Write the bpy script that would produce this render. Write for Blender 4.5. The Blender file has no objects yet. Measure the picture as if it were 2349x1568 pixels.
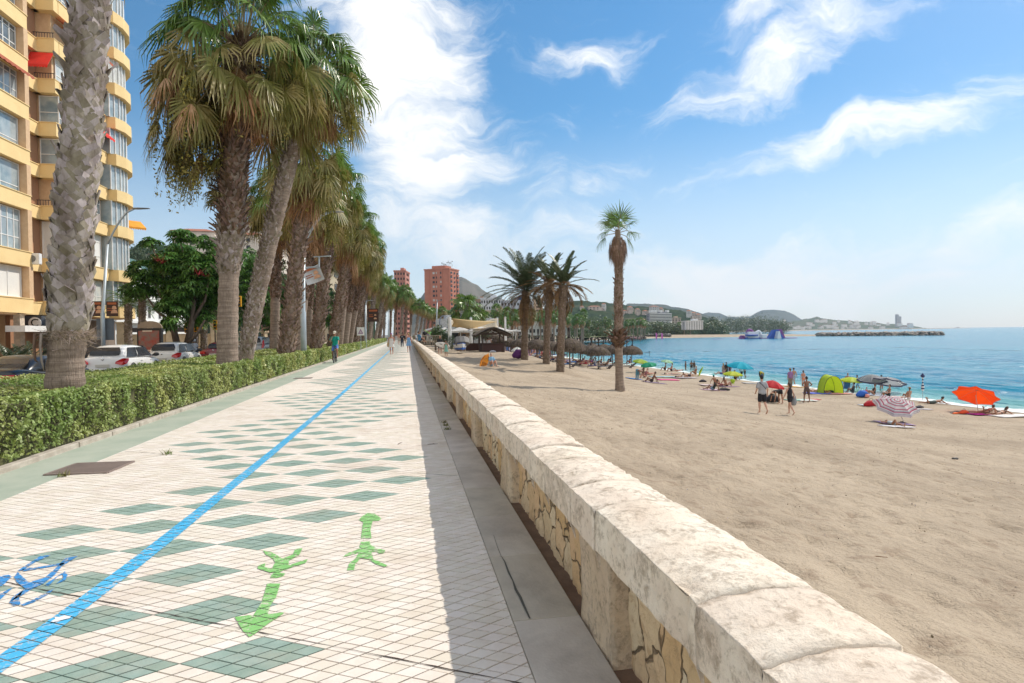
import bpy, bmesh, math, random
import numpy as np
from mathutils import Vector, Matrix, noise as mn
random.seed(7); rng = np.random.default_rng(11)
SC = bpy.context.scene; COL = SC.collection; PI = math.pi
sin, cos = math.sin, math.cos

# ------------------------------------------------------------------ camera
FPX = 1370.; YAW = math.radians(9.95); PITCH = math.atan(19/FPX); ROLL = math.radians(.75); CAM = Vector((0, 0, 1.6))
Fw = Vector((sin(YAW)*cos(PITCH), cos(YAW)*cos(PITCH), -sin(PITCH)))
_r = Vector((cos(YAW), -sin(YAW), 0)); _u = _r.cross(Fw)
Rt = cos(ROLL)*_r - sin(ROLL)*_u; Up = cos(ROLL)*_u + sin(ROLL)*_r
cam = bpy.data.cameras.new('camera'); co = bpy.data.objects.new('camera', cam); COL.objects.link(co)
cam.sensor_width = 36; cam.lens = 36*FPX/2349; cam.clip_start = .05; cam.clip_end = 30000
co.matrix_world = Matrix(((Rt.x, Up.x, -Fw.x, 0), (Rt.y, Up.y, -Fw.y, 0), (Rt.z, Up.z, -Fw.z, 1.6), (0, 0, 0, 1)))
SC.camera = co
def ray(x, y): return Rt*(x-1174.5) - Up*(y-784) + Fw*FPX      # survey helpers: photo measurement -> point in the place
def G(x, y, z=0.):
    d = ray(x, y); return CAM + d*((z-1.6)/d.z)
def D(x, y, dep): return CAM + ray(x, y)/FPX*dep
def YX(px, X):                                                  # Y of a thing standing on the line X=const seen at column px
    d = ray(px, 768); return X/d.x*d.y

# ------------------------------------------------------------------ sun, sky
SUNAZ = math.radians(62); SUNEL = math.radians(45.5)
S = Vector((sin(SUNAZ)*cos(SUNEL), cos(SUNAZ)*cos(SUNEL), sin(SUNEL)))
sl = bpy.data.lights.new('sun', 'SUN'); so = bpy.data.objects.new('sun', sl); COL.objects.link(so)
sl.energy = 4.1; sl.angle = math.radians(.5); sl.color = (1, .925, .81)
so.rotation_euler = S.to_track_quat('Z', 'Y').to_euler()
SC.view_settings.view_transform = 'Standard'; SC.view_settings.look = 'None'; SC.view_settings.exposure = .25
w = bpy.data.worlds.new('World'); SC.world = w; w.use_nodes = True
class NT:
    def __init__(s, nt): s.nt = nt; s.nt.nodes.clear()
    def n(s, t, **k):
        o = s.nt.nodes.new(t)
        for a, b in k.items():
            if a == 'ins':
                for i, v in b.items(): s.set(o.inputs[i], v)
            else: setattr(o, a, b)
        return o
    def set(s, inp, v):
        if isinstance(v, bpy.types.NodeSocket): s.nt.links.new(v, inp)
        elif isinstance(v, bpy.types.Node): s.nt.links.new(v.outputs[0], inp)
        else:
            if inp.type == 'RGBA' and len(v) == 3: v = (*v, 1)
            inp.default_value = v
    def m(s, op, a, b=None, c=None, clamp=False):
        o = s.n('ShaderNodeMath', operation=op, use_clamp=clamp)
        for i, v in enumerate((a, b, c)):
            if v is not None: s.set(o.inputs[i], v)
        return o.outputs[0]
    def mix(s, f, a, b, bt='MIX'):
        o = s.n('ShaderNodeMix', data_type='RGBA', blend_type=bt); s.set(o.inputs[0], f); s.set(o.inputs[6], a); s.set(o.inputs[7], b); return o.outputs[2]
    def noise(s, vec, scale, detail=4, rough=.5, dist=0, dim='3D', w=None):
        o = s.n('ShaderNodeTexNoise', noise_dimensions=dim); s.set(o.inputs['Vector'], vec)
        s.set(o.inputs['Scale'], scale); s.set(o.inputs['Detail'], detail); s.set(o.inputs['Roughness'], rough); s.set(o.inputs['Distortion'], dist); return o.outputs[0]
    def ramp(s, f, lo, hi, a=0., b=1., smooth=True):
        o = s.n('ShaderNodeMapRange', interpolation_type='SMOOTHSTEP' if smooth else 'LINEAR')
        for i, v in enumerate((f, lo, hi, a, b)): s.set(o.inputs[i], v)
        return o.outputs[0]
T = NT(w.node_tree)
sky = T.n('ShaderNodeTexSky', sky_type='NISHITA', sun_disc=False, sun_elevation=SUNEL, sun_rotation=SUNAZ, air_density=1.0, dust_density=.35, ozone_density=2.2, altitude=0)
tc = T.n('ShaderNodeTexCoord'); sp = T.n('ShaderNodeSeparateXYZ', ins={0: tc.outputs['Generated']})
az = T.m('ARCTAN2', sp.outputs[0], sp.outputs[1]); el = T.m('ARCSINE', sp.outputs[2])
ae = T.n('ShaderNodeCombineXYZ', ins={0: az, 1: el}).outputs[0]
def azel(x, y):
    d = ray(x, y).normalized(); return math.atan2(d.x, d.y), math.asin(d.z)
wob = T.n('ShaderNodeTexNoise', ins={'Vector': ae, 'Scale': 5., 'Detail': 5.})
wv = T.n('ShaderNodeVectorMath', operation='MULTIPLY_ADD', ins={0: wob.outputs['Color'], 1: (.22, .22, 0), 2: ae})
wv2 = T.n('ShaderNodeVectorMath', operation='SUBTRACT', ins={0: wv, 1: (.11, .11, 0)}).outputs[0]
def blob(x0, y0, x1, y1, wd, strength=1.):                       # a streak of cloud between two directions
    a0, e0 = azel(x0, y0); a1, e1 = azel(x1, y1)
    cx, cy = (a0+a1)/2, (e0+e1)/2; L = math.hypot(a1-a0, e1-e0)/2; th = math.atan2(e1-e0, a1-a0)
    mp = T.n('ShaderNodeMapping', vector_type='TEXTURE', ins={0: wv2, 1: (cx, cy, 0), 2: (0, 0, th), 3: (L, wd/FPX, 1)})
    ln = T.n('ShaderNodeVectorMath', operation='LENGTH', ins={0: mp})
    return T.m('MULTIPLY', T.ramp(ln.outputs['Value'], .0, 1.5, 1, 0), strength)
bl = None
for b in [(840, -260, 960, 420, 200, 1.3), (900, 150, 1060, 560, 165, 1.25), (880, 480, 1230, 580, 100, .95), (1150, 420, 1300, 500, 70, .5), (1180, 120, 1520, 75, 45, .7),
          (1230, 290, 1330, 300, 30, .5), (1250, 480, 1480, 360, 60, .5), (1530, 300, 2120, -40, 75, .95), (1600, 130, 1900, 20, 55, .8), (1600, 430, 2480, 150, 52, .95), (1800, 380, 2480, 120, 40, .7),
          (1350, 625, 2150, 640, 80, 1.35), (1480, 590, 1760, 600, 50, 1.2), (1900, 560, 2500, 640, 60, .6), (780, 350, 1000, 560, 170, .7), (1900, 650, 2349, 620, 70, .7), (2200, 560, 2500, 520, 55, .75), (1100, 560, 1500, 540, 70, .6), (2349, 420, 3200, 300, 160, .5), (-900, 200, -100, 300, 120, .6)]:
    o = blob(*b); bl = o if bl is None else T.m('MAXIMUM', bl, o)
m1 = T.n('ShaderNodeMapping', ins={0: wv2, 2: (0, 0, math.radians(-24)), 3: (3.2, 9, 1)})
nz = T.noise(m1, 2.2, 9, .62, .25); nz2 = T.m('SUBTRACT', T.noise(T.n('ShaderNodeMapping', ins={0: wv2, 2: (0, 0, math.radians(-28)), 3: (14, 46, 1)}), 1., 7, .68, .3), .08)
dens = T.m('ADD', T.m('MULTIPLY', bl, .95), T.m('ADD', T.m('MULTIPLY', nz, 1.5), T.m('MULTIPLY', nz2, .85)))
mask = T.ramp(dens, 1.2, 2.35, 0, .97)
fill_veil = T.m('MULTIPLY', T.ramp(sp.outputs[1], .25, -.35, 0, .85), T.ramp(nz, .3, .6, .55, 1)); mask = T.m('MAXIMUM', mask, fill_veil)   # unseen bright cloud added behind the viewer to make the fill light neutral
hz = T.ramp(el, 0., .36, .60, 0.)                                # pale air low over the sea, as in a real sky
hsv = T.n('ShaderNodeHueSaturation', ins={'Hue': .492, 'Saturation': 1.62, 'Value': .76, 'Color': sky})
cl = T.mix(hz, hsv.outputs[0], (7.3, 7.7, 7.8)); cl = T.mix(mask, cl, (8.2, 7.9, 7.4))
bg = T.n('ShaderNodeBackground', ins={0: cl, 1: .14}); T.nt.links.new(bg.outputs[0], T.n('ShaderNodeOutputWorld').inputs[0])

# ------------------------------------------------------------------ materials
MATS = {}
def mat(name, c, c2=None, rough=.75, scale=4., bump=0., bscale=30., metal=0., trans=0., spec=.5, island=0., lo=.35, hi=.65, strx=(1, 1, 1), extra=None, coat=0.):
    if name in MATS: return MATS[name]
    m = bpy.data.materials.new(name); m.use_nodes = True; MATS[name] = m; t = NT(m.node_tree)
    tc = t.n('ShaderNodeTexCoord').outputs['Object']; mp = t.n('ShaderNodeMapping', ins={0: tc, 3: strx}).outputs[0]
    c2 = c2 or tuple(v*.72 for v in c)
    f = t.ramp(t.noise(mp, scale, 6, .6), lo, hi); colr = t.mix(f, c, c2)
    if island:
        g = t.n('ShaderNodeNewGeometry'); v = t.ramp(g.outputs['Random Per Island'], 0, 1, 1-island, 1+island, False)
        colr = t.mix(1., colr, t.n('ShaderNodeCombineColor', ins={0: v, 1: v, 2: t.m('POWER', v, 1.6)}).outputs[0], 'MULTIPLY')
    p = t.n('ShaderNodeBsdfPrincipled', ins={'Roughness': rough, 'Metallic': metal, 'Specular IOR Level': spec, 'Coat Weight': coat})
    h = None
    if bump: h = t.noise(mp, bscale, 5, .6)
    if extra: colr, h, p0 = extra(t, tc, colr, h, p)
    t.set(p.inputs['Base Color'], colr)
    if h is not None:
        t.set(p.inputs['Normal'], t.n('ShaderNodeBump', ins={'Strength': min(1, bump or .5), 'Distance': .02 if not isinstance(bump, tuple) else bump[1], 'Height': h}).outputs[0])
    out = t.n('ShaderNodeOutputMaterial')
    if trans:
        tr = t.n('ShaderNodeBsdfTranslucent', ins={0: colr}); mx = t.n('ShaderNodeMixShader', ins={0: trans, 1: p, 2: tr}); t.set(out.inputs[0], mx)
    else: t.set(out.inputs[0], p)
    return m
def flat(name, c, rough=.6, **k): return mat(name, c, tuple(v*.86 for v in c), rough=rough, scale=2.5, **k)

# ------------------------------------------------------------------ mesh helpers
def finish(o, parent, m):
    COL.objects.link(o)
    if m is not None:
        for mm in (m if isinstance(m, (list, tuple)) else [m]): o.data.materials.append(mm)
    if parent: o.parent = parent
    return o
def tag(o, label=None, cat=None, group=None, kind=None):
    if label: o['label'] = label
    if cat: o['category'] = cat
    if group: o['group'] = group
    if kind: o['kind'] = kind
    return o
def empty(name, loc, label, cat, group=None, rz=0):
    o = bpy.data.objects.new(name, None); COL.objects.link(o); o.location = loc; o.rotation_euler = (0, 0, rz); o.empty_display_size = .1
    return tag(o, label, cat, group)
def bulk(name, V, m, parent=None, mi=None, smooth=False, tri=False):   # V (n,4,3) separate quads
    n, k = V.shape[0], V.shape[1]; me = bpy.data.meshes.new(name); me.vertices.add(n*k); me.vertices.foreach_set('co', V.astype(np.float32).ravel())
    me.loops.add(n*k); me.loops.foreach_set('vertex_index', np.arange(n*k, dtype=np.int32))
    me.polygons.add(n); me.polygons.foreach_set('loop_start', np.arange(0, n*k, k, dtype=np.int32)); me.polygons.foreach_set('loop_total', np.full(n, k, np.int32))
    if mi is not None: me.polygons.foreach_set('material_index', np.asarray(mi, np.int32))
    me.update(calc_edges=True); me.validate(); return finish(bpy.data.objects.new(name, me), parent, m)
def grid(name, P, m, parent=None, smooth=True, attr=None):             # P (a,b,3)
    a, b = P.shape[:2]; idx = np.arange(a*b).reshape(a, b)
    F = np.stack([idx[:-1, :-1], idx[1:, :-1], idx[1:, 1:], idx[:-1, 1:]], -1).reshape(-1, 4)
    me = bpy.data.meshes.new(name); me.vertices.add(a*b); me.vertices.foreach_set('co', P.astype(np.float32).ravel())
    me.loops.add(F.size); me.loops.foreach_set('vertex_index', F.astype(np.int32).ravel()); n = len(F)
    me.polygons.add(n); me.polygons.foreach_set('loop_start', np.arange(0, n*4, 4, dtype=np.int32)); me.polygons.foreach_set('loop_total', np.full(n, 4, np.int32))
    me.polygons.foreach_set('use_smooth', np.full(n, smooth)); me.update(calc_edges=True)
    if attr is not None:
        at = me.attributes.new('shore', 'FLOAT', 'POINT'); at.data.foreach_set('value', attr.astype(np.float32).ravel())
    return finish(bpy.data.objects.new(name, me), parent, m)
class MB:
    def __init__(s): s.v = []; s.f = []; s.mi = []; s.cur = 0
    def add(s, vs, fs):
        b = len(s.v); s.v += [tuple(v) for v in vs]; s.f += [tuple(i+b for i in f) for f in fs]; s.mi += [s.cur]*len(fs); return s
    def box(s, c, d, rz=0, M=None):
        x, y, z = (q/2 for q in d); cs, sn = cos(rz), sin(rz); vs = []
        for k in (-z, z):
            for (i, j) in ((-x, -y), (x, -y), (x, y), (-x, y)): vs.append((c[0]+i*cs-j*sn, c[1]+i*sn+j*cs, c[2]+k))
        if M: vs = [M @ Vector(v) for v in vs]
        return s.add(vs, [(3, 2, 1, 0), (4, 5, 6, 7), (0, 1, 5, 4), (1, 2, 6, 5), (2, 3, 7, 6), (3, 0, 4, 7)])
    def lbox(s, O, u, n, a, d, z):     # a: range along u, d: range along n, z range
        vs = []
        for k in z:
            for (i, j) in ((a[0], d[0]), (a[1], d[0]), (a[1], d[1]), (a[0], d[1])): vs.append((O[0]+u[0]*i+n[0]*j, O[1]+u[1]*i+n[1]*j, O[2]+k))
        return s.add(vs, [(3, 2, 1, 0), (4, 5, 6, 7), (0, 1, 5, 4), (1, 2, 6, 5), (2, 3, 7, 6), (3, 0, 4, 7)])
    def tube(s, pts, rs, seg=8, side=None, cap=True, rnd=False):
        pts = [Vector(p) for p in pts]; rs = [(r, r) if not isinstance(r, (tuple, list)) else tuple(r) for r in rs]
        if rnd:
            d0 = (pts[0]-pts[1]).normalized(); d1 = (pts[-1]-pts[-2]).normalized(); a, b = rs[0], rs[-1]
            pts = [pts[0]+d0*min(a)*.9, pts[0]+d0*min(a)*.6]+pts+[pts[-1]+d1*min(b)*.6, pts[-1]+d1*min(b)*.9]
            rs = [tuple(q*.35 for q in a), tuple(q*.8 for q in a)]+rs+[tuple(q*.8 for q in b), tuple(q*.35 for q in b)]
        n = len(pts); prev = None; vs = []; fs = []
        for i in range(n):
            t = (pts[min(i+1, n-1)]-pts[max(i-1, 0)])
            t = t.normalized() if t.length > 1e-9 else Vector((0, 0, 1))
            if prev is None:
                h = Vector(side) if side else (Vector((1, 0, 0)) if abs(t.x) < .9 else Vector((0, 1, 0)))
            else: h = prev
            h = h - t*h.dot(t)
            if h.length < 1e-6: h = t.orthogonal()
            h.normalize(); prev = h; k = t.cross(h)
            for j in range(seg):
                a = 2*PI*j/seg; vs.append(pts[i]+h*cos(a)*rs[i][0]+k*sin(a)*rs[i][1])
        for i in range(n-1):
            for j in range(seg): fs.append((i*seg+j, i*seg+(j+1) % seg, (i+1)*seg+(j+1) % seg, (i+1)*seg+j))
        if cap: fs += [tuple(range(seg-1, -1, -1)), tuple((n-1)*seg+j for j in range(seg))]
        return s.add(vs, fs)
    def lathe(s, prof, seg=16, c=(0, 0, 0), jit=0):
        vs = []; fs = []
        for (r, z) in prof:
            for j in range(seg): a = 2*PI*j/seg; vs.append((c[0]+r*cos(a), c[1]+r*sin(a), c[2]+z))
        for i in range(len(prof)-1):
            for j in range(seg): fs.append((i*seg+j, i*seg+(j+1) % seg, (i+1)*seg+(j+1) % seg, (i+1)*seg+j))
        return s.add(vs, fs)
    def prism(s, poly, O, u, n, th):   # polygon (a,z) in plane u/z at O, extruded th along n
        k = len(poly); vs = [(O[0]+u[0]*a+n[0]*d, O[1]+u[1]*a+n[1]*d, O[2]+z) for d in (0, th) for a, z in poly]
        return s.add(vs, [tuple(range(k-1, -1, -1)), tuple(range(k, 2*k))]+[(i, (i+1) % k, (i+1) % k+k, i+k) for i in range(k)])
    def build(s, name, m=None, parent=None, smooth=False, bevel=0, sub=0, auto=False):
        me = bpy.data.meshes.new(name); me.from_pydata([tuple(v) for v in s.v], [], s.f); o = finish(bpy.data.objects.new(name, me), parent, m)
        if len(set(s.mi)) > 1: me.polygons.foreach_set('material_index', s.mi)
        if bevel: md = o.modifiers.new('b', 'BEVEL'); md.width = bevel; md.segments = 2
        if sub: md = o.modifiers.new('s', 'SUBSURF'); md.levels = sub; md.render_levels = sub
        if smooth: me.polygons.foreach_set('use_smooth', [True]*len(me.polygons))
        me.update(); return o
def copy_tree(o, parent=None):
    c = o.copy(); COL.objects.link(c); c.parent = parent
    for ch in (KIDS[o.name] if o.name in KIDS else [x for x in COL.objects if x.parent == o]): copy_tree(ch, c)
    return c
KIDS = {}
def proto_done(o):
    def rec(q):
        k = [x for x in COL.objects if x.parent == q]; KIDS[q.name] = k
        for x in k: rec(x)
    rec(o)
def clone(o, loc, rot=(0, 0, 0), sc=1, label=None, group=None):
    c = copy_tree(o); c.location = loc; c.rotation_euler = rot; c.scale = (sc,)*3 if not isinstance(sc, tuple) else sc
    if label: c['label'] = label
    if group: c['group'] = group
    return c
def unit_(v): return v/np.maximum(1e-9, np.linalg.norm(v, axis=-1, keepdims=True))
# ------------------------------------------------------------------ terrain
SHORE = [(46, -40), (42, 0), (40, 20), (39.2, 33), (38.4, 42), (36.8, 56), (36.4, 64), (36.6, 74), (36, 90), (34, 112), (35, 155), (46, 222), (64, 280), (93, 343), (137, 407), (198, 456), (264, 461), (348, 436), (372, 432), (374, 440), (340, 470), (300, 520), (268, 590), (262, 640), (330, 760), (420, 900), (700, 1250), (1000, 1700), (1700, 2300), (2600, 2700), (3700, 3350)]
SH = np.array(SHORE, float); LAND = np.array(SHORE+[(3700, 9000), (-3000, 9000), (-3000, -60), (44, -60)], float)
SEA = -4.0
def sdist(X, Y):                                                  # >0 on land, metres from the water line
    X = np.asarray(X, float); Y = np.asarray(Y, float); d = np.full(X.shape, 1e9)
    for a, b in zip(SH[:-1], SH[1:]):
        e = b-a; t = np.clip(((X-a[0])*e[0]+(Y-a[1])*e[1])/(e@e), 0, 1); d = np.minimum(d, np.hypot(X-a[0]-t*e[0], Y-a[1]-t*e[1]))
    ins = np.zeros(X.shape, bool); n = len(LAND)
    for i in range(n):
        a, b = LAND[i], LAND[(i+1) % n]
        if a[1] == b[1]: continue
        c = (Y < a[1]) != (Y < b[1]); xi = a[0]+(Y-a[1])*(b[0]-a[0])/(b[1]-a[1]); ins ^= c & (X < xi)
    return np.where(ins, d, -d)
def zs(X, Y):
    X = np.asarray(X, float); Y = np.asarray(Y, float); d = sdist(X, Y)
    xs = X + 0
    near = np.interp(xs, [1.3, 11, 16.4, 22, 26, 36, 44], [-.32, -1.45, -2.4, -3.1, -3.38, -3.78, -4.0]); far = np.interp(xs, [1.3, 10, 12.5, 16, 22, 30, 37], [-.3, -.45, -.7, -1.9, -2.85, -3.15, -3.6])
    t = np.clip((Y-38)/26, 0, 1); t = t*t*(3-2*t); z = near*(1-t)+far*t
    q = np.clip((Y-105)/40, 0, 1); z = z*(1-q)+q*np.clip(SEA+np.minimum(.09*d, 1.7)+.01*d, -9, -.9)
    zd = SEA+.11*d; s = np.clip(d/5, 0, 1); z = np.where(d < 5, zd*(1-s)+np.minimum(z, zd+.3)*s, z)
    z = np.where(d < 0, SEA+.07*d, z)
    for (bx, by, h, r) in MOUNDS: z = z + h*np.exp(-((X-bx)**2+(Y-by)**2)/r**2)
    return z
MOUNDS = []
def zsf(x, y): return float(zs(np.array([x]), np.array([y]))[0])
def SP(px, py):                                                   # photo column/row -> point on the sand
    d = ray(px, py); lo, hi = 8., 500.; t = 8./FPX; dt = .25/FPX
    k = np.arange(6, 420, .3)/FPX; P = np.array(CAM)[None]+np.array(d)[None]*k[:, None]; zz = zs(P[:, 0], P[:, 1]); b = np.argmax(P[:, 2] < zz)
    p = P[b]; return Vector((p[0], p[1], zz[b]))
def c3(x, y): return ((x/3.915+1800)/1.6347, (y/3.915+1080)/1.6347)
def c4(x, y): return ((x/2.936+2300)/1.6347, (y/2.936+1200)/1.6347)
def c5(x, y): return ((x/2.796+3000)/1.6347, (y/2.796+1300)/1.6347)
def ck(x, y): return ((x/5.8725+1560)/1.6347, (y/5.8725+1180)/1.6347)
def cp(x, y): return ((x/4.698+1100)/1.6347, (y/4.698+1150)/1.6347)
for px, py, h, r in [(1285, 853, .35, 1.6), (1253, 836, .3, 1.3), (1423, 897, .06, .8)]:
    p = SP(px, py); MOUNDS.append((p.x, p.y, h, r))

def fbm(X, Y, s, o=3, seed=0):
    out = np.empty(X.shape); xf, yf, of = X.ravel()*s, Y.ravel()*s, out.ravel()
    for i in range(len(xf)):
        of[i] = sum(mn.noise((xf[i]*2**k, yf[i]*2**k, seed+k*7.3))*.5**k for k in range(o))
    return of.reshape(X.shape)
def sandx(t, tc, c, h, p):
    n1 = t.noise(tc, .35, 4, .6); n2 = t.noise(tc, 3.2, 5, .65, .3); n3 = t.noise(tc, 60., 3, .6); n4 = t.noise(tc, 9., 4, .6)
    c = t.mix(t.ramp(n1, .35, .7), (.445, .36, .265), (.345, .275, .20)); c = t.mix(t.ramp(n2, .52, .68, 0, .6), c, (.27, .20, .14)); c = t.mix(t.ramp(n3, .56, .70, 0, .5), c, (.17, .125, .1)); c = t.mix(t.ramp(n3, .25, .36, .35, 0), c, (.75, .64, .52))
    a = t.n('ShaderNodeAttribute', attribute_name='shore'); c = t.mix(t.ramp(a.outputs['Fac'], .3, 3.0, .75, 0), c, (.15, .105, .075))
    hh = t.m('ADD', t.m('MULTIPLY', n2, 1.6), t.m('ADD', t.m('MULTIPLY', n4, 1.2), t.m('MULTIPLY', n3, .25)))
    return c, t.m('MULTIPLY', hh, 2.2), p
SAND = mat('sand', (.5, .4, .3), rough=.95, bump=.9, extra=sandx, spec=.15)
xs = np.concatenate([np.arange(1.28, 14, .085), np.arange(14, 30, .16), np.arange(30, 62, .4)]); ys = np.concatenate([np.arange(-3, 22, .11), np.arange(22, 50, .2), np.arange(50, 112, .5)])
X, Y = np.meshgrid(xs, ys, indexing='ij'); Z = zs(X, Y); dn = sdist(X, Y); am = np.clip(dn/6, 0, 1)
far = np.clip((40-Y)/25, .25, 1)
Z += am*(.05*fbm(X, Y, .5, 3) + .036*fbm(X*1.3, Y*.8, 2.1, 2, 5)*far)
dim = fbm(X, Y, 3.6, 2, 9); Z += am*far*-.11*np.clip(dim-.12, 0, 1)           # footprints
o = grid('beach_sand', np.stack([X, Y, Z], -1), SAND, attr=dn); tag(o, kind='structure')
xs = np.concatenate([np.arange(-60, 400, 5), np.arange(400, 4100, 60)]); ys = np.concatenate([np.arange(111.5, 600, 5), np.arange(600, 4400, 60)])
X, Y = np.meshgrid(xs, ys, indexing='ij'); Z = zs(X, Y)
o = grid('far_shore', np.stack([X, Y, Z], -1), SAND, attr=np.abs(sdist(X, Y))*3); tag(o, kind='structure')
GRASSY = mat('street_ground', (.22, .2, .17), (.14, .13, .11), rough=.9, scale=.8)
g = MB(); g.add([(-3000, -60, -.16), (-8.2, -60, -.16), (-8.2, 4200, -.16), (-3000, 4200, -.16)], [(0, 1, 2, 3)]); tag(g.build('street_ground', GRASSY), kind='structure')
g = MB(); g.add([(-8.3, 172, -.2), (12, 172, -.2), (12, 4200, -.2), (-8.3, 4200, -.2)], [(0, 1, 2, 3)]); tag(g.build('ground_beyond', GRASSY), kind='structure')

# ---- sea
def seax(t, tc, c, h, p):
    a = t.n('ShaderNodeAttribute', attribute_name='shore').outputs['Fac']
    mp = t.n('ShaderNodeMapping', ins={0: tc, 2: (0, 0, math.radians(-30)), 3: (1, .42, 1)})
    n1 = t.noise(mp, .07, 6, .62); n2 = t.noise(mp, .8, 5, .65, .4); n3 = t.noise(mp, 3.2, 4, .6)
    c = t.mix(t.ramp(n1, .3, .7), (.0, .145, .255), (.002, .225, .315)); c = t.mix(t.ramp(a, 0, 14, 1, 0), c, (.20, .42, .36))
    c = t.mix(t.ramp(a, 300, 1800, 0, .55), c, (.02, .15, .34))
    c = t.mix(t.ramp(n2, .53, .64, 0, .7), c, (.002, .065, .13)); c = t.mix(t.ramp(n3, .60, .70, 0, .15), c, (.2, .5, .6))
    f1 = t.noise(tc, .55, 6, .7, .6); fm = t.ramp(t.m('ADD', f1, t.ramp(a, .2, 2.6, .36, 0)), .63, .76)
    wc = t.ramp(t.noise(mp, .33, 7, .72, .5), .735, .77); fm = t.m('MAXIMUM', fm, t.m('MULTIPLY', wc, t.ramp(a, 4, 200, .85, .0)))
    c = t.mix(fm, c, (.8, .84, .84)); t.set(p.inputs['Roughness'], t.ramp(fm, 0, 1, .16, .9))
    hh = t.m('ADD', t.m('MULTIPLY', n2, 14.), t.m('ADD', t.m('MULTIPLY', n3, 3.2), t.m('MULTIPLY', t.noise(mp, .22, 3), 24.)))
    return c, hh, p
SEAM = mat('sea_water', (.01, .1, .2), rough=.15, bump=.85, extra=seax, spec=.12)
def seagrid(name, xs, ys, waves=True, cut=None):
    X, Y = np.meshgrid(xs, ys, indexing='ij'); d = -sdist(X, Y); Z = np.full(X.shape, SEA)
    if waves:
        n = fbm(X, Y, .12, 2); a = np.clip(d/3, 0, 1)*np.exp(-np.clip(d, 0, 1e3)/60)
        Z = Z + a*(.13*np.sin(d*1.05+n*5)**3 + .05*np.sin(d*2.6+n*9+X*.3)) + .05*fbm(X, Y, .55, 3, 3)*np.clip(d/2, 0, 1)
    o = grid(name, np.stack([X, Y, Z], -1), SEAM, attr=np.abs(d)+(d < 0)*0); tag(o, kind='structure'); return o
seagrid('sea', np.concatenate([np.arange(24, 60, .28), np.arange(60, 140, .9)]), np.arange(-12, 150, .5))
xs = np.concatenate([np.arange(140, 700, 12), np.arange(700, 9001, 160)]); seagrid('open_sea', xs, np.concatenate([np.arange(-700, 150, 40), [150]]), False)
seagrid('bay_sea', np.concatenate([np.arange(-20, 700, 7), np.arange(700, 9001, 150)]), np.concatenate([np.arange(150, 700, 7), np.arange(700, 9001, 150)]), False)

# ------------------------------------------------------------------ promenade paving (real tiles near, sheet far)
e1 = np.array([cos(PI/6), sin(PI/6)]); e2 = np.array([cos(PI/6), -sin(PI/6)])
DX = .690; DY = .5892; ED = .690/(2*cos(PI/6))
KY = DY/(1.5*ED)                                                  # slight stretch so that the rows keep their measured pitch
e1[1] *= KY; e2[1] *= KY
X00, Y00 = -.09, 3.15+4*DY+2*DY                                    # centre of a green diamond (row 6)
RM = {0: -1.46, 1: -1.12, 2: -.78, 3: -.43, 4: -.09, 5: -.43, 6: -.09, 7: -.43, 8: -.78, 9: -1.12}
LM = {0: -2.88, 1: -2.53, 2: -2.17, 3: -1.8, 4: -2.17, 5: -2.53, 6: -2.88, 7: -3.22, 8: -2.88, 9: -3.22}
def is_green(row, x):
    ph = (row-2) % 10; lp = (row-13) % 10
    R_ = RM[ph]; L_ = {0: -3.22, 1: -2.88, 2: -2.53, 3: -2.17, 4: -1.8, 5: -2.17, 6: -2.53, 7: -2.88, 8: -3.22, 9: -2.88}[lp]
    return L_-.1 < x < R_+.1
def tcol(i, j):                                                   # big diamond index -> green?
    c = i*e1+j*e2; x = c[0]*ED+X00; y = c[1]*ED+Y00; r = (y-Y00)/DY
    k = round(r)
    if abs(r-k) > .1: return False
    return is_green(k+6, x) and (abs(((x-X00)/(DX/2)-k)) % 2 < .2 or abs(((x-X00)/(DX/2)-k)) % 2 > 1.8)
def tilex(t, tc, c, h, p):
    f = t.noise(tc, .9, 6, .7); c = t.mix(t.ramp(f, .46, .72, 0, .8), c, t.mix(.5, c, (.50, .39, .31)))
    sp_ = t.noise(tc, 34., 3, .7); c = t.mix(t.ramp(sp_, .66, .78, 0, .35), c, (.32, .26, .22))
    st = t.noise(tc, 2.3, 5, .75, 1.); c = t.mix(t.ramp(st, .64, .72, 0, .45), c, (.42, .33, .27))
    return c, t.noise(tc, 90., 3), p
CREAM = mat('cream_tile', (.74, .68, .60), (.69, .615, .53), rough=.8, scale=5, bump=.12, extra=tilex, island=.055)
GREEN = mat('green_tile', (.27, .365, .31), (.23, .32, .27), rough=.75, scale=14, bump=.12, extra=tilex, island=.06)
GROUT = mat('tile_bed', (.28, .2, .16), (.2, .15, .12), rough=.95, scale=8)
XL, XR, Y0, YE = -4.0, .552, -1.2, 172.
def clip(poly, X_, side):                                         # clip to X<=X_ (side=1) or X>=X_ (-1)
    out = []
    for i in range(len(poly)):
        a, b = poly[i], poly[(i+1) % len(poly)]; ia = (X_-a[0])*side >= 0; ib = (X_-b[0])*side >= 0
        if ia: out.append(a)
        if ia != ib:
            t = (X_-a[0])/(b[0]-a[0]); out.append((X_, a[1]+t*(b[1]-a[1])))
    return out
YT = 17.; tb = MB(); g = .0042/ED*4/4
SM = []                                                            # small tiles kept for the painted marks
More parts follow.
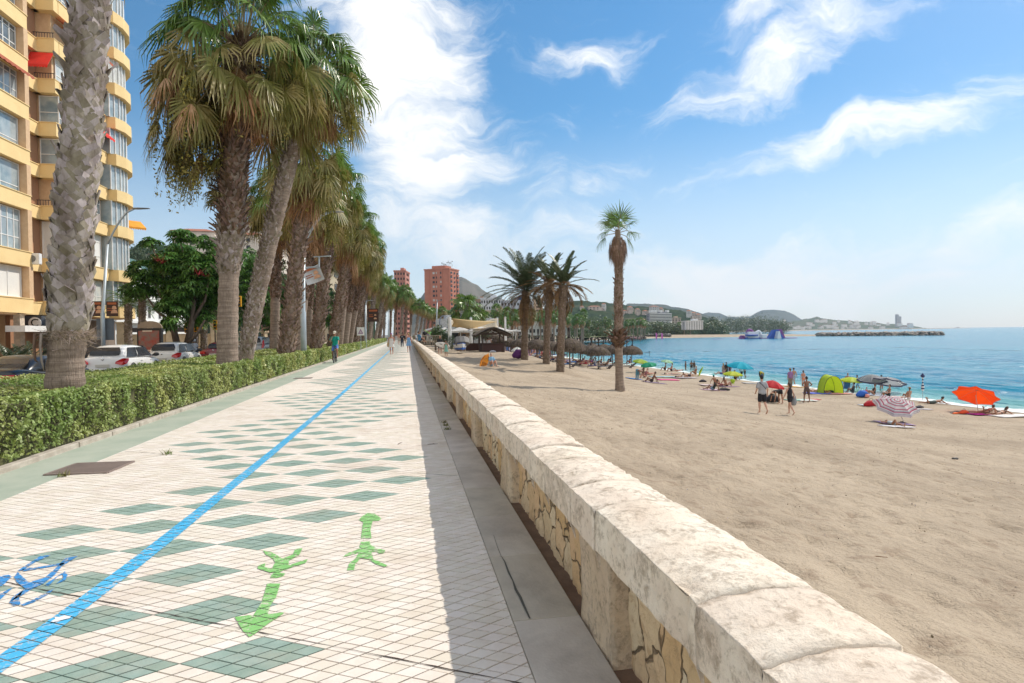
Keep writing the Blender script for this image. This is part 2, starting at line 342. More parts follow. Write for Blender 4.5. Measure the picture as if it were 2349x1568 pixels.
for i in range(-30, 60):
    for j in range(-60, 30):
        c = i*e1+j*e2; cx, cy = c[0]*ED+X00, c[1]*ED+Y00
        if not (XL-.5 < cx < XR+.5 and Y0 < cy < YT): continue
        gr = tcol(i, j)
        for a in range(4):
            for b in range(4):
                u0, v0 = i-.5+a/4, j-.5+b/4; gg = .0085/ED
                P = [((u*e1+v*e2)*ED+np.array([X00, Y00])) for u, v in ((u0+gg/2, v0+gg/2), (u0+.25-gg/2, v0+gg/2), (u0+.25-gg/2, v0+.25-gg/2), (u0+gg/2, v0+.25-gg/2))]
                P = [tuple(q) for q in P]; P = clip(clip(P, XR, 1), XL, -1)
                if len(P) < 3: continue
                k = len(P); tb.cur = 1 if gr else 0; zt = (mn.noise((cx*2, cy*2, 0))*.0012)+random.uniform(-.0011, .0011)
                tb.add([(x, y, zt) for x, y in P]+[(x, y, -.012) for x, y in P], [tuple(range(k-1, -1, -1))]+[(q, (q+1) % k, (q+1) % k+k, q+k) for q in range(k)])
                SM.append(P)
o = tb.build('promenade_tiles', [CREAM, GREEN]); tag(o, kind='structure')
me = o.data; bm = bmesh.new(); bm.from_mesh(me); bmesh.ops.recalc_face_normals(bm, faces=bm.faces); bm.to_mesh(me); bm.free()
gb = MB(); gb.add([(XL, Y0-1, -.0115), (XR, Y0-1, -.0115), (XR, 19, -.0115), (XL, 19, -.0115)], [(0, 1, 2, 3)]); tag(gb.build('paving_bed', GROUT), kind='structure')
fb = MB(); RY = Y00+DY*16.5
def rowlines(t, tc, c, h, p):                                     # joints between the small tiles of the far sheet
    s = t.n('ShaderNodeSeparateXYZ', ins={0: tc}); x = t.m('DIVIDE', t.m('SUBTRACT', s.outputs[0], X00), ED/4*cos(PI/6)*2); y = t.m('DIVIDE', t.m('SUBTRACT', s.outputs[1], Y00), ED/4*KY)
    a = t.m('FRACT', t.m('ADD', x, y)); b = t.m('FRACT', t.m('SUBTRACT', x, y))
    l = t.m('MAXIMUM', t.m('LESS_THAN', a, .035), t.m('LESS_THAN', b, .07)); c, h, p = tilex(t, tc, c, h, p)
    return t.mix(t.m('MULTIPLY', l, .62), c, (.22, .17, .14)), h, p
CREAMF = mat('cream_tile_far', (.74, .68, .60), (.69, .615, .53), rough=.8, scale=5, bump=.1, extra=rowlines)
GREENF = mat('green_tile_far', (.27, .365, .31), (.23, .32, .27), rough=.75, scale=14, bump=.1, extra=rowlines)
fb.add([(XL, YT-.3, -.003), (XR, YT-.3, -.003), (XR, YE, -.003), (XL, YE, -.003)], [(0, 1, 2, 3)]); tag(fb.build('promenade', CREAMF), kind='structure')
fg = MB(); hx, hy = DX/2, ED/2*KY
for k in range(0, 260):
    y = Y00+k*DY
    if y < YT-.5: continue
    for q in range(-12, 4):
        x = X00+q*DX+(k % 2)*DX/2
        if is_green(k+6, x) and y > YT: fg.add([(x-hx, y, .001), (x, y-hy, .001), (x+hx, y, .001), (x, y+hy, .001)], [(0, 1, 2, 3)])
tag(fg.build('green_paving_pattern', GREENF), kind='structure')
# painted marks: clipped to the tops of the tiles, so the joints stay open
def sh_clip(sub, clp):
    ar = sum(clp[i][0]*clp[(i+1) % len(clp)][1]-clp[(i+1) % len(clp)][0]*clp[i][1] for i in range(len(clp))); sg = 1 if ar > 0 else -1
    out = sub
    for i in range(len(clp)):
        a, b = clp[i], clp[(i+1) % len(clp)]; inp, out = out, []
        if not inp: return []
        f = lambda p: ((b[0]-a[0])*(p[1]-a[1])-(b[1]-a[1])*(p[0]-a[0]))*sg
        for k in range(len(inp)):
            p, q = inp[k], inp[(k+1) % len(inp)]; fp, fq = f(p), f(q)
            if fp >= 0: out.append(p)
            if (fp >= 0) != (fq >= 0): t = fp/(fp-fq); out.append((p[0]+t*(q[0]-p[0]), p[1]+t*(q[1]-p[1])))
    return out
def paint(name, polys, m, z=.0045):
    b = MB()
    for pl in polys:
        x0, x1 = min(p[0] for p in pl), max(p[0] for p in pl); y0, y1 = min(p[1] for p in pl), max(p[1] for p in pl)
        for t in SM:
            if t[0][0] > x1+.2 or t[0][0] < x0-.2 or t[0][1] > y1+.2 or t[0][1] < y0-.2: continue
            r = sh_clip(pl, t)
            if len(r) >= 3: b.add([(x, y, z) for x, y in r], [tuple(range(len(r)))])
    return b
def paintx(t, tc, c, h, p):
    f = t.noise(tc, 26., 5, .75); n = t.noise(tc, 3., 4, .6)
    return t.mix(t.ramp(t.m('ADD', f, t.m('MULTIPLY', n, .3)), .68, .80, 0, .75), c, (.62, .55, .48)), f, p
BLUE = mat('blue_paint', (.055, .41, .70), (.08, .45, .74), rough=.6, scale=3, extra=paintx, bump=.1)
BLUE2 = mat('blue_mark_paint', (.04, .27, .62), rough=.6, scale=3, extra=paintx, bump=.1); LIME = mat('green_mark_paint', (.20, .47, .14), (.24, .52, .17), rough=.6, scale=4, extra=paintx, bump=.1)
cl_ = [(-1.2, -2.15), (2.5, -2.06), (3.65, -1.975), (4.7, -1.918), (6, -1.89), (9, -1.85), (16, -1.79), (30, -1.77), (50, -1.75), (75, -1.75)]
def cx_(y): return np.interp(y, [a for a, b in cl_], [b for a, b in cl_])
def wd_(y): return np.interp(y, [-1, 4, 16, 75], [.065, .064, .054, .05])
P = []; y = -1.
while y < YT: P.append([(cx_(y)-wd_(y)+random.uniform(-.003, .003), y), (cx_(y)+wd_(y)+random.uniform(-.003, .003), y), (cx_(y+.4)+wd_(y+.4), y+.4), (cx_(y+.4)-wd_(y+.4), y+.4)]); y += .4
b = paint('blue_line', P, BLUE); y = YT
while y < 75: b.add([(cx_(y)-wd_(y), y, .006), (cx_(y)+wd_(y), y, .006), (cx_(y+1)+wd_(y+1), y+1, .006), (cx_(y+1)-wd_(y+1), y+1, .006)], [(0, 1, 2, 3)]); y += 1
tag(b.build('blue_line_marking', BLUE), kind='structure')
def g1(x, y, o=(0, 1700), s=1.807): p = G((x/s+o[0])/1.6347, (y/s+o[1])/1.6347); return (p.x, p.y)
a1 = [[(1900, 888), (1810, 888), (1775, 1010), (1720, 1100), (1590, 1115), (1605, 1140), (1620, 1165), (1650, 1215), (1690, 1250), (1720, 1235), (1790, 1180), (1830, 1150), (1880, 1120), (1935, 1080), (1815, 1098), (1830, 1040), (1870, 985)],
      [(1830, 850), (1845, 820), (1890, 812), (1935, 818), (1920, 838), (1880, 848)],
      [(1865, 745), (1850, 720), (1800, 690), (1782, 662), (1850, 680), (1915, 718), (1985, 690), (2000, 655), (2050, 648), (2030, 690), (1955, 735), (1960, 762), (2085, 722), (2075, 745), (1930, 795), (1880, 812), (1830, 812), (1745, 785), (1750, 765), (1798, 750), (1795, 775), (1840, 790)]]
tag(paint('a', [[g1(*q) for q in pl] for pl in a1], LIME).build('painted_walker_arrow', LIME), kind='structure')
a2 = [[(1000, 580), (1015, 470), (985, 455), (1010, 430), (1045, 408), (1090, 412), (1140, 445), (1125, 460), (1080, 462), (1065, 520), (1072, 580)],
      [(990, 640), (1000, 605), (1060, 602), (1065, 625), (1110, 650), (1165, 660), (1158, 680), (1125, 685), (1110, 672), (1070, 672), (1085, 720), (1180, 765), (1165, 775), (1110, 760), (1055, 725), (1000, 712), (960, 760), (955, 795), (905, 798), (920, 752), (965, 715), (985, 680), (880, 708), (895, 690), (950, 665), (1005, 645)]]
tag(paint('a', [[g1(*q, o=(800, 1700)) for q in pl] for pl in a2], LIME).build('painted_walker_arrow', LIME), kind='structure')
a3 = [[(120, 800), (275, 700), (345, 695), (300, 715), (235, 745), (150, 800)], [(150, 790), (440, 745), (430, 760), (160, 805)], [(95, 845), (120, 810), (195, 880), (300, 850), (360, 800), (400, 760), (440, 715), (530, 700), (420, 770), (370, 830), (290, 890), (215, 925), (130, 980), (70, 1010), (170, 920), (115, 880)],
      [(0, 838), (60, 828), (80, 840), (20, 900), (0, 905)], [(60, 1020), (90, 975), (160, 930), (130, 985), (140, 1030), (95, 1040)], [(140, 1030), (220, 1000), (290, 960), (370, 920), (330, 960), (230, 1015), (160, 1040)], [(385, 840), (440, 805), (458, 830), (440, 870), (380, 890), (430, 850), (425, 825)], [(0, 960), (60, 925), (100, 905), (40, 960), (0, 1000)], [(300, 900), (370, 850), (400, 830), (330, 905)]]
tag(paint('a', [[g1(*q) for q in pl] for pl in a3], BLUE2).build('painted_bicycle_symbol', BLUE2), kind='structure')
WH = flat('white_scratch', (.75, .78, .8)); tag(paint('a', [[g1(*q) for q in pl] for pl in [[(340, 1150), (375, 1130), (365, 1115), (400, 1118), (440, 1105), (485, 1108), (470, 1130), (420, 1140), (385, 1155)]]], WH, .0065).build('worn_paint_patch', WH), kind='structure')
# side strips, kerb, slabs
STR = mat('green_asphalt', (.31, .36, .285), (.39, .42, .34), rough=.9, scale=1.2, bump=.25, bscale=120)
g = MB(); g.add([(-4.79, Y0, 0), (XL, Y0, 0), (XL, YE, 0), (-4.79, YE, 0)], [(0, 1, 2, 3)]); tag(g.build('cycle_strip', STR), kind='structure')
KERB = mat('kerb_stone', (.5, .45, .38), (.38, .33, .27), rough=.9, scale=6, bump=.5, bscale=40)
g = MB(); y = -1.2
while y < 160:
    L = .98; dx = mn.noise((y*.6, 3, 0))*.02; g.box((-4.85+dx, y+L/2, .01), (.12, L, .12+mn.noise((y, 0, 0))*.02)); y += 1.
tag(g.build('kerb', KERB, bevel=.012), kind='structure')
def slabx(t, tc, c, h, p):
    n = t.noise(tc, 1.2, 5, .7, .5); return t.mix(t.ramp(n, .42, .66), c, t.mix(.28, c, (.15, .125, .11))), t.noise(tc, 50, 3), p
SLAB = mat('paving_slab', (.56, .51, .44), (.48, .43, .37), rough=.85, scale=3, bump=.2, extra=slabx, island=.1)
g = MB(); y = -1.6
for k in range(180): g.box((.747, y+.485, -.02), (.378, .963, .04+random.uniform(-.002, .002))); y += .97
tag(g.build('paving_slabs', SLAB, bevel=.004), kind='structure')
g = MB(); g.add([(XR-.05, Y0, -.03), (1.4, Y0, -.03), (1.4, YE, -.03), (XR-.05, YE, -.03)], [(0, 1, 2, 3)]); tag(g.build('gutter_bed', mat('gutter', (.2, .13, .09), rough=.95, scale=5, bump=.4)), kind='structure')
GR = flat('iron_grate', (.24, .185, .16), .75)
for gy, gx, s_, lb in ((8.13, -3.86, 1, 'rusty iron drain grate set in the paving beside the green strip'),): 
    t = empty('drain_grate', (gx, gy, 0), lb, 'drain grate', rz=-.06); b = MB()
    for s in (-1, 1): b.box((0, s*.31, .006), (.7, .03, .02)); b.box((s*.345, 0, .006), (.03, .6, .02))
    b.build('frame', GR, t); b = MB()
    for k in range(13): b.box((0, -.28+k*.0467, .004), (.66, .026, .018))
    b.build('bars', GR, t); b = MB(); b.box((0, 0, -.004), (.66, .58, .004)); b.build('pit', flat('pit_dark', (.02, .017, .015)), t)
t = empty('drain_grate', (-3.9, 23.6, 0), 'small dark drain grate farther along the paving by the cyclist', 'drain grate'); b = MB()
for k in range(12): b.box((-.3+k*.055, 0, .004), (.03, .4, .01))
b.box((0, .21, .006), (.66, .03, .014)); b.box((0, -.21, .006), (.66, .03, .014)); b.build('bars', GR, t)
EJ = flat('joint_dark', (.06, .04, .03), .95)
for (ax, ay) in ((-3.97, 9.27), (-3.97, 5.2), (-3.9, 14.1)):
    b = MB(); x = ax; pr = None
    while x < XR:
        y = ay-(x-ax)*.5774*KY+random.uniform(-.004, .004); w_ = random.uniform(.001, .006)
        if pr: b.add([(pr[0], pr[1]-pr[2], .003), (x, y-w_, .003), (x, y+w_, .003), (pr[0], pr[1]+pr[2], .003)], [(0, 1, 2, 3)])
        pr = (x, y, w_); x += .06
    tag(b.build('expansion_joint', EJ), kind='structure')
# twigs and weeds
TW = flat('twig', (.12, .06, .035))
for i, (x, y, o_, s_, lb) in enumerate([(960, 1020, (0, 0), 1, 'dry twig in the shade at the edge of the grey slabs'), (1400, 1290, (0, 0), 1, 'thin twig on the sand below the wall')]): pass
for (px, py, an, lb) in [(1157, 1053, .3, 'thin brown twig on the pale tiles near the arrow'), (980, 1021, 0., 'longest bare twig lying across the pale tiles ahead of the arrows'), (912, 1021, 1.2, 'short dark twig left of the longest one')]:
    p = G(px, py); b = MB(); pts = [(p.x+cos(an)*k*.04+random.uniform(-.01, .01), p.y+sin(an)*k*.04+random.uniform(-.012, .012), .008) for k in range(5)]; b.tube(pts, [.003, .005, .004, .004, .002], 5)
    b.tube([pts[2], (pts[2][0]+.03, pts[2][1]+.04, .012)], [.003, .002], 4); tag(b.build('twig', TW), lb, 'twig')
WEED = mat('weed_green', (.10, .15, .03), (.2, .17, .05), island=.4, rough=.6)
def weed(px, py, lb, n=40, r=.07, z=0):
    p = G(px, py, z); V = []
    for k in range(n):
        a = random.uniform(0, 2*PI); l = random.uniform(.3, 1)*r; q = Vector((p.x+random.gauss(0, r*.4), p.y+random.gauss(0, r*.4), p.z+.002)); d = Vector((cos(a), sin(a), random.uniform(.3, 1.2)))*l; s_ = Vector((-sin(a), cos(a), 0))*.006
        V.append([q-s_, q+s_, q+d+s_*.3, q+d-s_*.3])
    tag(bulk('weed', np.array(V), WEED), lb, 'weed')
weed(146, 1093, 'yellowish weed tuft at the near corner of the large drain grate'); weed(385, 1042, 'weed tuft growing in the paving joint beyond the large drain grate', 36, .09)
for k, (x, y) in enumerate([(860, 790), (875, 815), (885, 850)]):
    weed((x/2.349+1300)/1.6347, (y/2.349+1250)/1.6347, ['dark weed in the slab joint by the wall, farthest of three', 'dark weed in the slab joint by the wall, middle of three', 'dark weed in the slab joint by the wall, nearest of three'][k], 40, .06)
# crack in the shaded slab
b = MB(); pr = None
for (x, y) in [(1900, 560), (1925, 640), (1950, 700), (1975, 740), (2000, 810), (2030, 870), (2050, 930), (2080, 980), (2110, 1050), (2145, 1125)]:
    q = g1(x, y, o=(800, 1700)); w_ = random.uniform(.003, .009) if y > 700 else .0015
    if pr: b.add([(pr[0]-pr[2], pr[1], .0045), (pr[0]+pr[2], pr[1], .0045), (q[0]+w_, q[1], .0045), (q[0]-w_, q[1], .0045)], [(0, 1, 2, 3)])
    pr = (*q, w_)
tag(b.build('slab_crack', flat('crack', (.09, .085, .065))), kind='structure')

V = []
for k in range(6000):
    X = random.uniform(1.5, 34); Y = random.uniform(0, 60)*random.random()**.3; V.append((X, Y))
V = np.array(V); zz = zs(V[:, 0], V[:, 1])+.012; c = np.stack([V[:, 0], V[:, 1], zz], 1); u = unit_(rng.normal(0, 1, (len(c), 3))); v = np.cross(u, unit_(rng.normal(0, 1, (len(c), 3)))); s = rng.uniform(.003, .013, (len(c), 1))*(1+c[:, 1:2]*.02)
Q = [np.stack([c-u*s, c-v*s, c+u*s, c+v*s], 1), np.stack([c-u*s, c+np.cross(u, v)*s, c+u*s, c-np.cross(u, v)*s], 1)]
o = bulk('beach_debris', np.concatenate(Q), mat('debris', (.22, .16, .11), (.62, .56, .48), scale=3, rough=.9, island=.5)); tag(o, 'scattered shell bits, pebbles and scraps over the dry sand', 'debris', None, 'stuff')
# ------------------------------------------------------------------ sea wall
def stonex(t, tc, c, h, p):
    oi = t.n('ShaderNodeObjectInfo').outputs['Random']; c = t.mix(t.ramp(oi, 0, 1, 0, .55, False), c, (.78, .66, .55)); tc = t.n('ShaderNodeVectorMath', operation='ADD', ins={0: tc, 1: t.n('ShaderNodeCombineXYZ', ins={0: t.m('MULTIPLY', oi, 9.)})}).outputs[0]
    n = t.noise(tc, 2.1, 6, .7, .6); n2 = t.noise(tc, 26., 6, .75, .4); n3 = t.noise(tc, 7., 5, .7)
    c = t.mix(t.ramp(n, .4, .66, 0, .75), c, t.mix(.6, c, (.60, .47, .37))); c = t.mix(t.ramp(t.m('ADD', t.m('MULTIPLY', n2, .7), t.m('MULTIPLY', n3, .45)), .54, .72, 0, .66), c, (.26, .19, .125)); c = t.mix(t.ramp(t.noise(tc, 1.1, 6, .75, .8), .56, .64, 0, .4), c, (.40, .33, .24))
    return c, t.m('ADD', n2, t.m('MULTIPLY', n3, 1.5)), p
COP = mat('coping_stone', (.84, .76, .63), (.78, .67, .53), rough=.9, scale=3, bump=.55, extra=stonex, island=.1)
PIL = mat('pillar_stone', (.78, .64, .45), (.62, .47, .29), rough=.95, scale=3.5, bump=.8, extra=stonex, strx=(1, 1, .4))
def rubx(t, tc, c, h, p):
    mp = t.n('ShaderNodeMapping', ins={0: tc, 3: (1, 3.3, 2.1)}); wn = t.n('ShaderNodeTexNoise', ins={'Vector': tc, 'Scale': 5.}); mv = t.n('ShaderNodeVectorMath', operation='MULTIPLY_ADD', ins={0: wn.outputs['Color'], 1: (.5, .5, .5), 2: mp})
    v = t.n('ShaderNodeTexVoronoi', feature='F1', ins={'Vector': mv, 'Scale': 1.5}); ve = t.n('ShaderNodeTexVoronoi', feature='DISTANCE_TO_EDGE', ins={'Vector': mv, 'Scale': 1.5})
    s = t.n('ShaderNodeSeparateColor', ins={0: v.outputs['Color']}); k = t.mix(s.outputs[0], (.70, .48, .24), (.78, .54, .32)); k = t.mix(t.ramp(s.outputs[1], .3, 1), k, (.80, .68, .48))
    n = t.noise(tc, 14., 6, .7, .5); k = t.mix(t.ramp(n, .5, .68, 0, .75), k, (.50, .33, .18)); e = t.ramp(ve.outputs['Distance'], 0, .03)
    k = t.mix(e, (.44, .31, .19), k); return k, t.m('ADD', t.m('MULTIPLY', e, 3.), n), p
RUB = mat('rubble_stone', (.5, .36, .2), rough=.95, bump=1., extra=rubx)
wall = empty('sea_wall', (1.1, 0, 0), 'long low wall with rounded pale coping stones and honey coloured rubble infill along the promenade', 'wall')
SS = list(np.linspace(0, .192, 5))+[.199, .2, .208]+list(np.linspace(.24, .868, 12))+[.88, .886, 1.]
def coping(y0, y1, big, idx):
    n = max(2, int((y1-y0)/(.04 if y0 < 6 else .12 if y0 < 20 else .6))) ; m_ = len(SS)-1 if y0 < 20 else 10
    P = np.zeros((n+1, m_+1, 3)); tw = random.uniform(-.008, .008)
    for i in range(n+1):
        y = y0+(y1-y0)*i/n
        e = min(i, n-i)*(y1-y0)/n; er = -.006*math.exp(-(e/.012)**2) if y0 < 20 else 0
        for j in range(m_+1):
            s = SS[j] if y0 < 20 else j/m_
            if s < .2: x, z = -.25, .58+.9*s; nx, nz = -1, 0
            elif s > .88: x, z = .158, .77-(s-.88)/.12*.3; nx, nz = 1, 0
            else:
                q = (s-.2)/.68; a = PI*(1-q); x = -.25+.405*q; z = .766+.034*math.sin(PI*(.04+.86*q)); nx, nz = cos(a)*.5, 1
            if y0 < 20:
                d = mn.noise((x*5+idx*9, y*5, z*5))*.008+mn.noise((x*22+idx, y*22, z*22))*.006-max(0, mn.noise((x*11+idx, y*11, 7))-.3)*.03
                if s == .2 or abs(s-.2) < .05: d += -abs(mn.noise((y*14, idx, 1)))*.018
                x += nx*d; z += nz*d
            P[i, j] = (x, y-0, z+er+tw)
    A, B = P[:1].copy(), P[-1:].copy(); A[..., 2] -= .09; B[..., 2] -= .09; A[..., 0] += .03*np.linspace(1, -1, m_+1); B[..., 0] += .03*np.linspace(1, -1, m_+1); P = np.concatenate([A, P, B])
    o = grid('coping_stone', P, COP, wall); 
    # end faces
    return o
random.seed(3); ys_ = [-1.5, -.6, .3, 1.0, 1.34, 1.68, 2.68, 3.11, 3.72, 4.17, 4.9, 5.3, 6.1, 6.6, 7.4]
while ys_[-1] < 16: ys_.append(ys_[-1]+random.choice([.45, .6, .8, .95]))
while ys_[-1] < 150: ys_.append(ys_[-1]+random.uniform(1.2, 2.2) if len(ys_) < 101 else 150)
for i in range(min(100, len(ys_)-1)):
    coping(ys_[i]+.002, ys_[i+1]-.003 if i < 99 else 150, 1, i)
b = MB(); b.box((.08, 74, .36), (.2, 151, .74)); b.box((.0, 74, .665), (.34, 151, .13)); b.build('core', mat('mortar', (.36, .28, .2), rough=.95, bump=.4), wall)
def rough_box(name, x0, x1, y0, y1, z0, z1, m, amp, res, seed, sc=4):
    # visible inner face + two returns as one displaced sheet
    L = [(x1, y0), (x0, y0), (x0, y1), (x1, y1)]; pts = []
    for (a, c) in zip(L[:-1], L[1:]):
        n = max(1, int(math.dist(a, c)/res))
        for k in range(n): pts.append((a[0]+(c[0]-a[0])*k/n, a[1]+(c[1]-a[1])*k/n))
    pts.append(L[-1]); nz_ = max(2, int((z1-z0)/res)); P = np.zeros((len(pts), nz_+1, 3))
    for i, (x, y) in enumerate(pts):
        for j in range(nz_+1):
            z = z0+(z1-z0)*j/nz_; d = mn.noise((x*sc+seed, y*sc, z*sc*.6))*amp+mn.noise((x*sc*4, y*sc*4+seed, z*sc*4))*amp*.35; P[i, j] = (x-d, y+(d*.3), z)
    return grid(name, P, m, wall)
k = 0; y = 2.73-2.9*1.0
for k in range(45):
    yy = -.17+2.9*k; r = .03 if yy < 12 else .12 if yy < 30 else .4
    if k < 45: rough_box('pillar', -.155, .05, yy, yy+.52, -.03, .61, PIL, .018, r, k*3.1)
    y0, y1 = yy+.5, yy+2.92
    # infill of real fitted stones near, sheet far
    n = max(2, int(2.4/(.022 if yy < 9 else .06 if yy < 20 else .5))); nz_ = 28 if yy < 9 else 10 if yy < 20 else 2; P = np.zeros((n+1, nz_+1, 3))
    seeds = [(random.uniform(y0-.1, y1+.1), random.uniform(-.05, .65), random.uniform(-.014, .018)) for q in range(34)]
    for i in range(n+1):
        yv = y0+(y1-y0)*i/n
        for j in range(nz_+1):
            z = -.03+.64*j/nz_
            if yy < 20:
                wy, wz = yv+mn.noise((yv*6, z*6, 0))*.05, z+mn.noise((yv*6, z*6, 4))*.05
                ds = sorted((math.hypot((wy-a)*1.25, (wz-c)*.8), h) for a, c, h in seeds); e = min(1, (ds[1][0]-ds[0][0])/.035); d = .5*ds[0][1]+.008*e+mn.noise((yv*18, z*10, 2))*.014
            else: d = .01
            P[i, j] = (-.05-d, yv, z)
    grid('rubble_panel', P, RUB, wall)
proto_done(wall)
# ------------------------------------------------------------------ vegetation
def leafm(name, c, c2, tr=.25, isl=.35, rough=.45, sc=1.2): return mat(name, c, c2, rough=rough, scale=sc, trans=tr, island=isl, lo=.4, hi=.6)
FAN = leafm('fan_leaf', (.085, .17, .022), (.15, .23, .045), .28, .55, .35); FANO = leafm('fan_leaf_olive', (.20, .20, .045), (.31, .25, .09), .25, .5)
DEAD = leafm('dead_leaf', (.34, .17, .07), (.44, .27, .14), .15, .5, .8); FRUIT = leafm('fruit_strand', (.30, .26, .04), (.20, .16, .04), .1, .5, .7)
PET = flat('petiole', (.30, .23, .12), .7)
BOOT = mat('palm_boot', (.33, .28, .23), (.20, .155, .12), rough=.9, scale=3, bump=.6, bscale=50, island=.4, strx=(1, 1, .3))
BOOTD = mat('palm_boot_brown', (.20, .125, .08), (.10, .06, .04), rough=.9, scale=3, bump=.6, bscale=50, island=.55, strx=(1, 1, .3))
BOOTM = mat('palm_boot_mid', (.27, .19, .135), (.14, .09, .065), rough=.9, scale=3, bump=.6, bscale=50, island=.45, strx=(1, 1, .3))
def trunkx(t, tc, c, h, p):
    s = t.n('ShaderNodeMapping', ins={0: tc, 3: (1, 1, 14)}); r = t.noise(s, 1.6, 4, .6, .3); s2 = t.n('ShaderNodeMapping', ins={0: tc, 3: (30, 30, 1.1)}); v = t.noise(s2, 1.5, 4, .65)
    c = t.mix(t.ramp(r, .45, .6, 0, .6), c, (.16, .115, .085)); c = t.mix(t.ramp(v, .52, .64, 0, .6), c, (.12, .085, .065)); return c, t.m('ADD', r, t.m('MULTIPLY', v, -1.5)), p
TRK = mat('palm_trunk', (.34, .265, .21), (.25, .19, .15), rough=.95, bump=.9, extra=trunkx)
BARK = mat('bark', (.20, .155, .12), (.12, .09, .07), rough=.95, scale=6, bump=.8, bscale=20, strx=(1, 1, .25))
def unit(v): return v/np.maximum(1e-9, np.linalg.norm(v, axis=-1, keepdims=True))
def fan(base, d, R, up=None, nseg=24, spread=2.3, droop=.35, fold=.0, jag=.15):
    """fan leaf: quads (n,4,3). base point, outward dir d, radius R"""
    d = unit(np.array(d, float)); up = np.array([0, 0, 1.]) if up is None else np.array(up, float)
    s = np.cross(d, up); s = s/max(1e-6, np.linalg.norm(s)); n = np.cross(s, d)
    a = np.linspace(-spread, spread, nseg)+rng.normal(0, .03, nseg); da = spread*2/nseg
    r = R*(1-.25*(np.abs(a)/spread)**2)*(1+rng.uniform(-jag, jag*.4, nseg))
    rad = lambda an: np.cos(an)[:, None]*d+np.sin(an)[:, None]*s
    bow = lambda q: -fold*q[:, None]*n
    cup = (np.cos(a)*0-.25*np.abs(np.sin(a/2)))
    dir_ = unit(rad(a)+cup[:, None]*n*.6)
    side = unit(np.cross(dir_, n)); Q = []
    w1 = r*.44*np.tan(da/2)*1.02
    p0 = base+dir_*(.03*R); p1 = base+dir_*(r*.44)[:, None]-np.array([0, 0, 1.])*(droop*.08*r)[:, None]
    p2 = base+dir_*(r*.80)[:, None]-np.array([0, 0, 1.])*(droop*.40*r)[:, None]; dn = np.array([0, 0, -1.])
    p3 = p2+unit(dir_*(1-min(1, droop*1.4))+dn*min(1, droop*1.6)+rng.normal(0, .16, (nseg, 3)))*(r*.38)[:, None]
    zz = (np.where(np.arange(nseg) % 2, 1, -1)*.25*w1)[:, None]*n
    Q.append(np.stack([p0-side*.004, p0+side*.004, p1+side*w1[:, None]+zz, p1-side*w1[:, None]-zz], 1))
    w2 = w1*.62; Q.append(np.stack([p1-side*w1[:, None]-zz, p1+side*w1[:, None]+zz, p2+side*w2[:, None], p2-side*w2[:, None]], 1))
    Q.append(np.stack([p2-side*w2[:, None], p2+side*w2[:, None], p3+side*.003, p3-side*.003], 1))
    return np.concatenate(Q)
def strip(p, w, flatn=None):                                       # ribbon through points p (k,3)
    p = np.array(p); t = unit(np.gradient(p, axis=0)); n = np.array([0, 0, 1.]) if flatn is None else flatn; s = np.cross(t, n); s = unit(s+1e-6)*(np.linspace(1, .4, len(p))*w)[:, None]
    return np.stack([p[:-1]-s[:-1], p[:-1]+s[:-1], p[1:]+s[1:], p[1:]-s[1:]], 1)
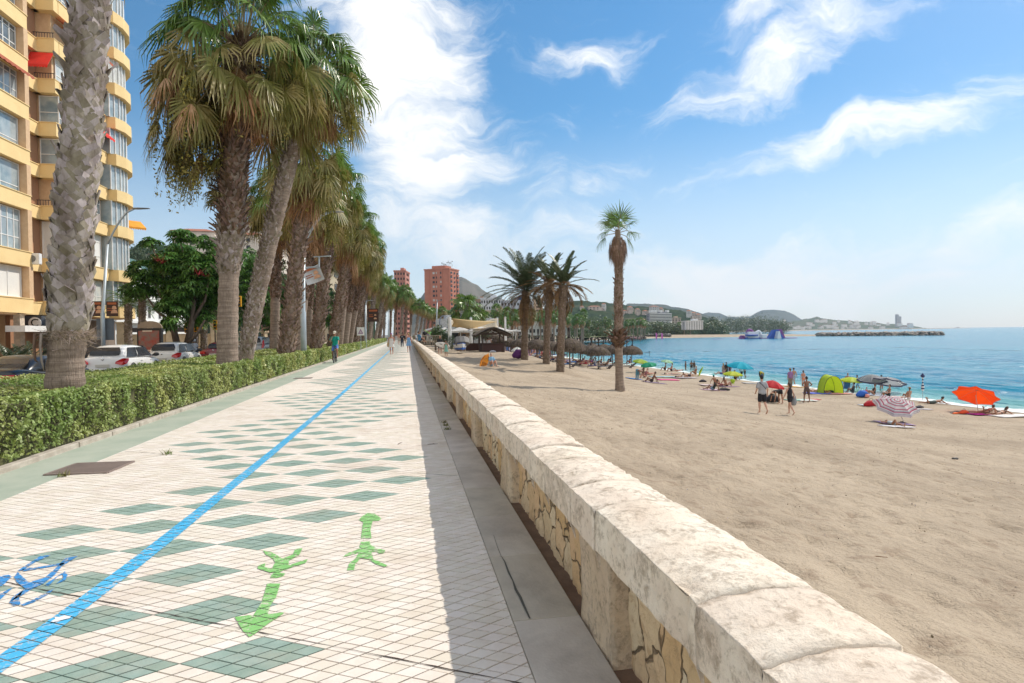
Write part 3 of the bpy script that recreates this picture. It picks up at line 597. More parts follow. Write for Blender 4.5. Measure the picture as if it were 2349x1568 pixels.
def fan_crown(root, top, Rc=1.0, green=46, olive=26, dead=50, skirt=1.6, fruit=26, lean=(0, 0), fr_side=None, pet=1.25, nseg=22, segd=12, cyl=.42):
    top = np.array(top, float); G_, O_, D_, F_, PT = [], [], [], [], MB()
    for i in range(green+olive):
        q = i/(green+olive); el_ = math.radians(82-128*q**.85)+random.gauss(0, .12); az_ = i*2.399+random.gauss(0, .2)
        d = np.array([cos(az_)*cos(el_), sin(az_)*cos(el_), sin(el_)]); L = pet*random.uniform(.75, 1.15)*Rc*(.8 if el_ > 1 else 1)
        st = top+np.array([cos(az_)*.12, sin(az_)*.12, .15-.9*q]); p1 = st+d*L*.55; p2 = st+d*L+np.array([0, 0, -.22*L*cos(el_)])
        d2 = unit(p2-p1+np.array([0, 0, -.22-.25*q])); (G_ if i < green else O_).append(fan(p2, d2, random.uniform(.8, 1.05)*Rc, up=unit(np.array([random.gauss(0, .45), random.gauss(0, .45), 1.])), nseg=nseg, droop=random.uniform(.3, .75)+.35*q, spread=random.uniform(1.7, 2.3)))
        if len(PT.v) < 6000: PT.tube([st, p1, p2], [.022, .014, .01], 4, cap=False)
    for i in range(dead):
        q = i/dead; az_ = i*2.399+random.gauss(0, .3); z = -.5-skirt*q; r0 = cyl*random.uniform(.6, .9); st = top+np.array([cos(az_)*r0, sin(az_)*r0, z])
        out = random.uniform(.15, .55); p2 = st+np.array([cos(az_)*out*.7, sin(az_)*out*.7, -.35*random.uniform(.6, 1.4)])*Rc
        d2 = np.array([cos(az_)*.22, sin(az_)*.22, -1.]); D_.append(fan(p2, d2, random.uniform(.7, 1.05)*Rc, up=(cos(az_), sin(az_), .2), nseg=segd+4, spread=random.uniform(.35, .8), droop=.15, jag=.35)); PT.tube([st, p2], [.015, .01], 4, cap=False)
    for i in range(fruit):
        az_ = random.uniform(0, 2*PI) if fr_side is None or random.random() < .35 else random.gauss(fr_side, .6)
        r1 = random.uniform(.5, 1.7)*Rc; st = top+np.array([cos(az_)*r1*.6, sin(az_)*r1*.6, -.2-random.random()*.8]); L = random.uniform(1., 2.3)*Rc*(1 if fr_side is None else 1.25)
        k = 7; pts = np.array([st+np.array([cos(az_)*r1*.45*min(1, t*2)+random.gauss(0, .03), sin(az_)*r1*.45*min(1, t*2)+random.gauss(0, .03), -L*t**1.15]) for t in np.linspace(0, 1, k)]); F_.append(strip(pts, .012, np.array([1., .3, 0])))
        m_ = 46; tt = rng.uniform(.35, 1, m_); c = np.stack([np.interp(tt, np.linspace(0, 1, k), pts[:, j]) for j in range(3)], 1)+rng.normal(0, .055, (m_, 3))*np.array([1, 1, 1.4])
        u = unit(rng.normal(0, 1, (m_, 3)))*.035; v = unit(rng.normal(0, 1, (m_, 3)))*.022; F_.append(np.stack([c-u-v, c+u-v, c+u+v, c-u+v], 1))
    if G_: bulk('green_crown', np.concatenate(G_), FAN, root)
    if O_: bulk('drooping_fronds', np.concatenate(O_), FANO, root)
    if D_: bulk('dead_leaf_skirt', np.concatenate(D_), DEAD, root)
    if F_: bulk('fruit_strands', np.concatenate(F_), FRUIT, root)
    PT.build('leaf_stalks', PET, root)
def tr_at(path, z):
    zs_ = [p[2] for p in path]; return np.array([np.interp(z, zs_, [p[k] for p in path]) for k in (0, 1)]+[z]), np.interp(z, zs_, [p[3] for p in path])
def palm_trunk(root, path, seg=20, step=.25, m=None):
    b = MB(); zmax = path[-1][2]; n = int((zmax-path[0][2])/step); pts, rs = [], []
    for i in range(n+1):
        z = path[0][2]+(zmax-path[0][2])*i/n; p, r = tr_at(path, z); pts.append(p); rs.append(r*(1+.03*sin(z*23)+.02*sin(z*9)))
    b.tube(pts, rs, seg); return b.build('trunk', m or TRK, root, smooth=True)
def boots(root, path, z0, z1, dz=.085, n=8, L=.3, W=.075, m=None, out=.05, name='leaf_bases', ragged=.3, seed=1, tilt=(.35, .8)):
    rr = random.Random(seed); Q = []; z = z0; k = 0
    while z < z1:
        c, r = tr_at(path, z); k += 1
        for j in range(n):
            a = 2*PI*(j+.5*(k % 2))/n+k*.11+rr.gauss(0, .07); sg = 1 if (k % 2) else -1
            l = L*rr.uniform(.75, 1.15); w_ = W*rr.uniform(.8, 1.25); tl = sg*rr.uniform(*tilt); o = out*rr.uniform(.5, 1.5)
            if rr.random() < ragged: o *= 2.2; tl *= .5
            R_ = np.array([cos(a), sin(a), 0]); T_ = np.array([-sin(a), cos(a), 0]); U_ = np.array([0, 0, 1.])
            B0 = rr.uniform(-.03, .03); dr = unit(U_+T_*tl)
            st = []
            for q, (ro, ww) in enumerate(((0, 1.25), (.35, 1.), (.75, .8), (1.35, .62))):
                t = q/3; aq = a+l*t*tl/math.hypot(1, tl)/r; R_ = np.array([cos(aq), sin(aq), 0]); T_ = np.array([-sin(aq), cos(aq), 0]); dr = unit(U_+T_*tl); sd = unit(np.cross(dr, R_)); ctr = c+R_*(r*.93+o*ro)+U_*(B0+l*t/math.hypot(1, tl)); bow = R_*(.22*w_); st.append((ctr-sd*w_*ww, ctr+bow*(1.2-t*.4), ctr+sd*w_*ww))
            nb = st[-1][1]+dr*w_*rr.uniform(-.4, .5); st[-1] = (st[-1][0]+dr*rr.uniform(-.02, .05), nb, st[-1][2]+dr*rr.uniform(-.03, .04))
            for q in range(3):
                A, B2 = st[q], st[q+1]; Q.append([A[0], A[1], B2[1], B2[0]]); Q.append([A[1], A[2], B2[2], B2[1]])
                th = -R_*.018; Q.append([A[0]+th, A[0], B2[0], B2[0]+th]); Q.append([A[2], A[2]+th, B2[2]+th, B2[2]])
            A = st[3]; Q.append([A[0], A[1], A[1]-R_*.03, A[0]-R_*.02]); Q.append([A[1], A[2], A[2]-R_*.02, A[1]-R_*.03])
        z += dz
    return bulk(name, np.array(Q), m or BOOT, root)
def path_from_px(pts, dep, rad):                                  # photo columns/rows of a trunk axis at a distance -> local path
    b = D(pts[0][0], pts[0][1], dep); return [((D(x, y, dep)-b).x, (D(x, y, dep)-b).y, (D(x, y, dep)-b).z, r) for (x, y), r in zip(pts, rad)], b
# P1: nearest thick trunk at the far left
gy = G(148, 1015, 0)
dep1 = 10.1
path, base = path_from_px([(148, 995), (149, 890), (152, 812), (158, 770), (164, 640), (176, 470), (190, 300), (202, 120), (214, -100), (232, -560)], dep1, [.295, .28, .265, .26, .26, .255, .245, .24, .23, .22]); base.z = 0 if abs(base.z) < .3 else base.z
ROW = 'tall fan palms in the row between promenade and road'
t = empty('fan_palm', base, 'nearest thick palm trunk with grey criss-cross leaf bases before the yellow apartment block', 'palm tree', ROW)
palm_trunk(t, path, 36, .06); zb = path[3][2]
boots(t, path, zb+.02, path[-1][2], .105, 7, .35, .115, mat('palm_boot_pale', (.36, .315, .27), (.16, .125, .10), rough=.9, scale=3, bump=.6, bscale=50, island=.35, strx=(1, 1, .3)), .055, ragged=.06, seed=4, tilt=(.55, 1.05))
V = []                                                             # fibre collar and two hanging dead leaf bases
for k in range(900):
    a = random.uniform(0, 2*PI); z = zb-random.expovariate(1/.07)+.08; r = .29+random.expovariate(1/.03); p = np.array(tr_at(path, z)[0])+np.array([cos(a)*r, sin(a)*r, 0]); d = np.array([random.gauss(0, .07)-sin(a)*.05, random.gauss(0, .07)+cos(a)*.05, random.gauss(-.03, .07)]); s_ = unit(np.cross(d, [cos(a), sin(a), .1]))*.0035
    V.append([p-s_, p+s_, p+d+s_*.4, p+d-s_*.4])
bulk('fibre_collar', np.array(V), mat('fibre', (.38, .30, .22), (.22, .16, .11), island=.5, rough=.9), t)
for (sx, a0, L, mm) in ((-.16, 3.75, .60, BOOT), (-.25, 3.4, .45, BOOTD)):
    b = MB(); z0 = zb+.02; pts = [Vector((sx*.7, -.20, z0)), Vector((sx-.02, -.25, z0+.01)), Vector((sx-.03, -.27, z0-.2)), Vector((sx-.01, -.28, z0-.42)), Vector((sx+.02, -.27, z0-L))]; b.tube(pts, [(.03, .02), (.06, .025), (.07, .02), (.055, .015), (.012, .008)], 10, side=(1, .2, 0)); b.build('hanging_leaf_base', mm, t, smooth=True)
fan_crown(t, path[-1][:3], 1.1, 34, 16, 30, 1.2, 10)
proto_done(t)
# small suckered palm behind it (fronds peeping on both sides)
def feather(base, az_, el_, L, nl=34, ll=.42, droop=1., col=0, sag=.55, lw=.014):
    k = 9; pts = []; p = np.array(base, float); el = el_
    for i in range(k):
        pts.append(p.copy()); p = p+np.array([cos(az_)*cos(el), sin(az_)*cos(el), sin(el)])*L/(k-1); el -= sag*droop*2.0/(k-1)*(.5+i/k)
    pts = np.array(pts); Q = [strip(pts, .022, np.array([-sin(az_), cos(az_), 0.]))]; t = np.linspace(.12, .99, nl)
    c = np.stack([np.interp(t, np.linspace(0, 1, k), pts[:, j]) for j in range(3)], 1); tg = unit(np.stack([np.interp(t, np.linspace(0, 1, k), np.gradient(pts[:, j])) for j in range(3)], 1))
    sd = np.array([-sin(az_), cos(az_), 0.]); up = unit(np.cross(tg, sd)); up *= np.sign(up[:, 2:]+1e-6); l = ll*np.sin(PI*(t*.8+.16))**.6
    for s in (-1, 1):
        d = unit(tg*.75+sd*s*.8+up*.35+rng.normal(0, .07, (nl, 3))+np.array([0, 0, -.18*droop])); e = c+d*l[:, None]; e[:, 2] -= .12*droop*l; w_ = tg*lw
        mid = c+d*(l*.5)[:, None]; Q.append(np.stack([c-w_*.6, c+w_*.6, mid+w_, mid-w_], 1)); Q.append(np.stack([mid-w_, mid+w_, e+w_*.1, e-w_*.1], 1))
    return np.concatenate(Q)
DATE = leafm('date_leaf', (.045, .075, .03), (.085, .11, .05), .12, .45); DATEB = leafm('date_leaf_dry', (.16, .095, .045), (.24, .15, .07), .15, .4, .8)
# P2: second palm, big crown with hanging fruit
path2, base2 = path_from_px([(520, 838), (521, 700), (524, 575), (528, 500), (533, 380), (540, 240), (548, 120), (556, 40)], 18.6, [.33, .30, .285, .37, .37, .37, .36, .32]); base2.z = -.05
t = empty('fan_palm', base2, 'second palm from the left, smooth below, shaggy above, with a huge drooping crown', 'palm tree', ROW)
palm_trunk(t, path2, 28, .08); zz = path2[2][2]
boots(t, path2, zz, path2[3][2]+.4, .1, 9, .28, .075, None, .06, seed=8); boots(t, path2, path2[3][2]+.2, path2[-1][2], .075, 10, .26, .055, BOOTD, .075, name='shaggy_leaf_bases', ragged=.55, seed=9)
fan_crown(t, path2[-1][:3], 1.08, 60, 48, 100, 1.5, 60, fr_side=PI*1.03, nseg=26, pet=1.75, cyl=.46)
T2 = np.array(path2[-1][:3]); Q, Q2, Q3 = [], [], []
for k in range(100):
    a = random.gauss(PI*1.02, .45); r1 = random.uniform(.6, 2.5); zz_ = -random.uniform(.6, 4.3)*(1-.25*abs(r1-1.3)); p = T2+np.array([cos(a)*r1, sin(a)*r1, zz_]); (Q if k % 3 else Q2).append(fan(p, (cos(a)*.5, sin(a)*.5, -.8), random.uniform(.6, 1.0), nseg=18, spread=random.uniform(.7, 1.6), droop=.7))
for k in range(70):
    a = random.gauss(PI*1.02, .45); r1 = random.uniform(.7, 2.5); p = T2+np.array([cos(a)*r1, sin(a)*r1, -random.uniform(1.6, 3.9)]); L = random.uniform(.7, 1.6); pts = np.array([p+np.array([random.gauss(0, .06), random.gauss(0, .06), -L*q]) for q in np.linspace(0, 1, 6)]); Q3.append(strip(pts, .014, np.array([1., .3, 0])))
    c = p+np.stack([rng.normal(0, .07, 50), rng.normal(0, .07, 50), -L*rng.uniform(.2, 1.05, 50)], 1); u = unit(rng.normal(0, 1, (50, 3)))*.035; v = unit(rng.normal(0, 1, (50, 3)))*.022; Q3.append(np.stack([c-u-v, c+u-v, c+u+v, c-u+v], 1))
bulk('hanging_fronds', np.concatenate(Q), FANO, t); bulk('hanging_dead_fronds', np.concatenate(Q2), DEAD, t); bulk('hanging_fruit_strands', np.concatenate(Q3), FRUIT, t)
V = [feather((0, 0, 0), 0, 0, .1)]
b2 = D(500, 440, 18.5)-base2
Q = [fan(np.array(b2)+np.array([random.uniform(-.15, .15), random.uniform(-.2, .2), random.uniform(-.3, .3)]), (random.uniform(-1, .3), random.gauss(0, .5), random.uniform(-.5, .8)), .42, droop=.5, nseg=16) for k in range(6)]
bulk('trunk_shoot', np.concatenate(Q), mat('yellow_fan', (.20, .19, .06), (.26, .20, .09), rough=.6, trans=.2, island=.3), t); proto_done(t)
# P3: leaning palm
path3, base3 = path_from_px([(553, 828), (562, 770), (590, 620), (622, 480), (655, 350), (685, 240), (712, 150), (722, 90)], 20.2, [.24, .235, .26, .26, .25, .24, .23, .22]); base3.z = -.05
t = empty('fan_palm', base3, 'third palm, slender pale criss-cross trunk leaning right behind the second palm', 'palm tree', ROW)
palm_trunk(t, path3, 22, .1); boots(t, path3, path3[1][2]+.1, path3[-1][2], .095, 8, .22, .06, BOOT, .04, ragged=.12, seed=12)
fan_crown(t, path3[-1][:3], .98, 46, 26, 60, 1.0, 26, nseg=26, pet=1.25, cyl=.28); proto_done(t)
# three palm kinds for the rest of the row
def proto_palm(kind):
    H = 10.4; r = [.34, .30, .27][kind]
    t = empty('fan_palm', (0, 0, 0), 'x', 'palm tree', ROW)
    pth = [(0, 0, 0, r*1.15), (0, 0, .5, r), (.02, 0, 4, r*.95), (.05, .03, 8, r*1.0), (.05, .05, H, r*.85)]
    palm_trunk(t, pth, 14, .4); s0 = [.7, 4.0, 3.0][kind]
    boots(t, pth, s0, 8.9, .13, 7, .3, .09, [BOOTM, BOOTD, BOOT][kind], .07, ragged=.35, seed=kind+20)
    fan_crown(t, (.05, .05, H), 1.12, [36, 31, 42][kind], [30, 30, 18][kind], [74, 88, 52][kind], [1.8, 2.1, 1.3][kind], [40, 50, 16][kind], nseg=20, segd=9, cyl=.38); proto_done(t); return t
PR = [proto_palm(k) for k in range(3)]
ordn = ['fourth', 'fifth', 'sixth', 'seventh', 'eighth', 'ninth', 'tenth', 'eleventh', 'twelfth', 'thirteenth', 'fourteenth', 'fifteenth', 'sixteenth', 'seventeenth', 'eighteenth', 'nineteenth', 'twentieth', 'twenty-first', 'twenty-second', 'twenty-third', 'twenty-fourth', 'twenty-fifth', 'twenty-sixth', 'twenty-seventh', 'twenty-eighth', 'twenty-ninth', 'thirtieth', 'thirty-first', 'thirty-second', 'thirty-third', 'thirty-fourth', 'thirty-fifth', 'thirty-sixth', 'thirty-seventh']
RP = [(628, -8.3, 1, 0, 1.0), (650, -5.7, 0, .01, 1.0), (676, -6.2, 1, .0, .93), (707, -8.3, 1, 0, 1.02), (720, -5.7, 0, .015, 1.03), (757, -5.8, 0, .02, 1.0), (736, -8.3, 2, 0, .98), (775, -5.7, 1, 0, 1.0), (788, -5.8, 1, 0, .94), (797, -5.6, 1, .02, 1.0), (811, -5.7, 0, .0, 1.0), (804, -8.3, 0, 0, 1.03), (828, -5.7, 0, .0, .97), (822, -8.3, 1, 0, 1.0), (845, -5.7, 2, .03, 1.0), (858, -5.7, 2, .03, 1.02), (838, -8.3, 0, 0, 1.02), (868, -5.7, 0, .02, 1.0), (853, -8.3, 1, 0, 1.), (880, -5.7, 2, .02, 1.0)]
spots = []
for px, X, k, ln, sc in RP:
    Y = YX(px, X); spots.append((X, Y, k, ln, sc))
for px, dep, k, ln, sc in [(893, 150, 0, .03, 1.32), (904, 160, 1, .03, 1.25), (917, 150, 2, .08, 1.2), (929, 160, 0, .04, 1.22), (941, 175, 1, .03, 1.15), (951, 150, 2, .14, .9), (960, 165, 2, .17, .9), (969, 180, 2, .15, .9), (978, 210, 0, .1, .95), (990, 230, 1, .05, 1.), (1002, 240, 0, .03, 1.), (1012, 200, 1, .02, .92), (1022, 250, 2, .02, 1.), (1033, 235, 0, 0, .95)]:
    p = D(px, 790, dep); spots.append((p.x, p.y, k, ln, sc))
for i, (X, Y, k, ln, sc) in enumerate(spots):
    lb = '%s fan palm along the hedge from the near end, %s' % (ordn[i], ['rough trunk under brown skirt', 'smooth lower trunk', 'pale leaning trunk'][k])
    f = (.8 if k == 2 else 1)
    if Y > 125: f = 1
    ln2 = ln+(.07+.10*random.random() if X > -7 and Y < 125 else .03)
    c = clone(PR[k], (X, Y, -.1), (random.gauss(0, .015), ln2, random.uniform(-.6, .6)), (1, 1, sc*(1.03 if Y < 125 else 1)), lb)
for p in PR:                                                      # the three sources themselves leave, copies stay
    for x in [q for q in list(COL.objects) if q.parent == p]: bpy.data.objects.remove(x)
    bpy.data.objects.remove(p)
# hedge: leaf-by-leaf shell over a twiggy core
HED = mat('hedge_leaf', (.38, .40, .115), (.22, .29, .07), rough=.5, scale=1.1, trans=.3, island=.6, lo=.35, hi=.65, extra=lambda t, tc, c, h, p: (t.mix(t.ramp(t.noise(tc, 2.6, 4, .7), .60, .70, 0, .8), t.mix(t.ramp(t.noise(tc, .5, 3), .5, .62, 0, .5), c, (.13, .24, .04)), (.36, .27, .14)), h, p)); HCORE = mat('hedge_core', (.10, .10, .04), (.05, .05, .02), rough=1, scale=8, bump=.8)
hroot = empty('hedge', (-5, 0, 0), 'long clipped green hedge running beside the promenade under the palms', 'hedge')
def hxy(Y): return -4.98+.05*mn.noise((Y*.5, 1, 0))+.03*mn.noise((Y*1.7, 5, 0))
def htop(X, Y): return .79+.10*mn.noise((X*.7, Y*.45, 2))+.06*mn.noise((X*2.2, Y*2.2, 6))
def hgap(Y): 
    for g0 in (7.1, 12.3, 21., 31., 44.5, 62): 
        if abs(Y-g0) < .35: return .14*(1-abs(Y-g0)/.35)
    return 0
segs = [(-1.5, 8, .036, 2100), (8, 20, .052, 950), (20, 46, .095, 300), (46, 150, .19, 75)]
XB = -8.6
for (ya, yb, sz, dn_) in segs:
    pts, nrm = [], []
    nf = int((yb-ya)*.95*dn_*1.25); nt = int((yb-ya)*3.4*dn_*.62)
    for k in range(nf):
        Y = random.uniform(ya, yb); z = random.uniform(.05, .84)**.9; bulge = .12*mn.noise((Y*2.6, z*2.6, 3))+.08*mn.noise((Y*7, z*7, 8)); x = hxy(Y)+bulge-hgap(Y)*1.5-max(0, z-.68)*.5-random.expovariate(1/.03); pts.append((x, Y, z)); nrm.append((1, 0, .45))
    for k in range(nt):
        Y = random.uniform(ya, yb); X = hxy(Y)-.06-random.random()**1.25*3.3; z = htop(X, Y)-random.expovariate(1/.025)-hgap(Y)*.6; pts.append((X, Y, z)); nrm.append((.25, 0, 1))
    pts = np.array(pts)-np.array([-5, 0, 0]); n = unit(np.array(nrm)+rng.normal(0, .55, pts.shape)); u = unit(np.cross(n, rng.normal(0, 1, pts.shape))); v = np.cross(n, u); s = sz*rng.uniform(.6, 1.25, (len(pts), 1))
    bulk('foliage', np.stack([pts-u*s*.55, pts-v*s*.33+n*s*.1, pts+u*s*.6, pts+v*s*.33+n*s*.1], 1), HED, hroot)
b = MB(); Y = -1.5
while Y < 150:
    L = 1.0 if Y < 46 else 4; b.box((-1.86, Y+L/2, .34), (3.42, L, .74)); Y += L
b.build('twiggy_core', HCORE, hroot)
# trees -------------------------------------------------------
def tree(name, base, label, blobs, stems, lm, leaf, n, cat='tree', group=None, palm5=False, extra=None, br=None):
    t = empty(name, base, label, cat, group); b = MB()
    for s in stems: b.tube([Vector(p[:3]) for p in s], [p[3] for p in s], 8)
    b.build('trunk', br or BARK, t, smooth=True); Q = []
    tot = sum(q[3]*q[4]*q[5] for q in blobs)**.9
    wts = np.array([(q[3]*q[4]*q[5])**.67 for q in blobs]); wts /= wts.sum()
    for q, wt in zip(blobs, wts):
        m_ = int(n*wt); d = unit(rng.normal(0, 1, (m_, 3))); rr = rng.uniform(.45, 1.02, (m_, 1))**.6; lump = np.array([1+.28*mn.noise((x*2.2+q[0], y*2.2, z*2.2)) for x, y, z in d])[:, None]
        c = np.array(q[:3])+d*rr*lump*np.array(q[3:6])
        if palm5:
            c = c[:m_//6]; d = d[:m_//6]; nn = unit(np.array([0, 0, 1.])+d*.5+rng.normal(0, .25, c.shape)); u0 = unit(np.cross(nn, rng.normal(0, 1, c.shape))); v0 = np.cross(nn, u0)
            for a in range(8):
                an = a*2*PI/8; u = u0*cos(an)+v0*sin(an); v = np.cross(nn, u); s = leaf*rng.uniform(.8, 1.2, (len(c), 1)); dr = np.array([0, 0, -1.])
                Q.append(np.stack([c+u*s*.12, c+u*s*.6-v*s*.17+dr*s*.06, c+u*s*1.1+dr*s*.42, c+u*s*.6+v*s*.17+dr*s*.06], 1))
        else:
            nn = unit(d+np.array([0, 0, .35])+rng.normal(0, .6, c.shape)); u = unit(np.cross(nn, rng.normal(0, 1, c.shape))); v = np.cross(nn, u); s = leaf*rng.uniform(.6, 1.3, (m_, 1))
            Q.append(np.stack([c-u*s, c-v*s*.55, c+u*s, c+v*s*.55], 1))
    bulk('crown', np.concatenate(Q), lm, t)
    if extra: extra(t)
    return t
UMB = leafm('umbrella_leaf', (.06, .155, .025), (.13, .25, .05), .3, .45, .3); TREEG = leafm('tree_leaf', (.055, .095, .03), (.11, .14, .05), .2, .5); PINE = leafm('pine_leaf', (.05, .085, .04), (.08, .11, .05), .1, .5)
def rel(px, py, dep, b): v = D(px, py, dep)-b; return (v.x, v.y, v.z)
SC_ = 47/FPX
b0 = D(430, 800, 47); b0.z = -.15
def bl(px, py, w_, h_, dd=0, dep=47): x, y, z = rel(px, py, dep+dd, b0); return (x, y, z, w_*dep/FPX, w_*dep/FPX, h_*dep/FPX)
def redfl(pts):
    def f(t):
        Q = []
        for (px, py) in pts:
            c = np.array(rel(px, py, 44.5, b0))
            for k in range(14):
                d = unit(np.array([random.gauss(0, 1), random.gauss(0, 1), abs(random.gauss(0, .5))])); Q.append(strip(np.array([c, c+d*.5, c+d*1.0+[0, 0, -.1]]), .03))
        bulk('red_flower_spikes', np.concatenate(Q), mat('red_flower', (.30, .025, .035), rough=.6, island=.3), t)
    return f
st = lambda *ps: [rel(px, py, 47+dd, b0)+(r,) for px, py, dd, r in ps]
tree('umbrella_tree', b0, 'big umbrella tree with glossy dark leaf rosettes behind the white hatchback', [bl(345, 556, 20, 12), bl(415, 540, 28, 16), bl(470, 555, 22, 14), bl(500, 575, 26, 20, 2), bl(330, 620, 36, 26), bl(385, 600, 36, 24, -1), bl(440, 610, 46, 36), bl(490, 625, 46, 46, 1), bl(318, 665, 32, 20), bl(370, 650, 46, 32, 1), bl(430, 660, 50, 34), bl(480, 680, 40, 30, 2), bl(400, 700, 38, 20, -1), bl(450, 725, 30, 26, 1), bl(390, 740, 20, 14, -2), bl(415, 580, 40, 24, 2), bl(535, 600, 24, 30, 3)],
     [st((408, 800, 0, .28), (395, 740, 0, .22), (375, 690, 0, .14), (350, 640, 0, .06)), st((428, 800, 0, .3), (440, 740, 0, .22), (445, 690, 0, .14), (430, 610, 0, .07), (414, 560, 0, .05)), st((440, 740, 0, .16), (470, 690, 0, .1), (480, 640, 0, .06)), st((395, 740, 0, .14), (360, 715, 0, .09), (330, 670, 0, .05)), st((418, 800, 0, .2), (450, 770, -1, .12), (470, 735, -1, .06)), st((375, 640, 0, .08), (362, 600, 0, .06), (347, 560, 0, .04))], UMB, .42, 11500, palm5=True, extra=redfl([(373, 605), (362, 600), (470, 635), (455, 632)]))
b0 = D(630, 800, 60); b0.z = -.15
tree('umbrella_tree', b0, 'green leafy tree glimpsed between the smooth palm trunks, with a red flower head', [bl(565, 600, 30, 34, 0, 60), bl(575, 660, 28, 40, 0, 60), bl(610, 700, 34, 40, 0, 60), bl(640, 740, 30, 26, 0, 60), bl(600, 640, 34, 26, 2, 60), bl(560, 720, 20, 40, 1, 60), bl(660, 690, 28, 50, 3, 60), bl(700, 720, 26, 40, 3, 60), bl(745, 700, 30, 60, 3, 60)],
     [[rel(630, 800, 60, b0)+(.3,), rel(620, 740, 60, b0)+(.2,), rel(600, 680, 60, b0)+(.1,)]], UMB, .45, 6500, palm5=True, extra=redfl([(607, 660), (612, 655)]))
b0 = D(520, 800, 82); b0.z = -.15
tree('broad_tree', b0, 'dense broadleaf tree behind the umbrella tree, crossed by thick branches', [bl(460, 640, 60, 40, 0, 82), bl(520, 620, 60, 50, 0, 82), bl(430, 680, 60, 40, 2, 82), bl(500, 700, 70, 40, 0, 82), bl(560, 680, 60, 50, 0, 82), bl(610, 640, 50, 60, 0, 82), bl(450, 600, 40, 20, 0, 82)],
     [[rel(508, 800, 82, b0)+(.5,), rel(505, 750, 82, b0)+(.4,), rel(490, 700, 82, b0)+(.3,), rel(470, 650, 82, b0)+(.15,)], [rel(505, 750, 82, b0)+(.35,), rel(525, 710, 82, b0)+(.25,), rel(550, 670, 82, b0)+(.12,)]], TREEG, .22, 16000)
# street palms in front of the cream wall
STP = 'slender pale street palms by the cream garden wall'
def street_palm(px, dep, hpx, w_, label, cr=1.):
    b = D(px, 795, dep); b.z = -.15; H = 1.6+(770-hpx)/FPX*dep; t = empty('street_palm', b, label, 'palm tree', STP); r = w_
    pth = [(0, 0, 0, r*1.1), (0, 0, H*.5, r), (.05, 0, H, r)]; palm_trunk(t, pth, 12, .4); boots(t, pth, .3, H, .16, 6, .22, .1, BOOT, .05, ragged=.1, seed=int(px))
    Q = [feather((.05, 0, H), k*2.399, math.radians(75-85*k/22), 2.3*cr, 26, .5, 1., sag=.7, lw=.03) for k in range(22)]; bulk('crown', np.concatenate(Q), FAN, t)
street_palm(295, 50, 690, .26, 'leftmost street palm with a pale diamond-patterned trunk by the apartment corner'); street_palm(327, 49, 680, .25, 'street palm just left of the arched poster panel', 1.1)
street_palm(468, 56, 690, .26, 'street palm rising behind the red car, broad feather crown', 1.4); street_palm(446, 55, 730, .26, 'street palm standing behind the scooter rider')
# cycads
def cycad(px, py, dep, R_, n, label, z0=-.1):
    b = D(px, py, dep); b.z = z0; t = empty('cycad', b, label, 'shrub'); Q = [feather((random.gauss(0, R_*.2), random.gauss(0, R_*.2), .1+random.random()*.3), random.uniform(0, 6.28), random.uniform(.25, 1.35), R_*random.uniform(.8, 1.15), 34, .2, 1, sag=.5, lw=.016) for k in range(n)]
    bulk('fronds', np.concatenate(Q), mat('cycad_leaf', (.03, .055, .018), (.05, .075, .03), rough=.35, island=.4), t); tb_ = MB(); tb_.tube([(0, 0, 0), (0, 0, .4)], [.2, .16], 8); tb_.build('stem', BARK, t)
cycad(20, 800, 26, 1.7, 46, 'dark spiky cycad thicket at the far left behind the black car'); cycad(66, 800, 27, 1.5, 40, 'dark spiky cycad beside the nearest palm trunk, behind the black car')
cycad(312, 790, 45, 1.0, 24, 'low cycad by the foot of the leftmost street palm'); cycad(340, 790, 44, .9, 20, 'low cycad left of the arched poster panel')
b = D(288, 792, 42); b.z = -.1; t = empty('agave', b, 'pale green spiky agave just right of the street lamp foot', 'shrub'); bulk('leaves', np.concatenate([strip(np.array([(0, 0, .3), (cos(a)*.35*q, sin(a)*.35*q, .3+.6*(1.3-q)), (cos(a)*.9*q, sin(a)*.9*q, .3+1.2*(1.1-q))]), .045) for a, q in [(random.uniform(0, 6.3), random.uniform(.2, 1)) for _ in range(46)]]), mat('agave_leaf', (.22, .30, .13), rough=.5, island=.2), t); m_ = MB(); m_.tube([(0, 0, 0), (0, 0, .5)], [.09, .07], 8); m_.build('stem', BARK, t)
# ------------------------------------------------------------------ street side
ASPH = mat('asphalt', (.075, .075, .075), (.055, .055, .055), rough=.9, scale=2, bump=.3, bscale=80); PAVE = mat('pavement_stone', (.48, .38, .29), (.40, .32, .25), rough=.9, scale=2)
g = MB(); g.add([(-17.2, -20, -.13), (-8.7, -20, -.13), (-8.7, 400, -.13), (-17.2, 400, -.13)], [(0, 1, 2, 3)]); tag(g.build('road', ASPH), kind='structure')
g = MB(); g.box((-21.6, 150, -.08), (8.8, 330, .13)); tag(g.build('pavement', PAVE, bevel=.02), kind='structure')
YEL = mat('yellow_render', (.82, .62, .31), (.77, .56, .27), rough=.9, scale=.6); BRK = mat('brick', (.40, .21, .12), (.33, .17, .09), rough=.9, scale=20); PWHITE = flat('white_frame', (.8, .8, .79), .4); TANR = mat('tan_render', (.66, .46, .28), (.60, .40, .24), rough=.9)
def glassx(t, tc, c, h, p):
    n = t.noise(tc, .6, 3, .5); s = t.n('ShaderNodeSeparateXYZ', ins={0: tc}); return t.mix(t.ramp(n, .42, .6), c, t.mix(.5, c, (.35, .38, .4))), h, p
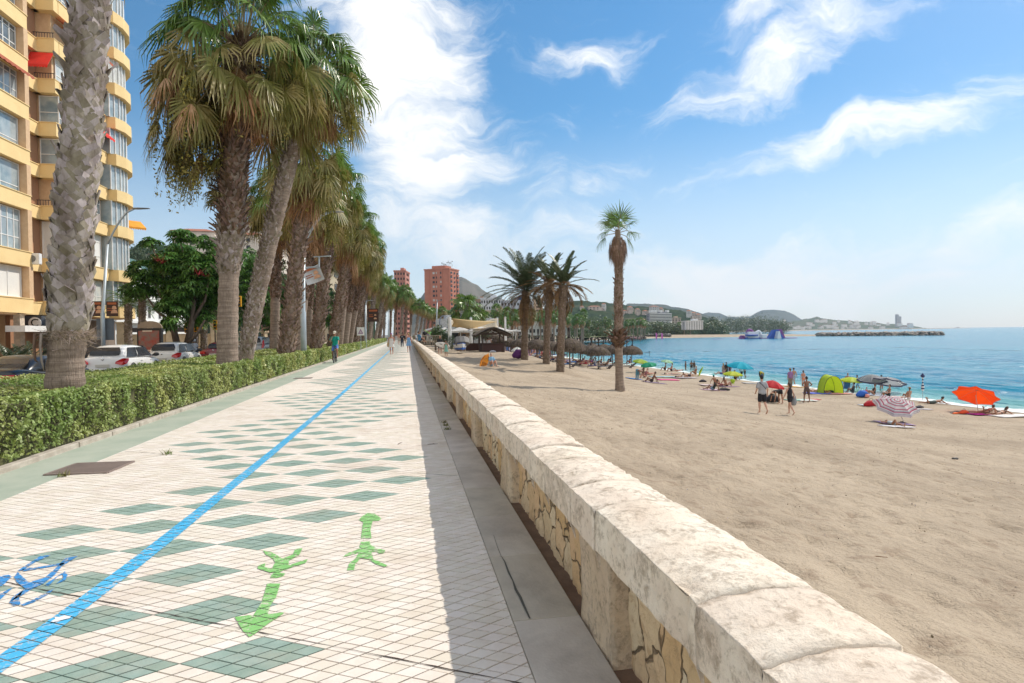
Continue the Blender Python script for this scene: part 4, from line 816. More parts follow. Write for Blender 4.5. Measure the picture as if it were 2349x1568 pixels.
GLS = mat('window_glass', (.20, .27, .31), (.42, .48, .50), rough=.06, extra=glassx, spec=.9, scale=.8); DGL = mat('dark_glass', (.02, .022, .025), (.035, .035, .04), rough=.12, spec=.35); SHUT = mat('white_shutter', (.74, .73, .70), (.70, .69, .66), rough=.7, scale=1); REDF = flat('red_awning', (.80, .035, .02), .8); TERR = flat('terracotta_awning', (.45, .12, .06), .8); ORAW = flat('orange_awning', (.85, .35, .03), .8)
BX = -25.5; up_ = lambda a: a
uY, nX = (0, 1), (1, 0); uX, nY = (1, 0), (0, -1)
bld = empty('apartment_block', (-27, 45, -.15), 'yellow and brick apartment block with stacked balconies, white windows and awnings at the far left', 'building')
OFF = Vector((27, -45, .15))
FL = [3.4, 6.6, 10.5, 13.6, 16.7, 19.9, 22.9, 26.0, 29.1, 32.2]
def L_(p): return (p[0]+27, p[1]-45, p[2]+.15)
b = MB(); R0 = lambda x0, x1, y0, y1, z0, z1, bb: bb.box(((x0+x1)/2+27, (y0+y1)/2-45, (z0+z1)/2+.15), (x1-x0, y1-y0, z1-z0))
R0(-45, -26.0, 20, 46.6, 3.3, 34, b); R0(-45, -27.3, 46.6, 50.4, -.1, 34, b); R0(-45, -26.0, 50.4, 57.4, 3.3, 34, b); b.build('wall', TANR, bld)
b = MB(); R0(-45, -28.0, 20, 64, -.1, 3.3, b); b.build('ground_floor_wall', mat('shop_front', (.25, .2, .16), (.12, .1, .09), rough=.7, scale=.5), bld)
b = MB(); R0(-27.28, -27.0, 46.65, 50.3, -.1, 34, b); b.build('brick_recess', BRK, bld)
GL2 = mat('curtained_glass', (.46, .50, .50), (.62, .63, .60), rough=.12, spec=.8, scale=1.3); GL3 = mat('dim_glass', (.07, .09, .10), (.16, .18, .19), rough=.06, spec=.9, scale=1.)
def window(O, u, n, a0, a1, z0, z1, cols, rows=(.62,), fill=None, d=.06, shut=False):
    fill = fill or random.choice([GLS, GL2, GL3, GLS])
    f = MB(); w_ = .07; O = (O[0]+27, O[1]-45, .15)
    f.lbox(O, u, n, (a0, a1), (0, d), (z0, z0+w_)); f.lbox(O, u, n, (a0, a1), (0, d), (z1-w_, z1))
    for i in range(cols+1): a = a0+(a1-a0-w_)*i/cols; f.lbox(O, u, n, (a, a+w_), (0, d-.004), (z0+w_, z1-w_))
    for r in rows: z = z0+(z1-z0)*r; f.lbox(O, u, n, (a0+w_, a1-w_), (0, d-.008), (z, z+w_*.8))
    fo = f.build('window', PWHITE, bld); p = MB(); p.lbox(O, u, n, (a0+.02, a1-.02), (-.01, .02), (z0+.02, z1-.02)); p.build('shutter' if shut else 'pane', SHUT if shut else (fill or GLS), fo); return fo
def band(O, u, n, a0, a1, z0, z1, d=(0, .5)):
    b = MB(); O = (O[0]+27, O[1]-45, .15); b.lbox(O, u, n, (a0, a1), d, (z0, z1)); b.lbox(O, u, n, (a0-.02, a1+.03), (d[0], d[1]+.05), (z1+.003, z1+.06)); return b.build('balcony_band', YEL, bld)
def awning(O, u, n, a0, a1, z, out, drop, m):
    b = MB(); O = (O[0]+27, O[1]-45, .15); P = lambda a, d, zz: (O[0]+u[0]*a+n[0]*d, O[1]+u[1]*a+n[1]*d, O[2]+zz)
    b.add([P(a0, .1, z), P(a1, .1, z), P(a1, out, z-drop), P(a0, out, z-drop), P(a0, .1, z-.05), P(a1, .1, z-.05), P(a1, out, z-drop-.04), P(a0, out, z-drop-.04)], [(0, 1, 2, 3), (7, 6, 5, 4), (0, 4, 5, 1), (3, 2, 6, 7), (0, 3, 7, 4), (1, 5, 6, 2)])
    for k in range(8):
        a = a0+(a1-a0)*k/8; e = (a1-a0)/8; b.add([P(a, out+.01, z-drop), P(a+e, out+.01, z-drop), P(a+e, out+.01, z-drop-.16), P(a+e/2, out+.01, z-drop-.24), P(a, out+.01, z-drop-.16)], [(0, 1, 2, 3, 4)])
    return b.build('awning', m, bld)
for i in range(len(FL)-1):
    z0, z1 = FL[i], FL[i+1]; bh = .98; zw0, zw1 = z0+bh+.08, z1-.06
    band((-26.0, 20, 0), uY, nX, 0, 26.6, z0, z0+bh)                # wing A (faces the sea)
    if i == 0: window((-25.95, 30, 0), uY, nX, 13.2, 16.05, zw0, zw1, 2, (), shut=True)
    elif i in (1,): window((-25.95, 30, 0), uY, nX, 12.1, 16.05, zw0, zw1, 6, (.3, .72))
    elif i in (2, 3): window((-25.95, 30, 0), uY, nX, 12.1, 16.05, zw0, zw1, 2, (.2,), GLS)
    else: window((-25.95, 30, 0), uY, nX, 12.1, 16.05, zw0, zw1, 6, (.33, .80))
    b = MB(); R0(-26.0, -25.46, 46.12, 46.58, z0+bh+.06, z1, b); b.build('pier', TANR, bld)
    if i == 4: awning((-25.95, 30, 0), uY, nX, 12, 16.1, z1+.1, 1.1, .45, TERR)
    band((-27.0, 46.6, 0), uY, nX, .01, 3.7, z0, z0+bh*.9, (0, .35)); window((-27.0, 46.6, 0), uY, nX, .3, 2.4, zw0-.1, zw1-.4, 1, (), GLS)
    band((-26.98, 50.4, 0), uX, nY, .0, 1.5, z0, z0+bh, (0, .6))     # wing B, end face to the camera
    if i in (0, 3, 4): window((-26.98, 50.35, 0), uX, nY, .12, 1.46, zw0, zw1, 1, (.4,), DGL if i == 0 else GLS)
    elif i == 1: window((-26.98, 50.35, 0), uX, nY, .12, 1.46, zw0, zw1, 1, (), shut=True)
    elif i == 5: awning((-26.98, 49.8, 0), uX, nY, -.05, 1.5, z1-.1, .9, 1.2, REDF)
    b = MB(); O = (-26.98+27, 50.4-45, .15)
    if i in (2, 5, 6):
        b.lbox(O, uX, nY, (.05, 1.45), (.5, .53), (z0+bh+.45, z0+bh+.5))
        for k in range(8): b.lbox(O, uX, nY, (.1+k*.18, .13+k*.18), (.5, .53), (z0+bh+.05, z0+bh+.45))
        b.build('balcony_railing', flat('rail_dark', (.05, .04, .04)), bld)
    band((-26.0, 50.4, 0), uY, nX, 0, 7.0, z0, z0+bh, (0, .55))
    window((-25.95, 50.4, 0), uY, nX, .3, 6.6, zw0, zw1, 6, (.34, .78), None, shut=(i in (1,))) if i not in (6,) else awning((-25.9, 50.4, 0), uY, nX, .3, 6.6, z1-.1, 1.3, .7, TERR)
    if i == 4: awning((-25.9, 50.4, 0), uY, nX, 2.4, 6.8, z1-.1, 1.2, 1.0, REDF)
    # wing C: curved bay
    arc = [(-24.75, 57.45), (-24.45, 58.6), (-24.55, 60.0), (-25.1, 61.4), (-26.2, 62.9), (-27.6, 64.0)]; ins_ = [(-29, 57.45)]
    def ring(z0, z1, off, name, m, par=bld):
        b = MB(); pts = [(-29, 57.45-off*0)]+[(x-off, y-off*.4) for x, y in arc]+[(-29, 64.)]; pts = [(x+27, y-45) for x, y in pts]; k = len(pts)
        b.add([(x, y, z0+.15) for x, y in pts]+[(x, y, z1+.15) for x, y in pts], [tuple(range(k-1, -1, -1)), tuple(range(k, 2*k))]+[(q, (q+1) % k, (q+1) % k+k, q+k) for q in range(k)]); return b.build(name, m, par)
    ring(z0, z0+bh, 0, 'balcony_band', YEL); q = ring(z0+bh, z1, .45, 'bay_glazing', GLS if i != 6 else mat('pale_blind', (.6, .6, .57))); 
    b = MB(); pts = [(x-.4+27, y-.15-45) for x, y in arc]
    for (p, r) in zip(pts[:-1], pts[1:]):
        for k in range(2): t_ = k/2; b.box((p[0]+(r[0]-p[0])*t_, p[1]+(r[1]-p[1])*t_, (z0+bh+z1)/2+.15), (.07, .07, z1-z0-bh-.01), rz=-.3)
    b.build('glazing_bars', PWHITE, q)
awn = awning((-26.6, 62.5, 0), (.75, .66), (.66, -.75), 0, 1.6, 12.9, 1.5, .8, ORAW)
for k in range(7): b = MB(); R0(-26.2, -25.8, 24+k*3.6, 24.5+k*3.6, -.1, 3.35, b); b.build('column', mat('cream_column', (.6, .5, .4)), bld)
b = MB(); R0(-25.7, -24.55, 43.9, 49.45, 2.12, 2.52, b); b.build('white_canopy', PWHITE, bld)
b = MB(); R0(-27.2, -25.9, 48.2, 50.9, 2.2, 3.3, b); sg = b.build('shop_sign', flat('sign_slate', (.06, .07, .09)), bld)
def text(s, loc, size, m, parent, rot=(PI/2, 0, 0), name='lettering', ext=.01):
    cu = bpy.data.curves.new(name, 'FONT'); cu.body = s; cu.size = size; cu.extrude = ext; cu.align_x = 'CENTER'; cu.align_y = 'CENTER'; o = bpy.data.objects.new(name, cu); COL.objects.link(o); dg = bpy.context.evaluated_depsgraph_get(); me = bpy.data.meshes.new_from_object(o.evaluated_get(dg)); bpy.data.objects.remove(o)
    q = bpy.data.objects.new(name, me); COL.objects.link(q); q.location = loc; q.rotation_euler = rot; me.materials.clear(); me.materials.append(m); q.parent = parent; return q
b = MB(); b.tube([(-26.3+27, 48.18-45, 2.78+.15), (-26.3+27, 48.14-45, 2.78+.15)], [.42, .42], 20); b.build('round_logo', PWHITE, sg); text('C', (-26.3+27, 48.12-45, 2.93), .75, flat('ink', (.02, .02, .02)), sg)
t = empty('air_conditioner', (-25.3, 46.7, 7.2), 'white air conditioner unit hung in the recess of the yellow block', 'air conditioner'); b = MB(); b.box((-.2, 0, 0), (.9, .35, .75)); b.build('case', PWHITE, t, bevel=.03)
b = MB(); b.lathe([(.24, 0), (.24, .03), (.06, .03), (.0, .03)], 16); o = b.build('fan', flat('fan_grey', (.2, .2, .2)), t); o.rotation_euler = (PI/2, 0, 0); o.location = (-.2, -.18, 0)
# lamps
LMP = flat('lamp_steel', (.42, .48, .52), .4, metal=.3)
def lamp(px, py, dep, top, tip, label, r=.11, z0=-.1, second=None):
    b0 = D(px, py, dep); b0.z = z0; t = empty('street_lamp', b0, label, 'street lamp'); R_ = lambda x, y: Vector(D(x, y, dep))-b0
    tp, ti = R_(*top), R_(*tip); b = MB(); b.tube([(0, 0, 0), (0, 0, tp.z*.45), (0, 0, tp.z*.46), (tp.x*.9, tp.y*.9, tp.z)], [r, r*.95, r*.75, r*.6], 12)
    b.tube([(tp.x*.9, tp.y*.9, tp.z-.02)]+[tuple(Vector((tp.x*.9, tp.y*.9, tp.z))+(ti-tp)*q+Vector((0, 0, (ti.z-tp.z)*(sin(q*PI/2)-q))) ) for q in (.12, .25, .45, .7, 1)], [r*.6]+[r*.45]*4+[r*.35], 8); b.build('pole', LMP, t, smooth=True)
    b = MB(); d = Vector((ti.x-tp.x, ti.y-tp.y, 0)).normalized(); b.tube([ti-d*.15, ti+d*.15, ti+d*.7], [(.07, .05), (.16, .05), (.10, .025)], 10, side=d.cross(Vector((0, 0, 1)))); b.build('lamp_head', flat('lamp_head', (.2, .21, .22), .4), t, smooth=True); return t, b0
def banner(t, c, w_, h_, ang, m, tilt=0, curl=0):
    b = MB(); n = 8; 
    for i in range(n):
        x0, x1 = w_*i/n, w_*(i+1)/n; f = lambda x: curl*sin(x/w_*PI)*.2
        b.add([(x0, f(x0), 0), (x1, f(x1), tilt*0), (x1, f(x1), h_), (x0, f(x0), h_), (x0, f(x0)+.012, 0), (x1, f(x1)+.012, 0), (x1, f(x1)+.012, h_), (x0, f(x0)+.012, h_)], [(0, 1, 2, 3), (7, 6, 5, 4), (0, 4, 5, 1), (3, 2, 6, 7)])
    o = b.build('banner', m, t); o.location = c; o.rotation_euler = (0, tilt, ang)
    k = MB(); s_ = -1
    k.lbox((0, -.012, 0), (1, 0), (0, 1), (w_*.12, w_*.88), (-.004, -.001), (h_*.78, h_*.92)); k.lbox((0, -.012, 0), (1, 0), (0, 1), (w_*.10, w_*.5), (-.004, -.001), (h_*.36, h_*.42)); k.lbox((0, -.012, 0), (1, 0), (0, 1), (w_*.1, w_*.45), (-.004, -.001), (h_*.5, h_*.55)); k.build('orange_print', flat('print_orange', (.38, .10, .03)), o)
    k = MB(); k.lathe([(.0, .19), (.09, .17), (.13, .05), (.12, 0)], 10, (w_*.68, -.03, h_*.46)); k.lathe([(.0, .2), (.14, .15), (.19, 0)], 10, (w_*.68, -.02, h_*.2)); q = k.build('printed_figure', flat('print_skin', (.62, .34, .2)), o); q.scale = (1, .1, 1); return o
DBR = flat('banner_dark', (.05, .02, .012)); WHB = flat('banner_light', (.6, .62, .64))
t, b0 = lamp(237, 790, 31.8, (248, 560), (312, 479), 'tall curved street lamp with two dark banners beside the yellow apartment block')
v = D(209, 722, 31.8)-b0; banner(t, (v.x, v.y, v.z-.1), .62, .80, -.17, DBR); v = D(244, 722, 31.8)-b0; banner(t, (v.x, v.y, v.z-.1), .62, .80, -.17, DBR)
b = MB(); v = D(239, 756, 31.9)-b0; b.box((v.x, v.y+.12, v.z), (.85, .08, 1.15)); b.build('sign_back', flat('sign_grey', (.12, .14, .16)), t, bevel=.03)
t, b0 = lamp(697, 812, 31.5, (697, 560), (757, 487), 'thick grey street lamp with a wind-twisted banner standing in the hedge', .155)
v = D(705, 655, 31.4)-b0; banner(t, (v.x, v.y, v.z), .95, .85, -.1, WHB, -.35, .9)
b = MB(); v = D(700, 615, 31.4)-b0; w2 = D(741, 612, 31.4)-b0; w3 = D(720, 590, 31.4)-b0; w4 = D(758, 588, 31.4)-b0; b.tube([v, D(732, 613, 31.4)-b0], [.05, .05], 8); b.tube([w3, w4], [(.05, .03), (.1, .03)], 8); b.tube([D(732, 613, 31.4)-b0, D(732, 589, 31.4)-b0], [.04, .04], 6); b.build('side_arm', LMP, t)
t, b0 = lamp(839, 796, 73, (839, 700), (842, 690), 'second grey lamp post with dark orange banner farther along the hedge', .14)
v = D(844, 735, 73)-b0; banner(t, (v.x, v.y, v.z-.2), 1.3, 1.6, -.1, DBR)
t, b0 = lamp(892, 790, 105, (892, 716), (896, 712), 'thin distant lamp post beyond the walkers', .14)
lamp(1002, 790, 108, (1003, 694), (1005, 690), 'slim pale pole behind the beach restaurant roof', .12)
# warning sign
p = D(828, 800, 62); t = empty('road_sign', (p.x, p.y, -.1), 'small white square warning sign with a triangle by the palm trunks', 'sign'); b = MB(); b.tube([(0, 0, 0), (0, 0, 2.4)], [.03, .03], 8); b.build('post', LMP, t); b = MB(); b.box((0, -.04, 2.1), (.75, .03, .85)); pl = b.build('plate', PWHITE, t); b = MB()
b.prism([(-.26, 1.85), (.26, 1.85), (0, 2.35)], (0, -.06, 0), (1, 0), (0, -1), .006); b.build('triangle_mark', flat('sign_purple', (.28, .12, .3)), pl); b = MB(); b.prism([(-.15, 1.92), (.15, 1.92), (0, 2.2)], (0, -.068, 0), (1, 0), (0, -1), .006); b.build('triangle_centre', flat('sign_pale', (.6, .55, .6)), pl)
# traffic lights
TY = flat('signal_yellow', (.80, .38, .02), .5); BLK = flat('black_metal', (.02, .02, .022), .5)
def tlight(px, py, dep, label, hgt=None, grp=None, dbl=False):
    p = D(px, py, dep); gz = -.1; t = empty('traffic_light', (p.x, p.y, gz), label, 'traffic light', 'yellow traffic lights at the crossing'); z = p.z-gz
    b = MB(); b.tube([(0, 0, 0), (0, 0, z+.5)], [.06, .05], 8); b.build('post', BLK, t)
    for k in range(2 if dbl else 1):
        b = MB(); b.box((.08+k*.35, -.12, z+k*.3), (.36, .26, .95)); h = b.build('housing', TY, t, bevel=.03); b = MB()
        for q in range(3): b.tube([(.08+k*.35, -.26, z+k*.3-.3+q*.3), (.08+k*.35, -.38, z+k*.3-.31+q*.3)], [.11, .11], 10, cap=False); b.tube([(.08+k*.35, -.25, z+k*.3-.3+q*.3), (.08+k*.35, -.27, z+k*.3-.3+q*.3)], [.09, .09], 10)
        b.build('lenses', BLK, h)
tlight(428, 752, 52, 'yellow traffic light on a black post right behind the second white car'); tlight(449, 750, 54, 'double yellow traffic light cluster above the scooter rider', dbl=True); tlight(493, 746, 57, 'yellow traffic light just left of the second palm trunk')
p = D(452, 790, 56); t = empty('traffic_light', (p.x, p.y, -.1), 'yellow traffic light hanging from a long curved arm between the second and third palm trunks', 'traffic light', 'yellow traffic lights at the crossing')
b = MB(); R_ = lambda x, y: D(x, y, 56)-Vector((p.x, p.y, -.1)); b.tube([(0, 0, 0), R_(455, 720), R_(470, 706), R_(500, 693), R_(548, 686)], [.08, .07, .06, .05, .05], 8); b.build('arm', BLK, t); v = R_(549, 692); b = MB(); b.box(tuple(v), (.36, .28, 1.0)); h = b.build('housing', TY, t, bevel=.03)
b = MB(); [b.tube([(v.x, v.y-.15, v.z-.3+q*.3), (v.x, v.y-.25, v.z-.31+q*.3)], [.11, .11], 10) for q in range(3)]; b.build('lenses', BLK, h)
# arched poster panel
p = D(345, 800, 43); t = empty('poster_panel', (p.x, p.y, -.1), 'arched dark advertising panel with a reddish poster on the pavement', 'advertising panel', rz=-.2); b = MB(); b.box((0, 0, 1.2), (1.8, .25, 2.4)); b.build('frame', BLK, t, bevel=.04)
b = MB(); b.box((0, -.14, 1.25), (1.5, .03, 1.95)); ps = b.build('poster', mat('poster_red', (.32, .06, .045), (.2, .15, .13), rough=.3, scale=3), t); b = MB()
for k, (x, z, w_) in enumerate([(0, .6, 1.2), (0, .8, .9), (-.1, 2.2, .7)]): b.box((x, -.158, z), (w_, .008, .09))
b.build('printed_bars', flat('print_cream', (.7, .6, .5)), ps)
b = MB(); b.prism([(cos(a)*.9, 2.42+sin(a)*.5) for a in [PI*k/12 for k in range(13)]], (0, .05, 0), (1, 0), (0, -1), .1); b.build('arch_top', flat('arch_brown', (.30, .24, .18)), t)
# cream garden wall with tiled piers
CRW = mat('cream_wall', (.60, .48, .32), (.52, .42, .28), rough=.9); TIL = mat('dark_roof_tile', (.09, .075, .07), (.05, .045, .045), rough=.8, scale=14)
p0, p1 = D(268, 795, 60), D(492, 795, 66); t = empty('garden_wall', (p0.x, p0.y, -.1), 'cream garden wall with piers and little dark tiled panels behind the street palms', 'wall'); d = Vector((p1.x-p0.x, p1.y-p0.y, 0)); L = d.length; u = d.normalized(); n = Vector((u.y, -u.x, 0))
b = MB(); b.lbox((0, 0, 0), u, n, (0, L), (-.25, 0), (0, 2.1)); b.build('wall_panel', CRW, t)
for k in range(5):
    b = MB(); a = k*L/4.2; b.lbox((0, 0, 0), u, n, (a, a+.9), (.002, .25), (0, 3.2)); b.lbox((0, 0, 0), u, n, (a-.1, a+1.0), (-.3, .35), (3.2, 3.35)); b.build('pier', CRW, t)
    if k < 4: b = MB(); b.lbox((0, 0, 0), u, n, (a+1.1, a+L/4.2-.2), (-.2, .3), (2.3, 2.75)); b.build('tiled_coping', TIL, t)
# fence with pale pillars behind the silver car
p0, p1 = D(560, 792, 84), D(690, 792, 95); t = empty('fence', (p0.x, p0.y, -.1), 'iron garden fence with pale capped pillars behind the silver car', 'fence'); d = Vector((p1.x-p0.x, p1.y-p0.y, 0)); L = d.length; u = d.normalized(); n = Vector((u.y, -u.x, 0))
for k in range(7):
    a = k*L/6; b = MB(); b.lbox((0, 0, 0), u, n, (a-.3, a+.3), (-.3, .3), (0, 2.3)); b.lbox((0, 0, 0), u, n, (a-.45, a+.45), (-.45, .45), (2.303, 2.5)); b.build('pillar', CRW, t)
b = MB()
for k in range(int(L/.25)): b.lbox((0, 0, 0), u, n, (k*.25, k*.25+.05), (-.03, .03), (.2, 2.1))
b.lbox((0, 0, 0), u, n, (0, L), (-.04, .04), (1.95, 2.02)); b.build('railing', BLK, t)
# cars
def carpaint(n, c): return mat('paint_'+n, c, tuple(v*.97 for v in c), rough=.3, coat=.35 if n == 'black' else .8, scale=.5, spec=.5)
TAIL = mat('tail_red', (.55, .012, .012), (.45, .01, .01), rough=.12, spec=.8); TYRE = flat('tyre', (.018, .018, .018), .9); RIM = flat('rim', (.4, .41, .42), .3, metal=.7); PLATE = flat('plate', (.55, .52, .45), .5); CHR = flat('chrome', (.6, .6, .6), .15, metal=.9); TRIM = flat('trim_black', (.02, .02, .022), .4)
def loft(name, st, m, par, sub=2):
    """stations: (y, [(x,z)...] half ring from centre bottom to centre top)"""
    b = MB(); k = None; vs = []; fs = []
    for y, h in st:
        ring = [(x, y, z) for x, z in h]+[(-x, y, z) for x, z in reversed(h)]; k = len(ring); vs += ring
    n = len(st)
    for i in range(n-1):
        for j in range(k): fs.append((i*k+j, i*k+(j+1) % k, (i+1)*k+(j+1) % k, (i+1)*k+j))
    fs += [tuple(range(k-1, -1, -1)), tuple((n-1)*k+j for j in range(k))]; b.add(vs, fs); o = b.build(name, m, par, smooth=True, sub=sub); return o
def car(loc, label, paint, L=4.0, W=1.74, H=1.45, kind='hatch', rz=0, cab=(.0, 0, 0)):
    t = empty('parked_car', loc, label, 'car', 'cars in a line along the road', rz); w_ = W/2; r = .31; belt = H*.62
    prof = {'hatch': [(-L/2, .35, .80, .86), (-L/2+.06, .22, .98, .97), (-L/2+.5, .19, belt, 1), (-.6, .17, belt, 1.0), (.6, .17, belt-.02, 1.0), (1.05, .17, belt-.08, 1), (1.55, .19, .84, .98), (L/2-.15, .22, .70, .93), (L/2, .32, .58, .78)],
            'sedan': [(-L/2, .35, .78, .88), (-L/2+.08, .24, .93, .97), (-L/2+.7, .2, .95, 1), (-.8, .17, belt, 1.0), (.6, .17, belt, 1.0), (1.0, .17, belt-.06, 1), (1.6, .19, .84, .98), (L/2-.15, .22, .72, .93), (L/2, .32, .6, .78)]}[('sedan' if kind in ('sedan', 'coupe') else 'hatch')]
    st = []
    for y, zb, zt, f in prof: X = w_*f; st.append((y, [(0, zb), (X*.82, zb), (X*.97, zb+.08), (X, (zb+zt)/2), (X*.985, zt-.13), (X*.90, zt-.01), (X*.5, zt+.015), (0, zt+.02)]))
    body = loft('body', st, paint, t)
    # greenhouse
    yr0, yr1, yf1, yf0 = {'hatch': (-L/2+.12, -L/2+.62, .45, 1.25), 'suv': (-L/2+.12, -L/2+.45, .5, 1.25), 'sedan': (-L/2+.75, -.95, .3, 1.15), 'coupe': (-1.5, -.55, .25, 1.25)}[kind]
    zb = belt-.05; st = []
    for y, z, f in ((yr0, zb+.02, .84), ((yr0*.45+yr1*.55), zb+(H-zb)*.62, .84), (yr1, H-.035, .84), ((yr1+yf1)/2, H, .86), (yf1, H-.04, .84), ((yf1+yf0)/2, zb+(H-zb)*.55, .86), (yf0, zb, .85)):
        X = w_*f; tpx = X*(1-.20*(z-zb)/(H-zb)) ; st.append((y, [(0, zb-.03), (X, zb-.03), (X*.99, zb+(z-zb)*.3), (tpx*1.02, zb+(z-zb)*.85), (tpx*.86, z-.005), (0, z+.01)]))
    gh = loft('roof', st, paint, t, 1)
    # glass laid on the house
    def pane(name, pts, m=DGL, par=t): b = MB(); b.add(pts, [tuple(range(len(pts)))]); o = b.build(name, m, par); md = o.modifiers.new('s', 'SOLIDIFY'); md.thickness = .02; md.offset = 0; return o
    sx = lambda z, o=.012: w_*.85*(1-.20*(z-zb)/(H-zb))+o
    z0, z1 = zb+.07, H-.13
    for s in (-1, 1):
        ym = (yr1+yf1)/2+.05; ex = .25 if kind != 'coupe' else .1
        pane('side_window', [(s*sx(z0, .02), yr1-ex*.6, z0), (s*sx(z0, .02), ym-.06, z0), (s*sx(z1, .02), ym-.08, z1), (s*sx(z1, .02), yr1+.15, z1)])
        pane('side_window', [(s*sx(z0, .02), ym+.02, z0), (s*sx(z0, .02), yf1+.55, z0), (s*sx(z1, .02), yf1+.05, z1), (s*sx(z1, .02), ym, z1)])
    e = .80; X = w_
    a, c_ = (yr0, zb+.02), (yr1, H-.035); q0, q1 = .22, .82; P = lambda q, o: (a[0]+(c_[0]-a[0])*q-o-.06*sin(q*PI), a[1]+(c_[1]-a[1])*q+.045*sin(q*PI))
    y0_, z0_ = P(q0, .035); y1_, z1_ = P(q1, .035); ym_, zm_ = P(.5, .045)
    b = MB(); b.add([(-X*.66, y0_, z0_), (X*.66, y0_, z0_), (X*.68, ym_, zm_), (X*.54, y1_, z1_), (-X*.54, y1_, z1_), (-X*.68, ym_, zm_)], [(0, 1, 2, 5), (5, 2, 3, 4)]); o = b.build('rear_window', DGL, t); md = o.modifiers.new('s', 'SOLIDIFY'); md.thickness = .02
    a, c_ = (yf0, zb), (yf1, H-.04); P = lambda q, o: (a[0]+(c_[0]-a[0])*q+o+.05*sin(q*PI), a[1]+(c_[1]-a[1])*q+.04*sin(q*PI)); y0_, z0_ = P(.1, .02); y1_, z1_ = P(.9, .02)
    pane('windscreen', [(-X*.76, y0_, z0_), (X*.76, y0_, z0_), (X*.64, y1_, z1_), (-X*.64, y1_, z1_)])
    for s in (-1, 1):
        for yy in (-L/2+.78, L/2-.82):
            wv = MB(); wv.lathe([(r*.45, -.1), (r*.97, -.1), (r, -.07), (r, .07), (r*.97, .1), (r*.6, .1)], 24); o = wv.build('wheel', TYRE, t, smooth=True); o.rotation_euler = (0, s*PI/2, 0); o.location = (s*(w_-.10), yy, r)
            rb = MB(); rb.lathe([(0, .085), (.04, .09), (.05, .06), (r*.5, .07), (r*.64, .085), (r*.66, .1), (r*.62, .09)], 20)
            for k in range(5): an = k*2*PI/5; rb.tube([(0, 0, .08), (cos(an)*r*.6, sin(an)*r*.6, .09)], [.03, .025], 4)
            ro = rb.build('rim', RIM, o, smooth=False)
            ar = MB(); ar.lathe([(r*1.0, -.02), (r*1.16, -.02), (r*1.16, .012), (r*1.0, .012)], 24); q = ar.build('wheel_arch', TRIM, t); q.rotation_euler = (0, s*PI/2, 0); q.location = (s*(w_-.015), yy, r+.01)
        # tail lights
        yl = -L/2+.02; zt = belt-.08 if kind != 'sedan' else .72
        if kind == 'suv': pts = [(s*X*.93, yl+.1, .75), (s*X*.75, yl-.01, .78), (s*X*.78, yl+.05, 1.0), (s*X*.80, yl+.32, H-.35), (s*X*.88, yl+.38, H-.35), (s*X*.97, yl+.2, 1.0)]
        elif kind == 'hatch': pts = [(s*X*.99, yl+.16, zt-.17), (s*X*.86, yl-.0, zt-.22), (s*X*.58, yl-.035, zt-.16), (s*X*.60, yl-.02, zt-.07), (s*X*.90, yl+.04, zt+.07), (s*X*1.0, yl+.33, zt+.05), (s*X*1.01, yl+.3, zt-.05)]
        else: pts = [(s*X*.95, yl+.03, zt-.1), (s*X*.55, yl-.03, zt-.1), (s*X*.55, yl-.03, zt+.06), (s*X*.95, yl+.05, zt+.06), (s*X*1.0, yl+.25, zt+.05), (s*X*1.0, yl+.25, zt-.08)]
        cc = tuple(sum(p[k] for p in pts)/len(pts) for k in range(3)); b = MB(); pts = [(p_[0]*1.02, p_[1]-.07, p_[2]) for p_ in pts]; b.add([(cc[0]+s*.05, cc[1]-.14, cc[2])]+pts, [(0, k+1, (k+1) % len(pts)+1) for k in range(len(pts))]); o = b.build('tail_light', TAIL, t, smooth=False); md = o.modifiers.new('s', 'SOLIDIFY'); md.thickness = .03; md.offset = 0
        b = MB(); b.tube([(s*(w_*.93), yf0-.35, belt+.02), (s*(w_+.07), yf0-.33, belt+.06), (s*(w_+.19), yf0-.33, belt+.07)], [(.03, .03), (.07, .09), (.05, .07)], 8, rnd=True); b.build('mirror', TRIM if kind != 'coupe' else paint, t, smooth=True)
        for yy in (-.35, .65):
            if kind != 'coupe': b = MB(); b.box((s*(w_-.0), yy, belt-.16), (.035, .17, .03)); b.build('door_handle', paint, t, bevel=.01)
    b = MB(); b.box((0, -L/2-.03, .58 if kind != 'suv' else .80), (.52, .03, .12)); pl = b.build('number_plate', PLATE, t, bevel=.005)
    b = MB(); b.box((0, -L/2-.015, .36), (W*.9, .14, .16)); b.build('bumper', TRIM if kind in ('suv',) else paint, t, bevel=.04)
    b = MB(); b.lathe([(0, .012), (.045, .01), (.05, 0)], 12); o = b.build('badge', CHR, t); o.rotation_euler = (PI/2, 0, 0); o.location = (0, -L/2-.012, .86)
    return t
WP = carpaint('white', (.74, .73, .71)); car((-12.6, 29.6, -.13), 'white hatchback with a clawed red tail light just right of the nearest palm trunk', WP, 3.95, 1.74, 1.46)
car((-13.1, 37.1, -.13), 'white hatchback with wide dark rear window and teardrop tail lights before the umbrella tree', carpaint('warm_white', (.72, .69, .64)), 4.0, 1.74, 1.50)
car((-12.75, 44.8, -.13), 'dark red saloon car partly hidden behind the second palm trunk', carpaint('red', (.20, .018, .02)), 4.3, 1.72, 1.40, 'sedan')
car((-13.0, 56.2, -.13), 'silver estate car with tall red tail lights seen between palm trunks', carpaint('silver', (.42, .43, .44)), 4.7, 1.95, 1.76, 'suv')
car((-11.3, 20.3, -.13), 'black low coupe with a tan interior at the far left edge below the cycads', carpaint('black', (.012, .012, .014)), 4.4, 1.84, 1.28, 'coupe')
car((-10.2, 128, -.13), 'small dark car far down the road behind the end of the hedge', carpaint('grey', (.12, .14, .16)), 4.2, 1.8, 1.5)
